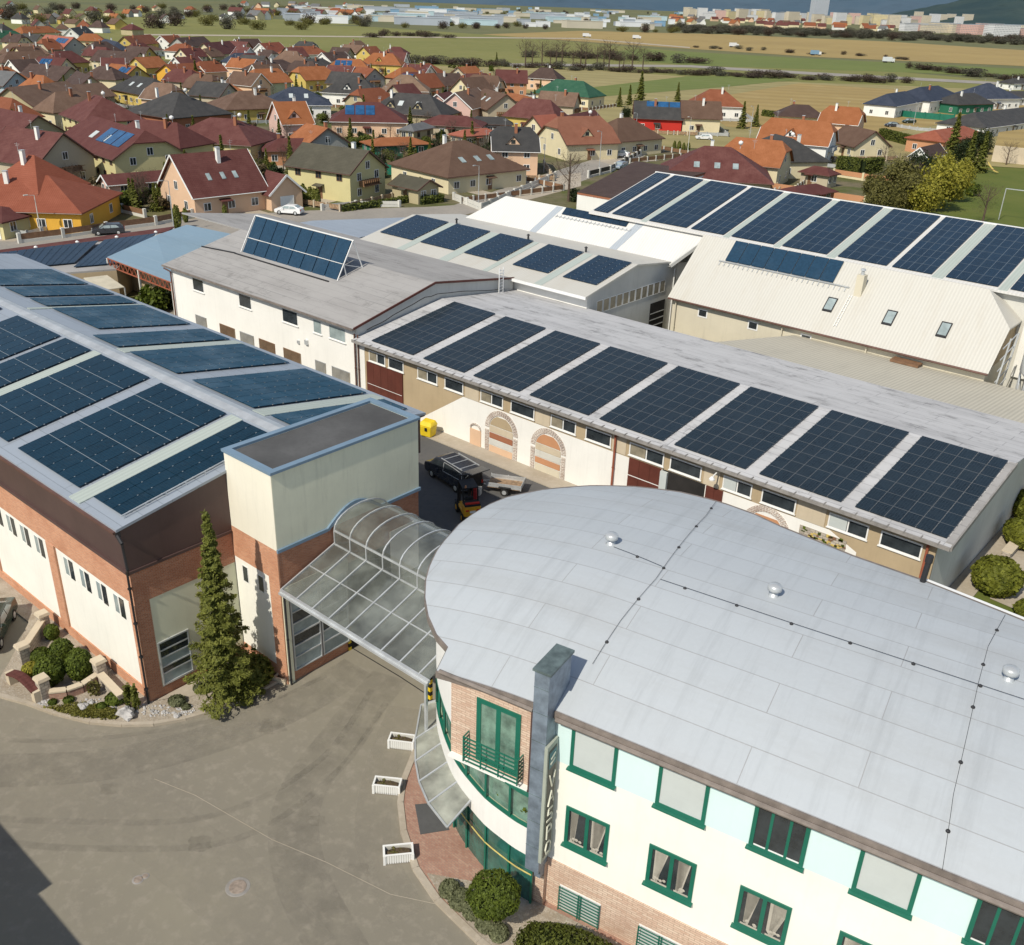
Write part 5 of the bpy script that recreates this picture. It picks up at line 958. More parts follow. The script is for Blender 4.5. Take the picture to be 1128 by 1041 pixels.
# ---------------- vehicles
def profile_car(t, L_, W_, prof, win_prof, body, roofz, wheels=(.19, .80), wr=.33, glass='window_grey', rails=False, rx=0):
    """prof: list of (x, z) side outline of the body; the cabin narrows upward"""
    m = MB(); hw = W_/2
    def ring(P, w0, w1, z0, z1):
        f = lambda z: w0+(w1-w0)*max(0, min(1, (z-z0)/(z1-z0)))
        return [(x, -f(z), z) for x, z in P], [(x, f(z), z) for x, z in P]
    zb = .95
    for P in (prof,):
        a, b = ring(P, hw, hw*.80, zb, roofz); n = len(P); m.add(a+b, [tuple(range(n)), tuple(range(2*n-1, n-1, -1))]+[(i, n+i, n+(i+1) % n, (i+1) % n) for i in range(n)])
    bd = m.build('body', body, t, off=(0, 0, 0)); md = bd.modifiers.new('b', 'BEVEL'); md.width = .05; md.segments = 2; md.limit_method = 'ANGLE'
    for k, P in enumerate(win_prof):
        g = MB(); a, b = ring(P, hw+.012, hw*.80+.015, zb, roofz)
        g.add(a, [tuple(range(len(P)))]); g.build('side_window', glass, t, off=(0, 0, 0)); g = MB(); g.add(b, [tuple(reversed(range(len(P))))]); g.build('side_window', glass, t, off=(0, 0, 0))
    for nm, (i, j) in (('windscreen', t['_ws']), ('rear_window', t['_rw'])):
        a, b = prof[i], prof[j]; g = MB(); w = hw*.8; d = Vector((b[0]-a[0], 0, b[1]-a[1])); nn = Vector((-d.z, 0, d.x)).normalized()*.012; nn = nn if nn.z > 0 else -nn
        p0 = Vector((a[0], 0, a[1]))+d*.08+nn; p1 = Vector((a[0], 0, a[1]))+d*.92+nn; g.add([(p0.x, -w*.98, p0.z), (p0.x, w*.98, p0.z), (p1.x, w*.9, p1.z), (p1.x, -w*.9, p1.z)], [(0, 1, 2, 3)]); g.build(nm, glass, t, off=(0, 0, 0))
    for fx in wheels:
        for s in (-1, 1):
            x = -L_/2+L_*fx; y = s*(hw-.1); w = MB().tube((x, y-.11, wr), (x, y+.11, wr), wr, wr, 18).build('wheel', 'rubber', t, off=(0, 0, 0)); MB().tube((x, y+s*.10, wr), (x, y+s*.125, wr), wr*.62, wr*.5, 12).build('rim', 'light_metal', w, off=(0, 0, 0))
    for s in (-1, 1):
        MB().box(-L_/2-.015, -L_/2+.05, s*hw*.72-.13, s*hw*.72+.13, .62, .78).build('headlight', 'window_blind', t, off=(0, 0, 0)); MB().box(L_/2-.05, L_/2+.015, s*hw*.8-.08, s*hw*.8+.08, .7, .95).build('tail_light', 'car_red', t, off=(0, 0, 0))
        MB().box(-L_*.16, -L_*.13, s*(hw+.0)-.0 if s > 0 else -hw-.16, s*hw+.16 if s > 0 else -hw, .95, 1.1).build('mirror', body, t, off=(0, 0, 0))
def car(loc, rot, label, paint, kind='hatch', s=1., group=None):
    t = thing('parked_car', (*loc[:2], .03 if len(loc) < 3 else loc[2]), label, 'car', group, R_(rot), base=(0, 0, 0)); L_ = 4.35
    P = [(-2.15, .35), (-2.17, .65), (-2.0, .85), (-1.2, .98), (-.5, 1.42), (-.2, 1.47), (1.1, 1.47), (1.75, 1.15), (2.1, 1.0), (2.17, .5), (2.1, .3), (-2.0, .28)]; t['_ws'] = (3, 4); t['_rw'] = (6, 7)
    if kind == 'estate': P[6] = (1.6, 1.45); P[7] = (2.0, 1.05); P[8] = (2.12, .95)
    profile_car(t, L_, 1.8, P, [[(-1.0, 1.0), (-.45, 1.36), (.3, 1.38), (.3, 1.0)], [(.38, 1.0), (.38, 1.38), (1.1, 1.36), (1.5, 1.05)]], paint, 1.47); t.scale = (s, s, s); return t
def yard():
    # black van, tailgate open
    VC = (at(470, 523)+at(508, 547))/2; VD = (at(508, 547)-at(470, 523)).normalized(); VN = Vector((-VD.y, VD.x, 0)); VR = math.degrees(math.atan2(VD.y, VD.x)); VC = VC+VN*.95
    t = thing('cargo_van', (VC.x, VC.y, .05), 'black van with roof rails and raised tailgate parked in front of the arches', 'van', rot=R_(VR), base=(0, 0, 0)); t['_ws'] = (3, 4); t['_rw'] = (6, 7)
    P = [(-2.5, .4), (-2.55, .8), (-2.45, 1.05), (-1.85, 1.22), (-1.2, 1.84), (-.9, 1.91), (2.3, 1.93), (2.42, 1.1), (2.48, .5), (2.4, .35), (-2.3, .32)]
    profile_car(t, 5.0, 1.95, P, [[(-1.6, 1.24), (-1.1, 1.72), (-.2, 1.74), (-.2, 1.22)], [(-.05, 1.2), (-.05, 1.74), (1.0, 1.74), (1.0, 1.2)], [(1.15, 1.22), (1.15, 1.7), (2.0, 1.68), (2.15, 1.25)]], 'car_dark', 1.92, wr=.34, glass='window_dark')
    m = MB()
    for s in (-1, 1): m.bar((-.5, s*.78, 1.98), (2.1, s*.78, 1.98), .05)
    for x in (-.2, .8, 1.8): m.bar((x, -.78, 1.98), (x, .78, 1.98), .05)
    m.build('roof_rails', 'light_metal', t, off=(0, 0, 0)); m = MB()
    for s in (-1,): P2 = [(-.1, 1.12), (-.1, 1.8), (1.0, 1.8), (2.1, 1.72), (2.25, 1.2), (-.1, 1.12)]; [m.bar((a[0], -.99+.2*max(0, (a[1]-.95)/.97), a[1]), (b[0], -.99+.2*max(0, (b[1]-.95)/.97), b[1]), .035) for a, b in zip(P2, P2[1:])]
    m.build('window_trim', 'light_metal', t, off=(0, 0, 0)); m = MB(); m.hexa([(2.3, -.85, 1.92), (3.35, -.8, 2.08), (3.35, .8, 2.08), (2.3, .85, 1.92)], [(2.3, -.85, 1.99), (3.35, -.8, 2.15), (3.35, .8, 2.15), (2.3, .85, 1.99)]).build('tailgate', 'car_dark', t, off=(0, 0, 0))
    MB().box(2.44, 2.5, -.75, .75, .55, 1.7).build('cargo_opening', 'black', t, off=(0, 0, 0)); m = MB()
    for s in (-1, 1): m.bar((2.45, s*.75, 1.5), (3.0, s*.75, 2.05), .04)
    m.build('tailgate_strut', 'light_metal', t, off=(0, 0, 0))
    c = thing('red_crate', (VC.x+VD.x*2.85, VC.y+VD.y*2.85, .05), 'red and white packages stacked at the open rear of the black van', 'package', rot=R_(24), base=(0, 0, 0)); m = MB(); m.mat(0).box(-.2, .2, -.6, -.2, .0, .6).box(-.15, .15, -.55, -.25, .6, .9).mat(1).box(-.3, .25, 0, .5, 0, .55).build('package', ['red_plastic', 'pale_wall'], c, off=(0, 0, 0))
    # trailer
    t = thing('car_trailer', (at(557, 541).x, at(557, 541).y, .05), 'low flat bed trailer with slatted sides behind the black van', 'trailer', rot=R_(28), base=(0, 0, 0)); m = MB(); m.box(-1.3, 1.3, -.75, .75, .5, .56).build('bed', 'wood_slats', t, off=(0, 0, 0)); m = MB()
    for z in (.56, .74): m.box(-1.3, 1.3, -.77, -.73, z, z+.15).box(-1.3, 1.3, .73, .77, z, z+.15).box(1.28, 1.32, -.73, .73, z, z+.15)
    for x in (-1.3, 0, 1.3): m.box(x-.03, x+.03, -.8, -.77, .5, .92).box(x-.03, x+.03, .77, .8, .5, .92)
    m.build('side_board', 'light_metal', t, off=(0, 0, 0)); MB().bar((-1.3, -.4, .48), (-2.5, 0, .45), .07).bar((-1.3, .4, .48), (-2.5, 0, .45), .07).build('drawbar', 'light_metal', t, off=(0, 0, 0))
    for s in (-1, 1):
        w = MB().tube((.1, s*.88-.09, .3), (.1, s*.88+.09, .3), .3, .3, 16).build('wheel', 'rubber', t, off=(0, 0, 0)); MB().tube((.1, s*.98, .3), (.1, s*.99, .3), .17, .17, 10).build('rim', 'light_metal', w, off=(0, 0, 0)); m = MB(); m.bar((-.35, s*.88, .66), (.55, s*.88, .66), .24, .04).build('mudguard', 'rubber', t, off=(0, 0, 0))
    # forklift seen from its rear
    t = thing('forklift', (at(515, 567).x, at(515, 567).y, .05), 'amber and black forklift truck standing behind the van', 'forklift', rot=R_(148), base=(0, 0, 0)); t.scale = (1.12, 1.12, 1.15); m = MB()
    m.box(-1.25, -.55, -.55, .55, .45, 1.15).box(-.55, .75, -.52, .52, .4, .62); b = m.build('body', 'amber_paint', t, off=(0, 0, 0)); md = b.modifiers.new('b', 'BEVEL'); md.width = .09; md.segments = 3
    MB().box(-1.27, -.6, -.5, .5, 1.16, 1.28).build('counterweight_cover', 'rubber', t, off=(0, 0, 0)); m = MB(); 
    for x, y in ((-.75, -.48), (-.75, .48), (.65, -.48), (.65, .48)): m.bar((x, y, .6), (x*.8, y*.95, 2.1), .08)
    m.box(-.68, .6, -.5, .5, 2.1, 2.15).build('overhead_guard', 'black', t, off=(0, 0, 0)); MB().box(-.4, .1, -.25, .25, .65, .85).box(-.45, -.3, -.25, .25, .85, 1.4).build('seat', 'rubber', t, off=(0, 0, 0))
    m = MB()
    for s in (-1, 1): m.bar((.85, s*.3, .1), (.85, s*.3, 2.35), .1)
    for z in (.4, 1.2, 2.3): m.bar((.85, -.3, z), (.85, .3, z), .08)
    m.build('mast', 'dark_metal', t, off=(0, 0, 0)); m = MB()
    for s in (-1, 1): m.box(.9, 1.95, s*.3-.06, s*.3+.06, .08, .13)
    m.build('fork', 'dark_metal', t, off=(0, 0, 0))
    for x, r in ((-.85, .26), (.55, .32)):
        for s in (-1, 1): w = MB().tube((x, s*.5-.12, r), (x, s*.5+.12, r), r, r, 16).build('wheel', 'rubber', t, off=(0, 0, 0)); MB().tube((x, s*.625, r), (x, s*.64, r), r*.55, r*.5, 10).build('rim', 'amber_paint', w, off=(0, 0, 0))
    MB().lathe((-.6, .3, 2.15), [(.06, 0), (.06, .12), (.02, .16)], 8).build('beacon', 'wall_orangew', t, off=(0, 0, 0)); MB().box(-1.2, -1.05, -.45, .45, 1.28, 1.36).box(-1.28, -1.25, .25, .45, .85, .95).box(-1.28, -1.25, -.45, -.25, .85, .95).build('tail_light', 'wall_redw', t, off=(0, 0, 0)); MB().box(-1.275, -1.25, -.18, .18, .72, .86).build('number_plate', 'white_metal', t, off=(0, 0, 0))
    # yellow container
    t = thing('yellow_container', (-53.3, 52.1, .13), 'bright yellow plastic grit container against the white wall', 'container', rot=R_(10), base=(0, 0, 0)); m = MB(); m.hexa([(-.5, -.4, 0), (.5, -.4, 0), (.5, .4, 0), (-.5, .4, 0)], [(-.62, -.5, .95), (.62, -.5, .95), (.62, .5, .95), (-.62, .5, .95)]); b = m.build('tub', 'yellow_paint', t, off=(0, 0, 0)); md = b.modifiers.new('b', 'BEVEL'); md.width = .07; md.segments = 2
    m = MB(); m.hexa([(-.66, -.54, .96), (.66, -.54, .96), (.66, .54, .96), (-.66, .54, .96)], [(-.45, -.3, 1.3), (.45, -.25, 1.3), (.5, .4, 1.35), (-.5, .4, 1.35)]); b = m.build('lid', 'yellow_paint', t, off=(0, 0, 0)); md = b.modifiers.new('b', 'BEVEL'); md.width = .06; md.segments = 2; MB().box(.0, .25, -.51, -.46, .55, .85).build('label_hole', 'black', t, off=(0, 0, 0))
    t = thing('parked_car', (-50.9, 15.5, .03), 'dark green car parked beside the stone walls of the brick hall', 'car', rot=R_(142), base=(0, 0, 0)); t['_ws'] = (3, 4); t['_rw'] = (6, 7)
    profile_car(t, 4.5, 1.82, [(-2.2, .35), (-2.25, .65), (-2.1, .85), (-1.2, .98), (-.4, 1.42), (-.1, 1.47), (.9, 1.47), (1.6, 1.15), (2.15, 1.05), (2.25, .5), (2.1, .3), (-2.0, .28)], [[(-1.0, 1.0), (-.4, 1.36), (.3, 1.38), (.3, 1.0)], [(.38, 1.0), (.38, 1.38), (.9, 1.36), (1.3, 1.05)]], 'car_green', 1.47)
yard()
# ---------------- gardens by the hall
def bush(loc, r, label, m='bush_leaf', h=None, seed=0, n=None, name='topiary_bush', cat='bush', group=None, size=.045):
    h = h or r*1.1; t = thing(name, (*loc, .1), label, cat, group, base=(0, 0, 0)); c = MB(); c.blob((0, 0, h*.5), (r*.86, r*.86, h*.5), seed, .08, 16, 10)
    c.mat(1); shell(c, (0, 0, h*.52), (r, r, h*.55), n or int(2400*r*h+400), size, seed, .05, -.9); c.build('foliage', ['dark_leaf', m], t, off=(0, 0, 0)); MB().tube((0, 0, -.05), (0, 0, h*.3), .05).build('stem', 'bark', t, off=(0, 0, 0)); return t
def pillar(x, y, w, h, label, group='stone pillars of the garden wall'):
    t = thing('stone_pillar', (x, y, .05), label, 'pillar', group, base=(0, 0, 0)); MB().box(-w/2, w/2, -w/2, w/2, 0, h).build('shaft', 'stone_blocks', t, off=(0, 0, 0)); MB().hexa([(-w*.65, -w*.65, h), (w*.65, -w*.65, h), (w*.65, w*.65, h), (-w*.65, w*.65, h)], [(-w*.55, -w*.55, h+.16), (w*.55, -w*.55, h+.16), (w*.55, w*.55, h+.16), (-w*.55, w*.55, h+.16)]).build('cap', 'beige_light', t, off=(0, 0, 0))
def wallseg(a, b, h, w, label, capm='beige_light', m_='stone_blocks', name='garden_wall'):
    t = thing(name, (a[0], a[1], .05), label, 'garden wall', base=(0, 0, 0)); A = Vector((0, 0, h/2)); B = Vector((b[0]-a[0], b[1]-a[1], h/2)); MB().bar(A, B, w, h).build('stones', m_, t, off=(0, 0, 0)); MB().bar(A+Vector((0, 0, h/2+.04)), B+Vector((0, 0, h/2+.04)), w*1.35, .08).build('coping', capm, t, off=(0, 0, 0))
def garden():
    G = lambda x, y, z=.1: (lambda p: (p.x, p.y))(at(x, y, z))
    for (x, y), w, h, l in ((G(50, 694), .5, 1.1, 'stone pillar at the far end of the low wall by the green car'), (G(28, 730), .5, 1.1, 'stone pillar nearest the green car'), (G(50, 768), .5, 1.2, 'stone pillar with flat cap beside the maroon bench'), (G(112, 748), .5, 1.2, 'stone pillar in front of the hall wall right of the round bushes')): pillar(x, y, w, h, l)
    wallseg(G(28, 728), G(50, 694), .8, .3, 'straight low stone wall between the two pillars by the green car'); P = [G(56, 770), G(75, 768), G(92, 762), G(110, 750)]
    t = thing('garden_wall', (*P[0], .05), 'curved low brick coping wall in front of the round bushes', 'garden wall', base=(*P[0], .05)); m = MB(); m2 = MB()
    for a, b in zip(P, P[1:]): m.bar((*a, .3), (*b, .3), .28, .5); m2.bar((*a, .6), (*b, .6), .36, .09)
    m.build('stones', 'paving', t); m2.build('coping', 'beige_light', t); wallseg(G(112, 752), G(135, 776), .6, .3, 'short straight stone wall running right to the column shrub')
    a, b = G(14, 752), G(42, 772); t = thing('garden_bench', (*a, .1), 'maroon arched seat slab on stone ends beside the kerb', 'bench', base=(*a, .1)); m = MB(); n = 8
    for i in range(n):
        f = lambda k: Vector((a[0]+(b[0]-a[0])*k/n, a[1]+(b[1]-a[1])*k/n, .75+.28*math.sin(math.pi*k/n))); m.bar(f(i), f(i+1), .5, .1)
    m.build('seat', 'tiles_maroon', t); m = MB()
    for k in (0, 1): q = (a[0]+(b[0]-a[0])*k, a[1]+(b[1]-a[1])*k); m.box(q[0]-.2, q[0]+.2, q[1]-.2, q[1]+.2, .05, .78)
    m.build('end_block', 'beige_light', t)
    for i, (x, y, r, h, l) in enumerate(((58, 703, .38, .8, 'small round clipped bush highest up beside the hall wall'), (70, 728, .58, 1.25, 'round clipped bush behind the two big ones'), (57, 752, .72, 1.5, 'large round clipped bush on the left of the pair'), (90, 746, .66, 1.6, 'egg shaped clipped bush on the right of the pair'), (46, 728, .5, .7, 'low dark bush beside the stone wall'))): bush(G(x, y), r, l, 'bush_leaf', h, i)
    bush(G(35, 742), .42, 'yellow green bush beside the maroon bench', 'spring_leaf', .6, 7, name='yellow_bush')
    for i, (x, y, r, l) in enumerate(((76, 773, .25, 'small dark bush right of the pillar with flat cap'), (58, 775, .2, 'tiny dark bush next to the capped pillar'), (112, 780, .25, 'little round bush among the rocks'), (128, 773, .5, 'low spreading bush behind the boulder'), (195, 775, .4, 'low brownish heather clump left of the tall fir'), (220, 760, .3, 'small green clump by the fir foot'), (205, 780, .2, 'tiny heather clump near the kerb'))): bush(G(x, y), r, l, 'lavender_leaf' if i > 3 else 'bush_leaf', r*.9, 20+i, name='low_shrub', cat='shrub')
    t = thing('column_shrub', (*G(146, 781), .1), 'slim dark green column shrub at the corner downpipe', 'shrub', base=(0, 0, 0)); m = MB(); cloud(m, (-.15, 0, .85), (.2, .2, .95), 900, .06, 12, .3, .5, 2); cloud(m, (.2, .15, .75), (.15, .17, .85), 600, .06, 10, .3, .5, 3); m.build('foliage', 'spruce_leaf', t, off=(0, 0, 0)); MB().tube((0, 0, 0), (0, 0, .6), .05).build('stem', 'bark', t, off=(0, 0, 0))
    t = thing('broken_shrub', (*G(105, 765), .1), 'thin reddish shrub between the stone pillar and the rocks', 'shrub', base=(0, 0, 0)); m = MB(); cloud(m, (0, 0, .45), (.3, .3, .5), 240, .045, 8, .4); m.build('foliage', 'olive_leaf', t, off=(0, 0, 0)); m = MB(); limbs(m, (0, 0, 0), .8, .03, 5, .5, 3, 1); m.build('stem', 'bark', t, off=(0, 0, 0))
    m = MB(); g = np.random.default_rng(1); P = px([(44, 780), (90, 773), (132, 782), (132, 794), (84, 792)], .12); A = np.array(P); C = np.array([A[g.integers(0, 5)]*.0+sum((w*a for w, a in zip(g.dirichlet([.8]*5), A))) for _ in range(4200)])
    quads(m, np.column_stack([C, .15+g.uniform(0, .08, len(C))]), g.normal(size=(len(C), 3))*.7+np.array([0, 0, .6]), .05, .5); tag(m.build('grass_patch', 'grass_leaf'), 'patch of yellow green grass along the kerb', 'grass', kind='stuff')
    rr = random.Random(5); k = 0
    for x, y, s, l in ((140, 788, .48, 'biggest grey boulder in front of the column shrub'), (92, 780, .3, 'pale boulder beside the tiny round bush'), (100, 775, .2, 'smaller pale stone touching the pale boulder'), (195, 790, .2, 'white stone in front of the heather clump')): m = MB(); p = at(x, y, .12); m.blob((p.x, p.y, .12+s*.3), (s, s*.8, s*.55), k, .3, 12, 8); single(m, 'boulder', 'rock', l, 'boulder'); k += 1
    m = MB()
    for i in range(240):
        t_ = rr.random(); x, y = ((rr.uniform(38, 55), rr.uniform(771, 778)) if t_ < .25 else (rr.uniform(150, 215), rr.uniform(776, 789)) if t_ < .7 else (rr.uniform(70, 130), rr.uniform(770, 784))); p = at(x, y, .12); s = rr.uniform(.03, .1); m.blob((p.x, p.y, .13), (s, s*.8, s*.6), i, .25, 6, 4)
    tag(m.build('white_pebbles', 'rock'), 'scattered white pebbles on the garden bed', 'pebbles', kind='stuff')
    # the tall fir
    p = at(252, 768, .1); t = thing('fir_tree', (p.x-.1, p.y, .1), 'tall slim fir tree in front of the entrance tower', 'tree', base=(0, 0, 0)); spruce_mesh(10.7, 2.05, 22000, .085, 3, 26, .05, 1.2, .25).build('crown', 'spruce_leaf', t, off=(0, 0, 0)); m = MB(); m.tube((0, 0, 0), (0, 0, 10), .16, .03, 8); m.build('trunk', 'bark', t, off=(0, 0, 0))
    p = at(282, 752, .1); t = thing('juniper', (p.x, p.y, .1), 'low spreading juniper at the right foot of the fir', 'shrub', base=(0, 0, 0)); m = MB(); cloud(m, (0, 0, .8), (.95, .75, .75), 2000, .085, 16, .35, .5, 8); m.build('foliage', 'spruce_leaf', t, off=(0, 0, 0)); MB().tube((0, 0, 0), (0, 0, .7), .07).build('stem', 'bark', t, off=(0, 0, 0))
    p = at(306, 746, .1); t = thing('brick_trough', (p.x, p.y, .05), 'small brick edged trough at the tower corner', 'planter', rot=R_(20), base=(0, 0, 0)); m = MB(); m.box(-.7, .7, -.35, -.25, 0, .3).box(-.7, .7, .25, .35, 0, .3).box(-.7, -.6, -.25, .25, 0, .3).box(.6, .7, -.25, .25, 0, .3).box(-.05, .05, -.25, .25, 0, .3).build('edging', 'beige_light', t, off=(0, 0, 0)); MB().box(-.6, .6, -.25, .25, 0, .2).build('soil', 'soil_brown', t, off=(0, 0, 0))
    # bed in front of the office
    for i, (u, v, r, l, mm) in enumerate(((495, 985, .42, 'grey green round shrub nearest the entrance paving', 'lavender_leaf'), (508, 997, .48, 'second grey green shrub from the entrance paving', 'lavender_leaf'), (521, 1008, .42, 'third grey green shrub from the entrance paving', 'lavender_leaf'), (535, 1022, .4, 'fourth grey green shrub along the kerb', 'lavender_leaf'), (549, 1032, .38, 'lowest grey green shrub beside the standard tree stem', 'lavender_leaf'))): w = at(u, v, .1); bush((w.x, w.y), r, l, mm, r*1.25, 40+i, 1400, 'round_shrub', 'shrub', size=.04)
    w = UV(-13.4, 22.85); t = thing('ball_tree', (w.x, w.y, .15), 'small standard tree with dark ball crown in front of the entrance glass', 'tree', base=(0, 0, 0)); m = MB(); m.blob((0, 0, 1.85), (.72, .72, .48), 1, .08); m.mat(1); shell(m, (0, 0, 1.9), (.98, .98, .72), 6500, .05, 4, .06, -.95, .3); m.build('crown', ['dark_leaf', 'bush_leaf'], t, off=(0, 0, 0)); m = MB(); limbs(m, (0, 0, 0), 1.9, .06, 5, .3, 2, 1); m.build('trunk', 'bark', t, off=(0, 0, 0))
    w = UV(-9.4, 22.9); t = thing('clipped_hedge', (w.x, w.y, .1), 'broad rounded dark hedge below the basement windows', 'hedge', rot=AN, base=(0, 0, 0)); m = MB(); m.blob((0, 0, .55), (2.5, 1.05, .6), 6, .05, 24, 10); m.mat(1); shell(m, (0, 0, .6), (2.75, 1.3, .75), 13000, .05, 6, .04, -.9, .4); m.build('foliage', ['dark_leaf', 'hedge_leaf'], t, off=(0, 0, 0)); MB().tube((0, 0, 0), (0, 0, .5), .08).build('stem', 'bark', t, off=(0, 0, 0))
    # right edge of the yard
    for i, (x, y, r, h, l) in enumerate(((1094, 640, 1.45, 2.1, 'large round yellow green bush beside the workshop end wall'), (1125, 590, 1.3, 1.8, 'bush above the stone ledge at the right edge'), (1132, 668, .8, .9, 'lower bush cut by the right edge'), (1132, 560, 1.4, 2., 'topmost bush at the right edge beside the path'))): q = at(x, y+12, 0); bush((q.x, q.y), r, l, 'garden_leaf', h, 60+i, 5200, 'garden_bush', size=.075)
    q = at(1100, 640, 0); flat('terrace', px([(1100, 600), (1128, 570), (1160, 590), (1160, 690), (1090, 660), (1108, 640)]), .06, 'concrete'); a, b = at(1108, 612, .3), at(1126, 592, .3); wallseg((a.x, a.y), (b.x, b.y), .5, .5, 'pale stone ledge among the bushes at the right edge')
garden()
# neighbouring building left of the frame whose shadow falls on the road
def neighbour():
    t = thing('neighbour_building', (-34, -2, 0), 'plain rendered building just outside the lower left corner', 'building'); MB().box(-60, -18, -14, .95, 0, 8.4).box(-60, -31.2, .95, 1.55, 0, 8.4).build('wall', 'cream_plaster', t); r = MB(); r.box(-60, -18., -14.3, .95, 8.4, 8.5).box(-60, -31.2, .95, 1.55, 8.4, 8.5); r.build('roof', 'bitumen_roof', t)
neighbour()
# ================================================================ village
ZM = dict(A=(5.64, 0, 30), B=(5.64, 180, 40), C=(5.64, 360, 50), D=(5.64, 540, 60), E=(5.127, 700, 80), K=(4.947, 900, 80), G=(5.64, 0, 130), P=(5.64, 160, 140), X=(1, 0, 0))
WM = {}
def wmesh(kind, w, h, cols, fm='white_frame'):
    k = (kind, round(w, 1), round(h, 1), cols, fm)
    if k not in WM:
        m = MB(); f = .09
        m.mat(0).box(0, w, -.06, .02, 0, f).box(0, w, -.06, .02, h-f, h).box(0, f, -.06, .02, f, h-f).box(w-f, w, -.06, .02, f, h-f)
        for i in range(1, cols): m.box(w*i/cols-.04, w*i/cols+.04, -.05, .02, f, h-f)
        m.mat(1).box(f, w-f, -.03, .01, f, h-f); WM[k] = m.mesh(kind, [fm, 'window_dark' if kind != 'garage_door' else 'white_frame'])
    return WM[k]
def roofshape(typ, L_, D, he, hr, ex=0.):
    """returns polygons (local x along ridge) of the roof top, L_ = eave length, D = depth, he/hr eave and ridge height"""
    a, b = L_/2, D/2; s = (hr-he)/b
    if typ == 'gable': return [[(-a, -b, he), (a, -b, he), (a, 0, hr), (-a, 0, hr)], [(a, b, he), (-a, b, he), (-a, 0, hr), (a, 0, hr)]]
    if typ == 'hip':
        r = max(.0, a-b*ex); return [[(-a, -b, he), (a, -b, he), (r, 0, hr), (-r, 0, hr)], [(a, b, he), (-a, b, he), (-r, 0, hr), (r, 0, hr)], [(a, -b, he), (a, b, he), (r, 0, hr)], [(-a, b, he), (-a, -b, he), (-r, 0, hr)]]
    r = a-1.7; q = .42; yb = b*q; zb = he+(hr-he)*(1-q)   # half hip
    return [[(-a, -b, he), (a, -b, he), (a, -yb, zb), (r, 0, hr), (-r, 0, hr), (-a, -yb, zb)], [(a, b, he), (-a, b, he), (-a, yb, zb), (-r, 0, hr), (r, 0, hr), (a, yb, zb)], [(a, -yb, zb), (a, yb, zb), (r, 0, hr)], [(-a, yb, zb), (-a, -yb, zb), (-r, 0, hr)]]
def house(z, x1, y1, x2, y2, hr, D, he, typ, roof, wall, label, ex='', name='house', group=None, chim=True):
    D *= 1.22 if D > 6.5 else 1.; hr *= 1.06; s, ox, oy = ZM[z]; A = at(ox+x1/s, oy+y1/s, hr); B = at(ox+x2/s, oy+y2/s, hr); c = (A+B)/2; d = B-A; L0 = math.hypot(d.x, d.y); rot = math.atan2(d.y, d.x)
    if rot > math.pi/2: rot -= math.pi
    if rot < -math.pi/2: rot += math.pi
    L_ = L0+(D*.9 if typ == 'hip' else 3.4 if typ == 'half' else 2.); L_ = max(L_, D if typ == 'hip' else 5)
    return house_at(c.x, c.y, rot, L_, D, he, hr, typ, roof, wall, label, ex, name, group, chim)
HOUSES = []
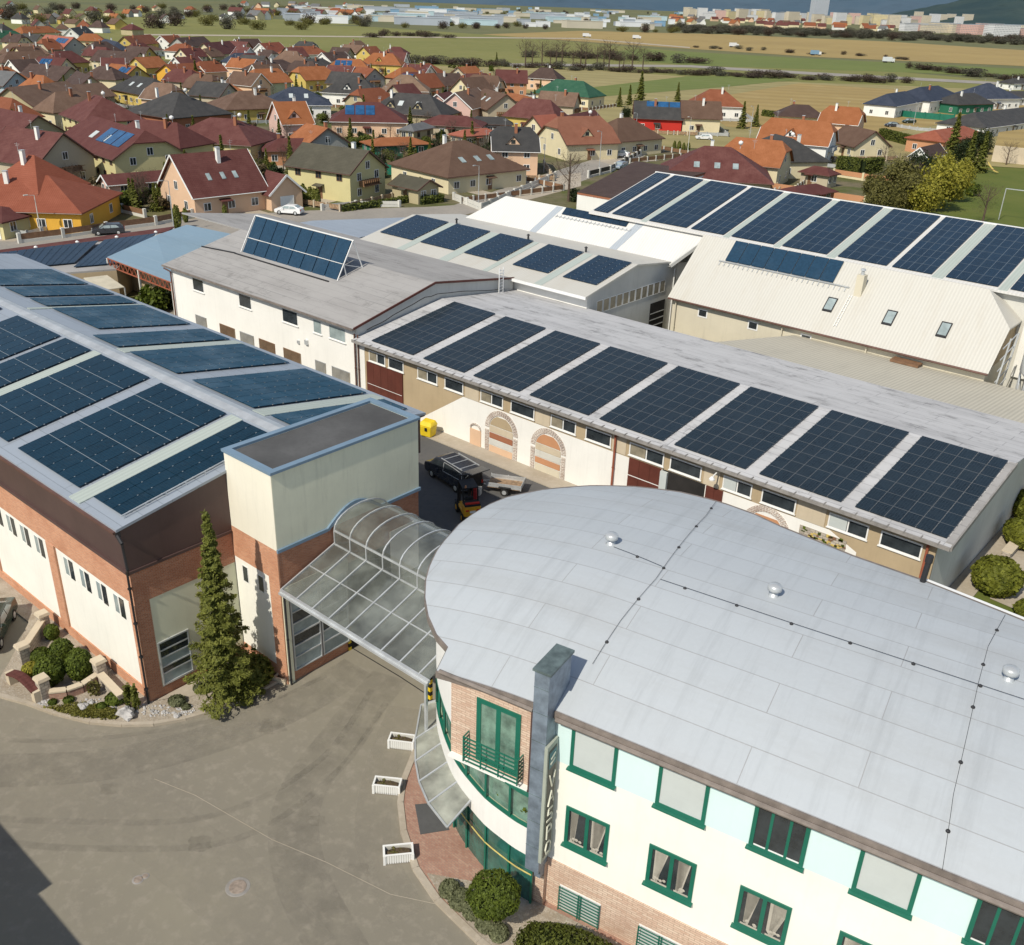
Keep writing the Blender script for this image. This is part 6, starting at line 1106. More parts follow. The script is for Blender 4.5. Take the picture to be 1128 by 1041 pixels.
def house_at(cx, cy, rot, L_, D, he, hr, typ, roof, wall, label, ex='', name='house', group=None, chim=True, detail=True):
    HOUSES.append((cx, cy, rot, L_, D, detail and name == 'house'))
    t = thing(name, (cx, cy, 0), label, 'house' if name == 'house' else name.replace('_', ' '), group, rot, base=(0, 0, 0)); ov = .55; a, b = L_/2-ov, D/2-ov; sl = (hr-he)/(D/2); zw = he+sl*ov-.18
    rr = random.Random(int(cx*7+cy)); w = MB()
    if typ == 'hip': w.box(-a, a, -b, b, 0, zw)
    else:
        zt = hr-.2 if typ == 'gable' else he+(hr-he)*.58; yt = 0 if typ == 'gable' else D/2*.42
        P = [(-b, 0), (b, 0), (b, zw), (yt, zt), (-yt, zt), (-b, zw)] if typ != 'gable' else [(-b, 0), (b, 0), (b, zw), (0, zt), (-b, zw)]; n = len(P)
        w.add([(-a, y, z) for y, z in P]+[(a, y, z) for y, z in P], [tuple(range(n-1, -1, -1)), tuple(range(n, 2*n))]+[(i, (i+1) % n, n+(i+1) % n, n+i) for i in range(n)])
    w.build('wall', 'wall_'+wall, t, off=(0, 0, 0)); r = MB()
    for P in roofshape(typ, L_, D, he, hr, .9): r.slab(P, .2)
    rf = r.build('roof', 'tiles_'+roof, t, off=(0, 0, 0))
    if detail:
        v = MB()
        if typ != 'hip':
            for x in (-L_/2, L_/2):
                yb = 0 if typ == 'gable' else D/2*.42; zb = hr if typ == 'gable' else he+(hr-he)*.58
                for s_ in (-1, 1): v.bar((x, s_*D/2, he-.1), (x, s_*yb, zb-.1), .09, .24)
        for s_ in (-1, 1): v.tube((-L_/2, s_*(D/2+.05), he-.12), (L_/2, s_*(D/2+.05), he-.12), .07, n=6)
        v.build('fascia', 'white_frame' if wall in ('white', 'peach', 'pink') else 'brown_gutter', t, off=(0, 0, 0))
        dx = rr.uniform(-.3, .3)*a; dr = MB().box(dx-.5, dx+.5, -b-.04, -b+.01, 0, 2.1).build('door', 'wood_brown', t, off=(0, 0, 0)); MB().slab([(dx-1., -b-1.1, 2.35), (dx+1., -b-1.1, 2.35), (dx+1., -b, 2.6), (dx-1., -b, 2.6)], .12).build('door_canopy', 'tiles_'+roof, t, off=(0, 0, 0))
        if chim and typ != 'hip' and rr.random() < .6:
            y = rr.choice((-1, 1)); m = MB(); x = L_/2-.55
            for k in range(9): m.box(x, x+1.1, -b*.5+k*b/9, -b*.5+k*b/9+.05, 2.7, 3.6)
            m.box(x, x+1.15, -b*.5, b*.5, 2.55, 2.7).box(x+1.1, x+1.16, -b*.5, b*.5, 3.5, 3.6); m.build('balcony', 'wood_brown' if wall not in ('white',) else 'light_metal', t, off=(0, 0, 0))
        if chim: q = MB(); x = rr.uniform(-.35, .35)*L_; q.tube((x, 0, hr-.1), (x, 0, hr+1.6), .03, n=5).bar((x-.5, 0, hr+1.4), (x+.5, 0, hr+1.4), .03).bar((x-.35, 0, hr+1.15), (x+.35, 0, hr+1.15), .03).build('aerial', 'light_metal', rf, off=(0, 0, 0))
        rows = [.9]+([3.5] if zw > 4.8 else [])
        for zz in rows:
            n = max(1, int(2*a/3.6))
            for i in range(n):
                x = -a+2*a*(i+.5)/n-.65
                for s_ in (-1, 1):
                    if rr.random() < .85: put(wmesh('window', 1.3, 1.3, 2, 'white_frame' if wall not in ('olive', 'lemon') else 'wood_brown'), 'window', t, (x if s_ < 0 else x+1.3, s_*b, zz), 0 if s_ < 0 else math.pi)
        ends = rows+([zw+.1] if typ != 'hip' and hr-zw > 2.6 else [])
        for zz in ends:
            n = 2 if zz < zw-.5 else 1
            for i in range(n):
                y = (-b+2*b*(i+.5)/n) if n > 1 else 0
                put(wmesh('window', 1.2, 1.4, 2), 'window', t, (a, y-.6, zz), math.pi/2); put(wmesh('window', 1.2, 1.4, 2), 'window', t, (-a, y+.6, zz), -math.pi/2)
    if 'g' in ex: put(wmesh('garage_door', 2.6, 2.2, 1), 'garage_door', t, (a-3.2, -b-.02, .05), 0)
    if chim:
        x = rr.uniform(-.25, .25)*L_; y = rr.choice((-1, 1))*D*.12; z0 = hr-sl*abs(y)-.3; cm = 'wall_white' if 'w' in ex or rr.random() < .4 else 'wall_brickw'; m = MB(); m.box(x-.3, x+.3, y-.3, y+.3, z0, hr+.75); ch = m.build('chimney', cm, rf, off=(0, 0, 0)); MB().box(x-.36, x+.36, y-.36, y+.36, hr+.75, hr+.85).build('chimney_cap', 'light_metal', ch, off=(0, 0, 0))
    pt = lambda u, v, h=.1: Vector((u*L_, -D/2*(1-v), he+(hr-he)*v+h))
    def panel(u0, u1, v0, v1, nm, m_, h=.14):
        q = MB(); q.slab([pt(u0, v0, h), pt(u1, v0, h), pt(u1, v1, h), pt(u0, v1, h)], .1); return q.build(nm, m_, rf, off=(0, 0, 0))
    if 's' in ex: [panel(-.3+i*.13, -.185+i*.13, .35, .8, 'solar_collector', 'solar_blue') for i in range(3)]
    if 'S' in ex: [panel(.02+i*.13, .135+i*.13, .35, .8, 'solar_collector', 'solar_blue') for i in range(3)]
    if 'r' in ex: [panel(u, u+.06, .38, .6, 'roof_window', 'window_blind') for u in (-.12, .1)]
    if 'R' in ex: [panel(u, u+.05, .35, .5, 'roof_window', 'window_grey') for u in (-.2, -.02, .14)]
    if 'd' in ex:
        for u in ((-.05,) if 'dd' not in ex else (-.2, .15)):
            x = u*L_; y0 = -D/2*.72; z0 = he+(hr-he)*.28; m = MB(); m.add([(x-1.5, y0, z0), (x+1.5, y0, z0), (x, y0, z0+1.5), (x-1.5, y0+.01, z0), (x, y0+1.5/sl*1., z0+1.5)], [(0, 1, 2)]); dm = m.build('dormer', 'wall_'+wall, rf, off=(0, 0, 0))
            m = MB(); y1 = min(-.1, y0+1.9/sl); m.slab([(x-1.9, y0-.3, z0-.25), (x, y0-.3, z0+1.75), (x, y1, z0+1.75), (x-1.9, y0+.2, z0-.25)], .12).slab([(x, y0-.3, z0+1.75), (x+1.9, y0-.3, z0-.25), (x+1.9, y0+.2, z0-.25), (x, y1, z0+1.75)], .12); m.build('dormer_roof', 'tiles_'+roof, dm, off=(0, 0, 0)); MB().box(x-.45, x+.45, y0-.03, y0+.02, z0+.1, z0+.9).build('dormer_window', 'window_dark', dm, off=(0, 0, 0))
    if 'x' in ex:   # satellite dish
        m = MB(); m.tube((L_*.2, 0, hr-.2), (L_*.2, 0, hr+.7), .04, n=5).lathe((L_*.2, -.15, hr+.4), [(.1, 0), (.4, .25), (.45, .5), (.4, .7), (.05, .9)], 10); m.build('satellite_dish', 'white_frame', rf, off=(0, 0, 0))
    return t
def village():
    H = house
    t = H('G', -60, 345, 300, 356, 6.6, 14, 3.2, 'hip', 'red', 'amber', 'low amber yellow bungalow under a wide orange-red hipped roof beside the street', 'w')
    H('G', 185, 228, 205, 230, 9, 9, 5., 'hip', 'red', 'amber', 'amber house with orange-red pyramid roof right behind the low amber bungalow')
    H('G', -60, 540, 10, 548, 3.6, 7, 2.6, 'hip', 'maroon', 'lemon', 'small garage with white door and maroon roof cut by the left edge', 'g', 'garage', chim=False)
    H('G', 60, 52, 370, 90, 8.8, 11, 4.4, 'gable', 'maroon', 'beige', 'beige gabled house with maroon roof and triangular dark gable window')
    H('G', 660, 350, 975, 325, 3.7, 5, 2.5, 'gable', 'maroon', 'pink', 'long low garden building with maroon roof left of the peach house', chim=False)
    H('A', 570, 548, 900, 640, 8.8, 12, 4.8, 'half', 'maroon', 'lemon', 'yellow house with large maroon half hipped roof, roof windows and a balcony gable', 'Sr')
    H('A', 850, 568, 1100, 592, 8., 9, 4.4, 'hip', 'maroon', 'lemon', 'maroon roofed rear wing house behind the yellow balcony gable', 'x')
    H('A', 590, 418, 640, 432, 9., 12, 4.8, 'hip', 'maroon', 'lemon', 'tall maroon hipped house with pale yellow bay, in the middle of the left cluster', 'x')
    p = H('P', 185, 168, 600, 135, 8.6, 10.5, 3.2, 'gable', 'maroon', 'peach', 'peach house with steep maroon roof and white verges, its lit gable toward the street', 'R')
    # wing of the peach house
    q = at(160+765/5.64, 140+258/5.64, 5.6); loc = p.matrix_basis.inverted() @ Vector((q.x, q.y, 0)); m = MB(); x0 = loc.x-1.2; y0 = -8.2; m.add([(x0-3, y0+.4, 0), (x0+3, y0+.4, 0), (x0+3, y0+.4, 3), (x0, y0+.4, 5.5), (x0-3, y0+.4, 3), (x0-3, -3, 0), (x0+3, -3, 0), (x0+3, -3, 3), (x0, -3, 5.5), (x0-3, -3, 3)], [(0, 1, 2, 3, 4), (1, 6, 7, 2), (0, 4, 9, 5)]); m.build('wing_wall', 'wall_peach', p, off=(0, 0, 0))
    m = MB(); m.slab([(x0-3.6, y0, 2.6), (x0, y0, 5.7), (x0, -1.8, 5.7), (x0-3.6, -4.2, 2.6)], .15).slab([(x0, y0, 5.7), (x0+3.6, y0, 2.6), (x0+3.6, -4.2, 2.6), (x0, -1.8, 5.7)], .15).build('wing_roof', 'tiles_maroon', p, off=(0, 0, 0)); m = MB(); m.bar((x0-3.6, y0-.03, 2.55), (x0, y0-.03, 5.65), .1, .3).bar((x0, y0-.03, 5.65), (x0+3.6, y0-.03, 2.55), .1, .3).build('wing_verge', 'white_frame', p, off=(0, 0, 0)); put(wmesh('garage_door', 2.6, 2.2, 1), 'garage_door', p, (x0-1.3, y0+.38, .05), 0)
    H('B', 290, 503, 440, 512, 7.6, 14, 3.9, 'hip', 'maroon', 'lemon', 'wide maroon hipped house with yellow walls directly behind the peach house', 'x')
    H('X', 205, 200, 359, 236, 8., 9.5, 4.4, 'gable', 'olive', 'lemon', 'light yellow house with olive grey roof, flower balcony and white car at its side', 'd', chim=False) if False else H('X', 338, 157, 402, 165, 8., 9, 5., 'gable', 'olive', 'lemon', 'light yellow house with olive grey roof and wooden balcony beside the white car')
    H('B', 60, 345, 100, 350, 8.4, 16, 4., 'hip', 'charcoal', 'brickw', 'large charcoal pyramid roof house with red brick chimneys', 'x')
    H('B', 470, 338, 560, 336, 7.2, 14, 3.6, 'hip', 'brown', 'yellow', 'brown hipped house with bright yellow wall in front of the navy roof', 'x')
    H('B', 320, 290, 410, 290, 6., 11, 3, 'hip', 'orange', 'white', 'flat orange hipped roof with blue dome chimney left of the orange dormer house')
    H('B', 700, 405, 860, 402, 8.4, 10, 4.2, 'gable', 'orange', 'pink', 'bright orange house with white triangular dormer and tall white chimney', 'dw')
    H('B', 900, 540, 1010, 565, 7, 9, 4, 'gable', 'orange', 'grey', 'orange roof with grey gable left of the olive grey roof')
    H('B', 720, 632, 870, 632, 4.8, 7, 3, 'hip', 'maroon', 'orangew', 'small low maroon roof with orange wall below the orange dormer house')
    H('B', 790, 313, 860, 314, 7.4, 15, 3.6, 'hip', 'navy', 'white', 'wide navy blue hipped roof behind the orange dormer house', 'r')
    H('B', 560, 203, 710, 198, 8, 10, 4.2, 'half', 'orange', 'palegreen', 'orange half hipped house with pale green gable, left one of the pair')
    H('B', 840, 188, 1000, 184, 8, 10, 4.2, 'half', 'orange', 'yellow', 'orange half hipped house with yellow arched gable, right one of the pair')
    H('B', 890, 138, 990, 136, 7, 9, 3.6, 'hip', 'charcoal', 'white', 'charcoal hipped roof with white wall behind the right orange half hip')
    H('B', 600, 150, 740, 143, 7.4, 10, 4.4, 'hip', 'darkbrown', 'grey', 'dark brown hipped house with grey wall between the navy and red roofs')
    H('B', 440, 103, 560, 103, 6.6, 9, 3.2, 'hip', 'navy', 'white', 'low navy roof behind the cream gabled maroon house')
    H('B', 250, 40, 405, 28, 8.8, 10, 4., 'gable', 'maroon', 'cream', 'maroon house with tall cream gable on the far left row', 'r')
    H('B', 450, 15, 580, 14, 8, 9, 4, 'gable', 'darkbrown', 'white', 'dark brown roofed white house in the far row left of the red roof')
    H('B', 600, 42, 715, 35, 8, 9, 4, 'gable', 'red', 'white', 'white house with vivid red roof in the far row')
    H('B', 790, 62, 940, 60, 7, 10, 3.6, 'hip', 'rust', 'white', 'rust coloured hipped roof at the field edge')
    H('B', 990, 100, 1120, 95, 7, 9, 3.6, 'gable', 'darkbrown', 'white', 'dark brown roof with round white gable window at the field edge')
    H('B', 85, 8, 245, 0, 8, 10, 4, 'gable', 'darkbrown', 'grey', 'grey house with dark brown roof and glazed balcony in the far row')
    H('B', 20, 172, 170, 165, 7.2, 9.5, 4.4, 'gable', 'rust', 'amber', 'amber walled house with rust roof and blue solar collectors', 's')
    H('A', 840, 298, 960, 318, 7.4, 11, 3.6, 'hip', 'charcoal', 'yellow', 'charcoal hipped house with two roof windows left of the amber wall', 'r')
    H('A', 700, 225, 840, 240, 7, 9, 3.8, 'gable', 'orange', 'yellow', 'orange roofed house with tilted blue collectors and yellow gable', 'S')
    H('A', 200, 225, 430, 245, 8, 10, 4.4, 'gable', 'darkbrown', 'olive', 'dark brown ridge roof with olive gable facing right in the left cluster')
    H('A', 60, 372, 400, 335, 8.4, 11, 4.6, 'gable', 'lightbrown', 'olive', 'light brown roof with long blue collector row and olive gable at the left', 'S')
    H('A', -60, 262, 88, 275, 8, 9, 4.6, 'gable', 'grey', 'lightblue', 'light blue house with grey roof near the left edge')
    H('A', -20, 498, 225, 545, 8.2, 11, 4.2, 'gable', 'maroon', 'olive', 'maroon roof with blank olive gable at the left edge, behind the beige gable')
    H('A', 50, 150, 230, 148, 7.4, 11, 4, 'hip', 'brown', 'palegreen', 'brown hipped roof with pale green wall near the left edge')
    H('A', 250, 182, 400, 190, 7, 9, 3.8, 'gable', 'maroon', 'cream', 'small maroon roof with a blue collector among the left cluster', 's')
    H('A', 290, 45, 455, 62, 8.4, 10, 4.2, 'gable', 'salmon', 'grey', 'salmon pink roof with dark grey gable and blue collectors', 'S')
    H('A', 60, 98, 220, 100, 7.6, 10, 3.8, 'hip', 'lightbrown', 'cream', 'light brown hipped roof left of the salmon roof')
    H('A', 435, 5, 530, -8, 8, 8, 4.2, 'gable', 'charcoal', 'white', 'white gable with charcoal roof beyond the salmon roof')
    H('A', 520, 38, 600, 40, 7, 9, 3.6, 'hip', 'orange', 'cream', 'orange roof right of the white far gable')
    H('A', 650, 70, 730, 90, 7, 8, 3.6, 'hip', 'navy', 'white', 'dark teal roof with white chimney beside the far orange roof')
    H('A', 770, 56, 930, 44, 8, 9, 4, 'gable', 'rust', 'yellow', 'brown roofed house with bright yellow arched gable at the field edge')
    H('A', 1000, 52, 1100, 48, 7.6, 9, 4, 'gable', 'rust', 'white', 'dark rust roof with white walls left of the glazed balcony house')
    H('A', 620, 140, 860, 155, 7.4, 10, 3.8, 'gable', 'darkbrown', 'cream', 'long dark brown roof behind the white cross gables')
    H('A', 640, 188, 760, 190, 7, 8, 3.8, 'gable', 'maroon', 'white', 'maroon roof with two white cross gables in the left cluster')
    H('A', 480, 270, 560, 300, 8, 9, 4, 'gable', 'darkbrown', 'olive', 'dark roof with plain olive gable facing the garden trees')
    H('A', 850, 115, 940, 112, 5, 9, 3, 'hip', 'brown', 'white', 'low brown carport roof beside the white columns', chim=False)
    H('A', 0, 20, 90, 20, 7, 9, 3.6, 'hip', 'green', 'palegreen', 'dull green roof at the upper left edge'); H('A', 130, -5, 300, -8, 7, 10, 3.6, 'hip', 'orange', 'cream', 'long orange roof row house at the top left')
    H('C', 190, 350, 330, 353, 7.4, 13, 3.7, 'hip', 'maroon', 'peach', 'maroon hipped house with peach walls and blue collectors in the centre', 's')
    H('C', 430, 292, 640, 305, 8, 12, 3.6, 'hip', 'charcoal', 'olive', 'charcoal roof with two dark dormers and two roof windows', 'ddrw')
    H('C', 455, 180, 520, 182, 8.4, 12, 4.2, 'hip', 'tan', 'pink', 'tan pyramid roof house with pinkish walls behind the charcoal dormer roof')
    H('C', 90, 205, 240, 212, 7.6, 10, 4, 'hip', 'charcoal', 'white', 'charcoal roof with small white triangular gable in the middle row', 'd')
    H('C', 20, 122, 160, 130, 7.4, 9, 4, 'gable', 'maroon', 'pink', 'dark maroon roof behind the charcoal white gable house')
    H('C', 200, 132, 290, 142, 7.4, 9, 4, 'gable', 'rust', 'grey', 'dull rust roof left of the tan pyramid roof')
    H('C', 290, 45, 410, 50, 8.4, 10, 4.2, 'hip', 'orange', 'yellow', 'orange house with golden arched dormer at the field edge', 'd')
    H('C', 70, 80, 210, 85, 7.2, 9, 3.6, 'hip', 'orange', 'cream', 'orange roof with big blue collector block at the field edge', 's')
    H('C', 590, 112, 640, 110, 6.8, 9, 3.4, 'hip', 'rust', 'white', 'small rust pyramid roof near the hedge line')
    H('C', 480, 165, 600, 165, 6.8, 8, 3.6, 'hip', 'maroon', 'grey', 'maroon roof covered with blue collectors right of the tan pyramid', 's')
    H('C', 670, 172, 810, 172, 7.2, 9, 3.6, 'gable', 'darkbrown', 'cream', 'dark brown roof with cream round gable near the hedge line')
    H('C', 860, 175, 990, 172, 7.2, 9, 3.6, 'hip', 'maroon', 'beige', 'maroon hipped roof beyond the small white gable')
    H('D', 50, 92, 215, 97, 8.6, 10, 4.8, 'gable', 'maroon', 'orangew', 'tall orange walled house with plum maroon roof facing the straw field')
    H('C', 800, 290, 930, 262, 8.2, 9, 4.4, 'gable', 'lightbrown', 'pink', 'pinkish house with light brown roof and wide gable in the centre right')
    H('C', 985, 268, 1110, 300, 8., 10, 4.2, 'gable', 'brown', 'beige', 'long brown roof wing with roof windows right of the pinkish gable', 'r')
    H('C', 690, 300, 760, 285, 7., 8, 4., 'gable', 'maroon', 'pink', 'small maroon roof with dark blue collector left of the pinkish gable', 's')
    H('C', 700, 430, 870, 438, 4.8, 9, 3, 'hip', 'maroon', 'beige', 'low maroon roofed outbuilding above the clipped hedge', chim=False)
    H('C', 850, 522, 990, 512, 3.8, 6, 2.8, 'hip', 'salmon', 'beige', 'salmon carport roof between hedge and mansard house', chim=False, name='carport')
    H('C', 930, 440, 1100, 445, 4.2, 6, 2.8, 'hip', 'charcoal', 'grey', 'low charcoal outbuilding below the brown roof wing', chim=False)
    H('C', 520, 488, 600, 475, 3.8, 5, 2.7, 'hip', 'grey', 'olive', 'grey green garden pavilion near the yellow fence', chim=False, name='pavilion')
    H('C', 340, 572, 520, 566, 3.7, 7, 2.7, 'hip', 'orange', 'greenw', 'orange roofed shelter with dark green curtain walls', chim=False, name='shelter')
    H('X', 499, 155, 512, 154, 7.6, 16, 3.2, 'hip', 'brown', 'cream', 'large cream bungalow with brown hipped roof and blue roof windows', 'R')
    H('X', 445, 192, 470, 197, 3.9, 6, 2.6, 'gable', 'olive', 'olive', 'small olive roofed carport left of the cream bungalow', chim=False, name='carport')
    H('D', 50, 445, 250, 450, 8.4, 12, 4.8, 'half', 'charcoal', 'peach', 'charcoal mansard roof house with peach walls and white dormer', 'd')
    H('D', 420, 385, 680, 380, 8.4, 13, 3.6, 'half', 'saddle', 'cream', 'cream house with big saddle brown roof and timber dormer by the side street', 'dx')
    H('D', 280, 378, 390, 370, 7.2, 8, 3.8, 'gable', 'salmon', 'cream', 'salmon roof adjoining the big saddle brown roof', chim=False)
    H('D', 500, 372, 640, 345, 6.4, 6, 4.2, 'gable', 'maroon', 'redw', 'small red walled building with white roof edge behind the saddle brown roof', chim=False)
    H('D', 790, 395, 870, 390, 7.6, 11, 3.6, 'hip', 'brown', 'cream', 'brown hipped roof with two white chimneys right of the saddle brown roof', 'w')
    H('D', 410, 152, 580, 165, 7.8, 11, 3.6, 'hip', 'green', 'cream', 'dark green hipped roof house with pale yellow walls')
    H('D', 130, 238, 210, 252, 4.2, 8, 3, 'hip', 'orange', 'cream', 'low orange garage roof below the plum maroon roof', chim=False)
    t = H('E', 10, 158, 255, 168, 7.4, 10, 3.6, 'gable', 'charcoal', 'redw', 'red walled modern house with charcoal roof and three blue collectors'); 
    for i in range(3): m = MB(); x = -3.5+i*3.3; m.slab([(x, -2.4, 6.0), (x+3, -2.4, 6.0), (x+3, -.5, 7.9), (x, -.5, 7.9)], .12); m.build('solar_collector', 'solar_blue', t.children[1] if len(t.children) > 1 else t, off=(0, 0, 0))
    H('E', 275, 155, 465, 162, 8, 10, 4.2, 'gable', 'brown', 'cream', 'brown roofed house with dark timber gable right of the red walled house')
    H('E', 420, 92, 500, 95, 8.2, 12, 4., 'hip', 'rust', 'white', 'rust orange roofed white house at the edge of the straw field')
    H('E', 390, 412, 540, 420, 8.2, 15, 3.6, 'hip', 'maroon', 'olive', 'large maroon hipped roof with small dormers just behind the solar hall', 'Rx')
    H('E', 570, 362, 830, 385, 8.2, 10.5, 4.2, 'half', 'orange', 'cream', 'bright orange half hipped roof with dark skylight behind the maroon roof')
    H('E', 790, 345, 890, 372, 7.2, 11, 3.6, 'hip', 'charcoal', 'cream', 'charcoal hipped roof with white dish between two orange roofs', 'wx')
    H('E', 770, 252, 1100, 278, 8.6, 11, 4.2, 'half', 'orange', 'white', 'longest orange roof with central dormer near the garden hedge', 'd')
    H('E', 890, 178, 980, 182, 6.8, 9, 4.2, 'hip', 'darkbrown', 'cream', 'dark plum roofed cream house at the field edge')
    H('K', 70, 178, 230, 190, 8, 10, 4.2, 'half', 'orange', 'peach', 'orange half hipped house with peach gable beside the field')
    H('K', 170, 285, 310, 315, 6.4, 9, 3, 'gable', 'brown', 'cream', 'brown roofed outbuilding behind the longest orange roof', chim=False)
    H('K', 560, 78, 660, 70, 8, 14, 4.4, 'hip', 'navy', 'white', 'white modern house with navy grey hipped roof behind the green fence')
    H('K', 380, 115, 480, 100, 7, 10, 4, 'hip', 'navy', 'white', 'left wing of the white modern houses with sloping navy roof')
    H('K', 925, 56, 945, 56, 8.6, 16, 4, 'hip', 'navy', 'white', 'modern house with pointed navy pyramid roof near the right edge')
    H('K', 760, 112, 860, 110, 6.6, 10, 3.6, 'hip', 'charcoal', 'greenw', 'low charcoal roofed house between the two modern navy roofs')
    H('K', 850, 218, 1128, 188, 6., 13, 3, 'hip', 'charcoal', 'white', 'long low charcoal roofed house at the right edge')
    H('K', 1070, 30, 1128, 30, 5, 9, 3, 'hip', 'charcoal', 'white', 'low dark roofed house by the far right road'); H('K', 1000, 100, 1128, 100, 5, 9, 3, 'hip', 'charcoal', 'white', 'charcoal roof beyond the white fence at the right')
    H('K', 640, 312, 800, 290, 5.4, 9, 3.6, 'hip', 'red', 'orangew', 'orange walled garage block with red roof edge beside the dark conifers', chim=False)
    H('K', 570, 405, 660, 385, 5, 5, 3, 'gable', 'darkbrown', 'white', 'small dark gabled shed with white beam in the gardens', chim=False, name='shed')
    H('E', 900, 640, 1020, 625, 3.4, 6.5, 2.4, 'hip', 'maroon', 'brickw', 'maroon roofed garden gazebo directly behind the solar hall', chim=False, name='gazebo')
    H('E', 1010, 525, 1080, 535, 3.6, 5, 2.6, 'hip', 'maroon', 'beige', 'small maroon garden shed behind the gazebo', chim=False, name='shed')
    # dark roofed low building beside the solar hall
    P = [at(*p, 4.6) for p in ((636, 212), (676, 219), (780, 190), (700, 178))]; t = thing('street_building', (P[0].x, P[0].y, 0), 'dark brown flat pitched building with red fascia behind the solar hall', 'building', base=(0, 0, 0)); t.location = (0, 0, 0); MB().hexa([(p.x, p.y, 0) for p in P], [(p.x, p.y, 4.3) for p in P]).build('wall', 'wall_white', t); MB().slab(P, .35).build('fascia', 'wall_brickw', t); MB().slab([p+Vector((0, 0, .12)) for p in P], .12).build('roof', 'tiles_darkbrown', t)
    P = [at(*p, 4) for p in ((1096, 160), (1180, 168), (1180, 136), (1100, 146))]; t = thing('garage_block', (0, 0, 0), 'flat roofed beige garage block at the right edge above the playing field', 'garage', base=(0, 0, 0)); MB().hexa([(p.x, p.y, 0) for p in P], [(p.x, p.y, 4) for p in P]).build('wall', 'beige_light', t); MB().slab([p+Vector((0, 0, .12)) for p in P], .12).build('roof', 'straw_field', t)
    # far rows toward the top left
    rr = random.Random(21); cols = ['brown', 'maroon', 'orange', 'grey', 'rust', 'charcoal', 'darkbrown']; n = 0
    for (xa, xb, ya, yb, k) in ((0, 190, 8, 26, 20), (190, 330, 10, 20, 9), (0, 150, 30, 42, 10)):
        for i in range(k):
            x = xa+(xb-xa)*(i+rr.uniform(.1, .9))/k; y = rr.uniform(ya, yb)+x*.01; p = at(x, y, 0)
            if p.y > 2500: continue
            house_at(p.x, p.y, rr.uniform(-.6, .6), rr.uniform(11, 18), rr.uniform(9, 12), 4, rr.uniform(7, 9), rr.choice(['gable', 'hip']), rr.choice(cols), rr.choice(['white', 'cream', 'olive', 'yellow', 'grey']), 'small distant house beyond the village at the upper left', group='small distant houses at the upper left', detail=False)
village()

def plots():
    """paved drives beside the houses and low fences between plots"""
    rr = random.Random(77); mb = MB(); n = 0
    for cx, cy, rot, L_, D, det in HOUSES:
        if not det or math.hypot(cx, cy) > 420: continue
        c, s_ = math.cos(rot), math.sin(rot); W = lambda x, y, z=.018: (cx+x*c-y*s_, cy+x*s_+y*c, z)
        x0 = rr.uniform(-.4, .1)*L_; w = rr.uniform(3, 6); d = rr.uniform(4, 8); mb.add([W(x0, -D/2-d), W(x0+w, -D/2-d), W(x0+w, -D/2+1), W(x0, -D/2+1)], [(0, 1, 2, 3)])
        if rr.random() < .7:
            y = -D/2-d; x1 = -L_/2-rr.uniform(1, 4); x2 = L_/2+rr.uniform(1, 4); a, b = W(x1, y, 0), W(x2, y, 0); e = W(x2, D/2, 0); t = thing('garden_fence', a, 'low fence with posts along a village garden plot', 'fence', 'low garden fences of the village plots', base=a); pm = MB(); pn, po = rr.choice([('wood_brown', 'pale_wall'), ('wood_slats', 'beige_light'), ('light_metal', 'light_metal')])
            for A, B in ((a, b), (b, e)):
                k = max(2, int(math.dist(A, B)/2.6)); A, B = Vector(A), Vector(B); pm.bar(A+Vector((0, 0, .7)), B+Vector((0, 0, .7)), .06, .8)
                for i in range(k+1):
                    if ('post', po) not in WM: WM[('post', po)] = MB().box(-.15, .15, -.15, .15, 0, 1.25).mesh('post', po)
                    put(WM[('post', po)], 'post', t, A.lerp(B, i/k)-Vector(a))
            pm.build('panels', pn, t)
    structure(mb, 'driveways', 'concrete')
plots()
def clear(x, y, m=.8):
    for cx, cy, rot, L_, D, _ in HOUSES:
        dx, dy = x-cx, y-cy
        if abs(dx) > 25 or abs(dy) > 25: continue
        c, s_ = math.cos(rot), math.sin(rot); u, v = dx*c+dy*s_, -dx*s_+dy*c
        if abs(u) < L_/2+m and abs(v) < D/2+m: return False
    return True

def filler():
    rr = random.Random(99); n = 0
    for k in range(4000):
        x = rr.uniform(0, 620); y = rr.uniform(50+x*.03, 150); p = at(x, y, 0)
        if x > 460 and y < 92: continue
        if not clear(p.x, p.y, 6.5): continue
        L_ = rr.uniform(10, 14); D = rr.uniform(9.5, 11); ty = rr.choice(['gable', 'hip', 'half', 'gable'])
        house_at(p.x, p.y, rr.choice((.25, .35, 1.7, 1.85))+rr.uniform(-.15, .15), L_+(3 if ty == 'hip' else 0), D, rr.uniform(3.6, 4.6), rr.uniform(7.6, 8.8), ty, rr.choice(['maroon', 'maroon', 'brown', 'orange', 'rust', 'charcoal', 'darkbrown', 'lightbrown']), rr.choice(['white', 'cream', 'yellow', 'beige', 'peach', 'olive']), 'smaller family house squeezed between the bigger houses of the village', group='smaller houses between the village houses'); n += 1
        if n > 58: break
filler()
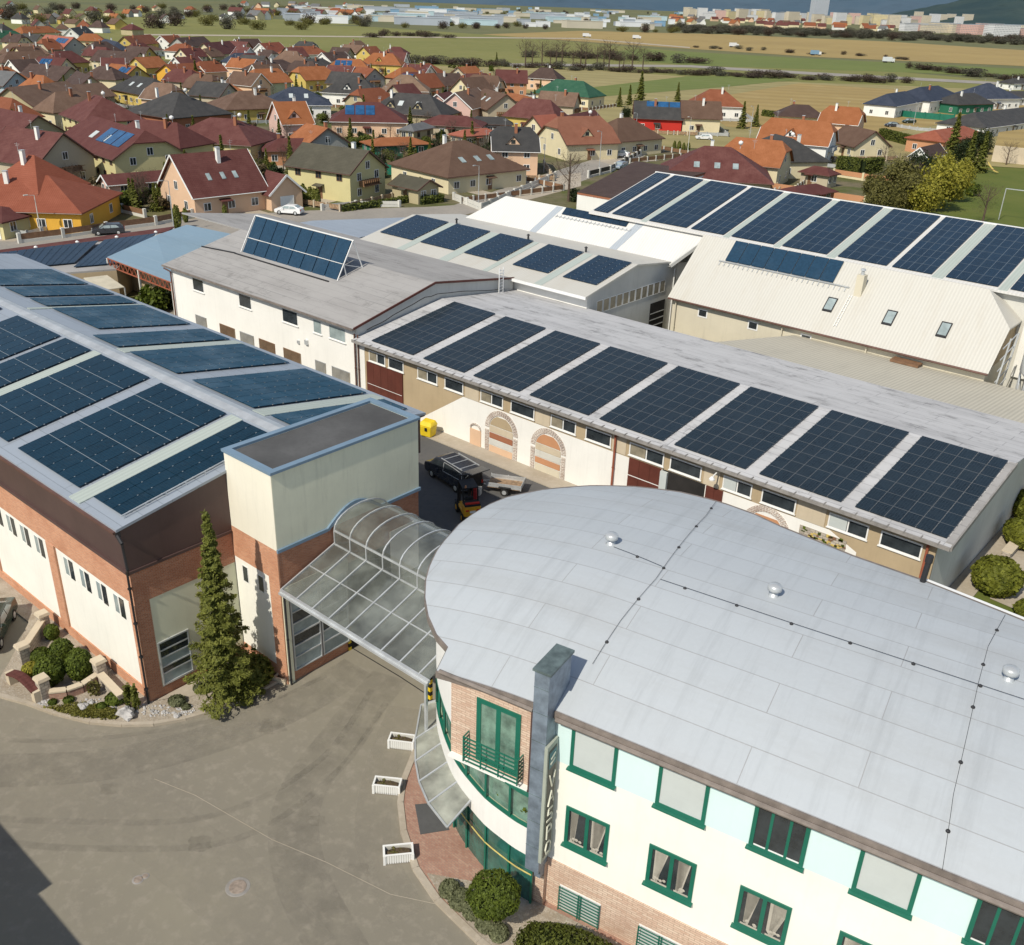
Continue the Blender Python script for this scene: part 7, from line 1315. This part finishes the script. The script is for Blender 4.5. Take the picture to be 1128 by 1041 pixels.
# ================================================================ street furniture, fences, cars, trees, far land
def fence(pts, label, h=1.5, panel='wood_brown', post='pale_wall', step=2.6, base=True, name='garden_fence', group=None):
    A = [at(x, y, 0) for x, y in pts]; t = thing(name, (A[0].x, A[0].y, 0), label, 'fence', group, base=(A[0].x, A[0].y, 0)); pm = MB(); bm = MB(); Q = []
    for a, b in zip(A, A[1:]):
        n = max(1, int((b-a).length/step)); Q += [a.lerp(b, i/n) for i in range(n)]
    Q.append(A[-1])
    for p in Q[:90]: MB().box(p.x-.22, p.x+.22, p.y-.22, p.y+.22, 0, h+.15).build('post', post, t)
    for a, b in zip(Q, Q[1:]):
        z0 = .5 if base else .05; pm.bar((a.x, a.y, (z0+h)/2), (b.x, b.y, (z0+h)/2), .06, h-z0)
        if base: bm.bar((a.x, a.y, .22), (b.x, b.y, .22), .26, .44)
    pm.build('panels', panel, t)
    if base: bm.build('base_wall', post, t)
def fences():
    fence([(22, 268), (70, 262), (118, 255), (172, 248), (212, 240)], 'brown panel fence with cream posts in front of the amber bungalow', 1.3, step=4)
    fence([(88, 240), (135, 234), (160, 240)], 'second brown panel fence behind the garden of the amber bungalow', 1.3, step=4)
    fence([(355, 232), (392, 228), (440, 228)], 'low wall of cream posts in front of the light yellow house', 1., 'pale_wall', step=5)
    fence([(395, 180), (425, 192), (450, 196), (465, 186)], 'dark green sheet fence around the orange roofed shelter', 2., 'green_fence', 'green_fence', 3, False)
    fence([(372, 170), (400, 176), (418, 178)], 'bright green screen fence beside the maroon peach house', 1.8, 'green_fence', 'green_fence', 3, False)
    fence([(500, 220), (530, 232), (575, 212), (612, 196)], 'cream post fence around the cream bungalow', 1.2, 'pale_wall', step=4)
    fence([(956, 124), (1002, 130), (1050, 134)], 'bright green screen fence below the white modern house', 2.2, 'green_fence', 'green_fence', 4, False)
    fence([(1060, 118), (1090, 112), (1120, 106)], 'green screen fence by the pointed navy roof', 2.2, 'green_fence', 'green_fence', 4, False)
    fence([(1080, 124), (1128, 113)], 'white picket fence near the right edge', 1.6, 'white_frame', 'white_frame', 4, False)
    fence([(918, 194), (950, 199), (985, 203)], 'brown panel fence with cream posts in the far garden', 1.5, 'wall_orangew', 'wall_cream', 4)
    fence([(845, 210), (875, 214), (912, 220), (952, 226)], 'brown panel fence with cream posts nearest the solar hall', 1.6, 'wall_orangew', 'wall_cream', 4)
    fence([(648, 196), (672, 190), (705, 172), (722, 160)], 'dark gated fence along the side street', 1.4, 'dark_metal', 'pale_wall', 4)
    fence([(985, 140), (1010, 144), (1038, 146)], 'grey grave stone coloured low fence by the parking bay', 1., 'light_metal', 'light_metal', 3, False)
def cars():
    def c(px_, py_, rot, l, paint, kind='hatch', s=1.05): p = at(px_, py_, 0); car((p.x, p.y), rot, l, paint, kind, s)
    c(319, 236, 30, 'white hatchback beside the hedge of the light yellow house', 'car_white'); c(120, 258, 62, 'dark car behind the fence posts of the amber bungalow', 'car_dark', 'estate')
    c(683, 186, 100, 'silver blue car in front of the saddle brown house', 'car_silver'); c(683, 173, 20, 'white car half under the carport of the saddle brown house', 'car_white'); c(775, 154, 40, 'white car by the dark timber gable', 'car_white', 'estate')
    c(982, 140, 60, 'dark car nearest the green fence on the parking bay', 'car_dark'); c(1001, 136, 60, 'second dark car on the parking bay', 'car_green'); c(1026, 131, 40, 'white car by the modern houses', 'car_white', 'estate'); c(1107, 172, 20, 'dark red car at the right edge by the garage block', 'car_red'); c(1125, 172, 20, 'black car at the right edge by the garage block', 'car_dark')
def pole(px_, py_, h, label, arm=0, m='light_metal'):
    p = at(px_, py_, 0); t = thing('street_lamp', (p.x, p.y, 0), label, 'street lamp', base=(0, 0, 0)); MB().tube((0, 0, 0), (0, 0, h), .09, .05, 8).build('mast', m, t, off=(0, 0, 0)); 
    mm = MB(); mm.bar((0, 0, h), (.0, -1.1, h+.15), .06).box(-.12, .12, -1.5, -.9, h+.1, h+.22); mm.build('lamp_head', m, t, off=(0, 0, 0))
def furniture():
    pole(192, 256, 7.5, 'slim street lamp at the corner fence left of the peach house'); pole(527, 228, 7, 'street lamp at the corner of the cream bungalow'); pole(599, 190, 7, 'street lamp beside the peach mansard house'); pole(660, 187, 8, 'street lamp by the gate of the saddle brown house'); pole(757, 172, 9, 'tall lamp mast near the red walled house', m='pale_wall'); pole(46, 262, 6, 'lamp post in front of the amber bungalow', m='pale_wall'); pole(1006, 138, 7, 'lamp post on the parking bay'); pole(826, 150, 8, 'lamp post beyond the bright orange roof'); pole(700, 150, 6, 'lamp post between the brown and green roofs')
    p = at(1100, 242, 0); q = at(1122, 246, 0); t = thing('goal_frame', (p.x, p.y, 0), 'tall pale goal post on the playing field at the right edge', 'goal', base=(p.x, p.y, 0)); MB().bar((p.x, p.y, 0), (p.x, p.y, 5.5), .14).bar((p.x, p.y, 5.5), (q.x+1, q.y+1, 5.5), .14).build('frame', 'light_metal', t)
    p = at(1090, 190, 0); t = thing('play_slide', (p.x, p.y, 0), 'yellow children\'s slide on the playing field', 'slide', rot=R_(-20), base=(0, 0, 0)); m = MB(); P = [(-2.2, 0, 2.6), (-1.2, 0, 2.3), (0, 0, 1.3), (1.2, 0, .5), (2.2, 0, .35)]
    for a, b in zip(P, P[1:]): m.bar(a, b, .55, .08)
    m.build('chute', 'wall_yellow', t, off=(0, 0, 0)); m = MB(); m.bar((-2.2, -.3, 0), (-2.2, -.3, 3.2), .1).bar((-2.2, .3, 0), (-2.2, .3, 3.2), .1).bar((-3, -.3, 0), (-2.2, -.3, 2.6), .08).bar((-3, .3, 0), (-2.2, .3, 2.6), .08).box(-3, 3, -1.9, -1.7, 1., 1.1)
    m.build('ladder', 'wood_brown', t, off=(0, 0, 0))
    p = at(410, 240, 0)
def plant(mesh_pair, px_, py_, s, label, name='tree', cat='tree', group=None, sz=None, z=0.):
    p = at(px_, py_, z); t = thing(name, (p.x, p.y, 0), label, cat, group, random.uniform(0, 6), base=(0, 0, 0)); t.scale = (s, s, sz or s)
    o = bpy.data.objects.new('crown', mesh_pair[0]); COL.objects.link(o); o.parent = t
    if mesh_pair[1]: o = bpy.data.objects.new('trunk', mesh_pair[1]); COL.objects.link(o); o.parent = t
    return t
def vegetation():
    def mp(c, cm, tr): return (c.mesh('crown', cm), tr.mesh('trunk', 'bark') if tr else None)
    def tr(h=2., r=.15): m = MB(); m.tube((0, 0, 0), (0, 0, h), r, r*.6, 6); return m
    sp = [mp(spruce_mesh(9, 2.1, 2200, .26, s, 13), 'spruce_leaf', tr(8, .14)) for s in (1, 2, 3)]
    thuja = []
    for s in (4, 5): m = MB(); shell(m, (0, 0, 1.5), (.55, .55, 1.6), 1300, .1, s, .12, -.98, .5); thuja.append(mp(m, 'spruce_leaf', tr(1)))
    bushes = []
    for s, mm in ((6, 'bush_leaf'), (7, 'dry_leaf'), (8, 'dark_leaf'), (9, 'hedge_leaf')): m = MB(); cloud(m, (0, 0, 1.2), (1.7, 1.5, 1.3), 1700, .12, 9, .30, .6, s, .9); bushes.append(mp(m, mm, tr(1.2, .1)))
    bare = []
    for s, mm in ((1, 'twig_brown'), (2, 'twig_grey'), (3, 'twig_brown')):
        m = MB(); cloud(m, (0, 0, 4.6), (2.7, 2.6, 2.9), 1600, .07, 20, .4, .12, s+20); t_ = MB(); limbs(t_, (0, 0, 0), 6.8, .22, 8, .5, s, 2); bare.append(mp(m, mm, t_))
    leafy = []
    for s, mm in ((1, 'spring_leaf'), (2, 'olive_leaf'), (3, 'dark_leaf')):
        m = MB(); cloud(m, (0, 0, 3.4), (2.9, 2.8, 3.), 6500, .10, 40, .24, .5, s+40, .95); t_ = MB(); limbs(t_, (0, 0, 0), 4.5, .2, 7, .5, s+4, 2); leafy.append(mp(m, mm, t_))
    far = []
    for s in (1, 2, 3): m = MB(); cloud(m, (0, 0, 2.6), (4.4, 3.6, 2.7), 1500, .2, 16, .4, .3, s+60, .95); far.append(mp(m, ['twig_brown', 'olive_leaf', 'belt_haze_leaf'][s-1], tr(3, .2)))
    # big ones one can tell apart
    T = plant
    T(bare[0], 626, 222, 1.25, 'large bare tree standing between the street and the white annex'); T(bushes[2], 633, 222, .9, 'leafy bush at the foot of the large bare tree', 'bush', 'bush'); T(bushes[1], 648, 224, .8, 'yellowish shrub right of the large bare tree', 'bush', 'bush')
    T(leafy[0], 1030, 232, 1.5, 'yellow green spring tree behind the solar hall'); T(leafy[1], 985, 228, 1.35, 'olive tree left of the yellow green spring tree'); T(leafy[2], 1010, 205, 1.1, 'dark leafy tree behind the yellow green spring tree'); T(leafy[0], 1058, 205, .9, 'smaller yellow green tree toward the playing field'); T(bare[0], 1082, 246, .95, 'bare brown tree on the playing field'); T(bare[1], 985, 205, 1., 'bare grey tree left of the dark leafy tree'); T(sp[0], 1063, 196, 1.1, 'broad dark conifer beside the slide'); T(sp[1], 1046, 178, 1.25, 'tall blue green conifer by the orange walled garages'); T(sp[2], 1078, 190, 1., 'dark conifer right beside the yellow slide'); T(leafy[2], 1080, 170, 1., 'dark tree behind the conifers by the playing field'); T(bare[2], 1108, 182, .8, 'thin bare tree near the garage block'); T(bushes[0], 1072, 216, 1., 'round green bush on the playing field', 'bush', 'bush')
    T(leafy[0], 1015, 240, 1.1, 'bright low spring tree touching the hall roof edge'); T(leafy[0], 1048, 222, 1.15, 'spring tree right behind the yellow green tree'); T(leafy[1], 965, 240, 1.0, 'olive tree left end of the garden tree group'); T(leafy[1], 1000, 236, 1.1, 'olive tree between the two yellow green trees'); T(bare[1], 1005, 222, 1.1, 'bare grey tree rising from the garden tree group'); T(leafy[0], 1035, 200, 1., 'upper spring tree below the conifers'); T(leafy[2], 1060, 182, 1., 'dark green tree left of the blue green conifer')
    T(bare[1], 972, 186, .8, 'bare lilac tinged tree by the clipped hedge'); T(leafy[1], 960, 222, .8, 'olive shrub tree behind the gazebo fence')
    T(sp[0], 217, 94, .95, 'dark spruce beside the amber walled house'); T(sp[1], 705, 112, 1.15, 'tallest dark spruce by the straw field'); T(sp[2], 682, 118, .7, 'slim conifer left of the tallest spruce'); T(sp[0], 746, 112, .75, 'small spruce right of the tallest spruce'); T(sp[1], 693, 116, .75, 'mid sized conifer touching the tallest spruce'); T(sp[2], 534, 132, .8, 'dark conifer in front of the brown roof wing'); T(sp[0], 588, 128, .85, 'broad conifer left of the green roof'); T(sp[1], 595, 108, .7, 'pointed conifer behind the green roof'); T(sp[2], 520, 162, .65, 'grey green spruce by the salmon carport'); T(sp[0], 452, 146, .7, 'conifer below the charcoal dormer roof')
    T(sp[1], 817, 142, .85, 'slim dark conifer right of the rust orange roof'); T(sp[2], 832, 140, .7, 'shorter conifer by the lamp post'); T(bare[0], 540, 110, .9, 'bare bush tree beside the small white gable'); T(leafy[2], 690, 132, .6, 'dark shrub tree near the brown hipped roof'); T(bare[2], 32, 38, 1.6, 'bare tree at the upper left edge')
    for i, (x, y, s) in enumerate(((196, 252, 1.1), (205, 245, .7), (248, 240, .65))): T(thuja[i % 2], x, y, s, ['tall column conifer at the corner of the peach house garden', 'second column conifer beside the peach house gable', 'small thuja in front of the peach house door'][i], 'column_conifer', 'conifer')
    rr = random.Random(8)
    G = 0
    for (xa, ya, xb, yb, n, s, g) in ((310, 222, 352, 228, 11, .95, 'thuja hedge trees beside the white hatchback'), (452, 214, 480, 222, 6, 1., 'thujas left of the cream bungalow'), (480, 200, 488, 206, 4, 1.1, 'thujas at the carport of the cream bungalow'), (606, 130, 628, 134, 5, 1.1, 'thujas in front of the green roof'), (60+690-10, 166, 760, 170, 4, .8, 'thujas by the red walled house'), (860, 192, 880, 196, 5, .9, 'thujas behind the bright orange roof')):
        for i in range(n): k = (i+.5)/n; T(thuja[i % 2], xa+(xb-xa)*k, ya+(yb-ya)*k, s*rr.uniform(.85, 1.15), 'column thuja in a row of '+g.split(' ', 1)[1] if False else 'one of the '+g, 'column_conifer', 'conifer', g)
    def hedge(pts, h, w, label, m_='hedge_leaf'):
        A = [at(x, y, 0) for x, y in pts]; t = thing('hedge', (A[0].x, A[0].y, 0), label, 'hedge', base=(A[0].x, A[0].y, 0)); m = MB()
        for a, b in zip(A, A[1:]):
            m.mat(0).bar((a.x, a.y, h*.48), (b.x, b.y, h*.48), w*.8, h*.9); n = int((b-a).length*h*60); k = RNG.uniform(0, 1, n); d = (b-a).normalized(); pr = np.array([-d.y, d.x, 0]); side = RNG.choice([-1, 1, 0], n, p=[.3, .3, .4]); off = np.where(side == 0, RNG.uniform(-.5, .5, n), side*.5)*w
            z = np.where(side == 0, h, RNG.uniform(0, h, n)); C = np.array(a)[None]*(1-k[:, None])+np.array(b)[None]*k[:, None]+pr[None]*off[:, None]; C[:, 2] = z+RNG.normal(size=n)*.06; m.mat(1); quads(m, C, RNG.normal(size=(n, 3))+pr[None]*side[:, None]*1.5+np.array([0, 0, .8]), .11, .7)
        m.build('foliage', ['dark_leaf', m_], t)
    hedge([(376, 233), (400, 230), (430, 226), (452, 222)], 1., 1., 'long low clipped hedge in front of the light yellow house'); hedge([(462, 225), (487, 222)], 1.3, 1.6, 'boxy low hedge right of the street corner garden')
    hedge([(138, 228), (165, 222)], 2.2, 2., 'bright clipped hedge block left of the peach house', 'bush_leaf'); hedge([(922, 188), (948, 192), (968, 190)], 3.2, 2., 'tall clipped thuja hedge behind the longest orange roof'); hedge([(970, 152), (1000, 160), (1020, 164)], 2.6, 2., 'dark long hedge above the gardens by the parking bay')
    hedge([(482, 148), (502, 152), (515, 148)], 2.2, 2., 'clipped hedge in front of the low maroon outbuilding'); hedge([(840, 128), (870, 132)], 2., 1.5, 'dark boundary hedge at the field edge'); hedge([(672, 150), (690, 154)], 2., 1.6, 'small hedge below the brown hipped roof')
    # scattered garden greenery between the houses
    n = 0
    for i in range(2600):
        x = rr.uniform(0, 560) if i < 1700 else rr.uniform(560, 1060); y = rr.uniform(60, 235) if x < 300 else rr.uniform(70, 200)
        if 236-y < 0 or (x > 560 and y < 108) or (x > 900 and y < 130) or (x > 1000 and y > 175) or (x > 800 and y < 124): continue
        q = at(x, y, 0)
        if not clear(q.x, q.y) or (x > 380 and y > 206) or abs(y-(262-(x-200)*.1)) < 9 and x < 480: continue
        n += 1
        if n > 520: break
        pm, nm, ct = rr.choice([(bushes[0], 'bush', 'bush'), (bushes[1], 'bush', 'bush'), (bushes[2], 'bush', 'bush'), (bare[0], 'bare_tree', 'tree'), (bare[1], 'bare_tree', 'tree'), (sp[2], 'spruce', 'tree'), (bushes[3], 'bush', 'bush')])
        T(pm, x, y, rr.uniform(.45, .75) if nm != 'bush' else rr.uniform(.6, 1.1), {'bush': 'small garden bush between the village houses', 'bare_tree': 'small bare fruit tree between the village houses', 'spruce': 'small spruce between the village houses'}[nm], nm, ct, {'bush': 'garden bushes of the village', 'bare_tree': 'bare garden trees of the village', 'spruce': 'small garden spruces of the village'}[nm])
    # shrub beside the white building and under the sheds
    T(bushes[0], 172, 345, 1.2, 'green shrub left of the white building', 'bush', 'bush'); T(bushes[2], 185, 340, 1.0, 'dark shrub against the white building side wall', 'bush', 'bush')
    # hedgerows across the fields: bare bushes in rows
    rows = [((420, 68), (1000, 92), 52, 1.0), ((580, 62), (770, 70), 12, 1.5), ((700, 50), (1128, 62), 0, 1), ((760, 52), (1010, 66), 16, .8), ((400, 40), (500, 41), 9, 1.3), ((1000, 75), (1128, 90), 12, 1.1)]
    for a, b, n, s in rows:
        for i in range(n):
            k = (i+rr.uniform(0, 1))/n; T(far[rr.choice((0, 0, 2))], a[0]+(b[0]-a[0])*k, a[1]+(b[1]-a[1])*k+rr.uniform(-1, 1), s*rr.uniform(.6, 1.7), 'bare brown bush in the hedgerows between the fields', 'hedgerow_bush', 'bush', 'bare bushes in the field hedgerows', sz=s*rr.uniform(.35, .8))
    for i in range(16): T(bare[i % 3], 578+i*8.5+rr.uniform(-3, 3), 72+i*.35, rr.uniform(1.3, 2.1), 'tall bare tree in the row across the green field', 'bare_tree', 'tree', 'tall bare trees in the field row')
    for i in range(130):
        x = 745+383*(i+rr.random())/130; T(far[rr.choice((0, 2, 2, 2))], x, 34+(x-750)*.035+rr.uniform(-2.5, 2.5), rr.uniform(1.8, 3.), 'bare tree in the long dark tree belt before the town', 'belt_tree', 'tree', 'trees of the belt before the town', sz=rr.uniform(1., 2.))
    for i in range(110):
        x = rr.uniform(330, 760); T(far[rr.choice((0, 1, 2))], x, 8+(x-385)*.02+rr.uniform(0, 22), rr.uniform(.9, 1.7), 'tree between the halls of the industrial zone', 'distant_tree', 'tree', 'trees between the far factory halls')
    for i in range(75):
        x = rr.uniform(0, 400); T(far[rr.choice((0, 1, 2))], x, rr.uniform(6, 30)+x*.012, rr.uniform(1.2, 2.2), 'distant tree beyond the village at the upper left', 'distant_tree', 'tree', 'distant trees at the upper left')
fences(); cars(); furniture(); vegetation()
# ---------------- distant town
def facade(name, wall, win_, sx=3.2, sz=3.0):
    m, nt, N, L, p = principled(name, .8, 0, .3); co = coord(N, L, 'UV'); b = N.new('ShaderNodeTexBrick'); L.new(co, b.inputs['Vector']); b.offset = 0; b.inputs['Scale'].default_value = 1
    b.inputs['Brick Width'].default_value = sx; b.inputs['Row Height'].default_value = sz; b.inputs['Mortar Size'].default_value = .8; b.inputs['Mortar Smooth'].default_value = 0
    b.inputs['Color1'].default_value = (*win_, 1); b.inputs['Color2'].default_value = (*mul(win_, 1.5), 1); b.inputs['Mortar'].default_value = (*wall, 1); L.new(b.outputs[0], p.inputs['Base Color']); MATS[name] = m
for k, c in dict(cream=(.60, .52, .38), pink=(.60, .38, .32), white=(.66, .66, .66), yellow=(.62, .52, .28), grey=(.45, .48, .52)).items(): facade('block_'+k, c, (.16, .18, .21))
for k, c in dict(white=(.70, .72, .74), blue=(.20, .34, .48), grey=(.36, .40, .45), cream=(.55, .5, .4), teal=(.42, .55, .60)).items(): mat('hall_'+k, c, .6, .1, .02)
def town():
    rr = random.Random(33)
    def blk(px_, py_, w, d, h, rot, m_, label, group, name='apartment_block', cat='apartment block'):
        p = at(px_, py_, 0); t = thing(name, (p.x, p.y, -1), label, cat, group, rot, base=(0, 0, 0)); MB().box(-w/2, w/2, -d/2, d/2, 0, h).build('wall', m_, t, off=(0, 0, 0)); MB().box(-w/2-.3, w/2+.3, -d/2-.3, d/2+.3, h, h+.6).build('roof', 'hall_grey' if 'block' in m_ else m_, t, off=(0, 0, 0)); return t
    rot0 = .9
    for i in range(64):
        k = i/63; x = 757+k*250; y = 17.5+k*12+rr.uniform(-1.5, 2.5); s = 1.3
        blk(x, y, rr.uniform(16, 38), 14, rr.uniform(16, 34), rot0+rr.uniform(-.3, .3), 'block_'+rr.choice(['cream', 'pink', 'white', 'yellow', 'cream']), 'pale apartment block in the distant town', 'apartment blocks of the distant town')
    for i in range(16): x = 1000+i*8; blk(x, 34+i*.45+rr.uniform(-1, 1), rr.uniform(30, 60), 18, rr.uniform(14, 22), rot0+rr.uniform(-.2, .2), 'block_'+rr.choice(['cream', 'white', 'pink']), 'long low apartment block before the wooded hill', 'low apartment blocks before the wooded hill')
    for i in range(8): x = 1010+i*9; blk(x, 27+i*.3+rr.uniform(-1, 1), rr.uniform(24, 40), 16, rr.uniform(30, 44), rot0, 'block_'+rr.choice(['cream', 'white']), 'apartment block standing under the dark hill', 'apartment blocks under the dark hill')
    blk(900, 25, 46, 30, 74, rot0, 'block_grey', 'tallest blue grey tower block in the distant town', None)
    for i in range(170):
        x = rr.uniform(330, 770); y = 6+(x-385)*.02+rr.uniform(0, 20); big = rr.random() < .3
        blk(x, y, rr.uniform(40, 75) if big else rr.uniform(10, 24), rr.uniform(18, 26) if big else 12, rr.uniform(7, 11) if big else rr.uniform(5, 10), rot0+rr.uniform(-.1, .1), 'hall_'+rr.choice(['white', 'white', 'grey', 'grey', 'blue', 'cream', 'cream', 'teal']), 'pale factory hall on the far plain', 'factory halls of the far industrial zone', 'factory_shed', 'factory hall')
    for (x, y, w, c, l) in ((352, 13, 95, 'white', 'long white factory hall left of the industrial zone'), (395, 15, 60, 'white', 'white factory hall next to the long white hall'), (590, 18, 60, 'teal', 'light teal factory hall in the middle of the industrial zone'), (470, 10, 70, 'blue', 'blue roofed factory hall in the industrial zone'), (545, 24, 80, 'cream', 'cream factory hall along the field edge'), (630, 20, 80, 'white', 'broad white factory hall at the right of the industrial zone')): blk(x, y, w, 24, 9, rot0, 'hall_'+c, l, None, 'factory_shed', 'factory hall')
    for i in range(90):
        x = rr.uniform(740, 1010) if i < 60 else rr.uniform(260, 400); y = 22+(x-740)*.035+rr.uniform(-3, 5) if i < 60 else rr.uniform(6, 22); p = at(x, y, 0); c = rr.choice(['brown', 'orange', 'maroon', 'rust', 'grey'])
        house_at(p.x, p.y, rr.uniform(-1, 1), rr.uniform(14, 26), 13, 5, 11, 'gable', c, rr.choice(['white', 'cream', 'peach']), 'small pitched roof house in the distant town', group='small houses of the distant town', chim=False, detail=False)
    for x, y, l in ((646, 41, 'white lorry on the field road, left one'), (701, 43, 'white lorry in the middle of the field road'), (808, 52, 'white truck nearest on the field road'), (898, 61, 'blue truck on the field road'), (978, 69, 'white box truck at the right of the field road')):
        p = at(x, y, .1); t = thing('truck', (p.x, p.y, .15), l, 'truck', 'trucks on the field road' if False else None, .9, base=(0, 0, 0)); MB().box(-4, 2.5, -1.25, 1.25, .9, 3.8).build('cargo_box', 'hall_white' if 'blue' not in l else 'hall_blue', t, off=(0, 0, 0)); MB().box(2.6, 4.6, -1.2, 1.2, .5, 2.8).build('cab', 'car_white', t, off=(0, 0, 0))
        w = MB()
        for xx in (-3, -1.8, 3.6): w.tube((xx, -1.25, .5), (xx, 1.25, .5), .5, n=10)
        w.build('wheel', 'rubber', t, off=(0, 0, 0))
town()
def hillmat(name, c1, c2, sc):
    m, nt, N, L, p = principled(name, .95, 0, .1); co = coord(N, L); a = noise(N, L, co, sc, 9, .7); b = noise(N, L, co, sc*8, 4); c = mixc(N, L, c1, c2, ramp(N, L, a, .4, .62)); c = mixc(N, L, c, mul(c1, .7), ramp(N, L, b, .5, .7, 0, .6)); L.new(c, p.inputs['Base Color']); MATS[name] = m
hillmat('hill_haze_blue', (.055, .095, .135), (.085, .125, .165), .0006); hillmat('hill_near', (.03, .055, .06), (.05, .075, .07), .003)  # distance haze is painted into the bluish hill colours
def hill(name, m_, line, base_d, seed, tops):
    """ridge: line = image x range, distance from camera; tops(x) height in metres"""
    mb = MB(); n = 140; rows = 7; V = []; rg = random.Random(seed); ph = [rg.uniform(0, 6) for _ in range(5)]
    for j in range(rows+1):
        for i in range(n+1):
            x = line[0]+(line[1]-line[0])*i/n; d = at(x, 60, 0); dr = Vector((d.x, d.y, 0)).normalized(); dist = base_d*(1+.55*j/rows); h = tops(x)*math.sin(math.pi/2*min(1, j/(rows-1)))**1.3
            h *= 1+.10*math.sin(x*.021+ph[0]+j)+.06*math.sin(x*.06+ph[1]+j*2)+.02*math.sin(x*.3+ph[2]*j)
            V.append((dr.x*dist, dr.y*dist, h-8 if j else -40))
    mb.add(V, [(j*(n+1)+i, j*(n+1)+i+1, (j+1)*(n+1)+i+1, (j+1)*(n+1)+i) for j in range(rows) for i in range(n)]); structure(mb, name, m_, True)
hill('distant_hills', 'hill_haze_blue', (-500, 1700), 7000, 3, lambda x: 650+150*math.sin(x*.006))
hill('wooded_hill', 'hill_near', (930, 1600), 3900, 5, lambda x: max(.03, min(1., (x-935)/170))*165)
# ================================================================ light
def light():
    az, el = R_(95), R_(46); d = Vector((math.cos(az)*math.cos(el), math.sin(az)*math.cos(el), -math.sin(el)))
    w = bpy.data.worlds.new('World'); SC.world = w; w.use_nodes = True; nt = w.node_tree; s = nt.nodes.new('ShaderNodeTexSky'); s.sky_type = 'NISHITA'; s.sun_disc = False; s.sun_elevation = el
    s.sun_rotation = math.atan2(-d.x, -d.y); s.air_density = 1.; s.dust_density = .6; h = nt.nodes.new('ShaderNodeHueSaturation'); h.inputs['Saturation'].default_value = .8; nt.links.new(s.outputs[0], h.inputs['Color']); nt.links.new(h.outputs[0], nt.nodes['Background'].inputs[0]); nt.nodes['Background'].inputs[1].default_value = .12
    l = bpy.data.lights.new('sun', 'SUN'); l.energy = 4.3; l.angle = R_(.55); l.color = (1, .93, .80); o = bpy.data.objects.new('sun', l); COL.objects.link(o); o.rotation_euler = d.to_track_quat('-Z', 'Y').to_euler(); o.location = (0, -60, 90)
light(); setup_camera()
SC.view_settings.view_transform = 'Standard'; SC.view_settings.look = 'None'; SC.view_settings.exposure = 0; SC.render.film_transparent = False
SC.cycles.max_bounces = 6; SC.cycles.transparent_max_bounces = 8
for o in list(bpy.data.objects):
    for k in ('_b', '_ws', '_rw'):
        if k in o: del o[k]
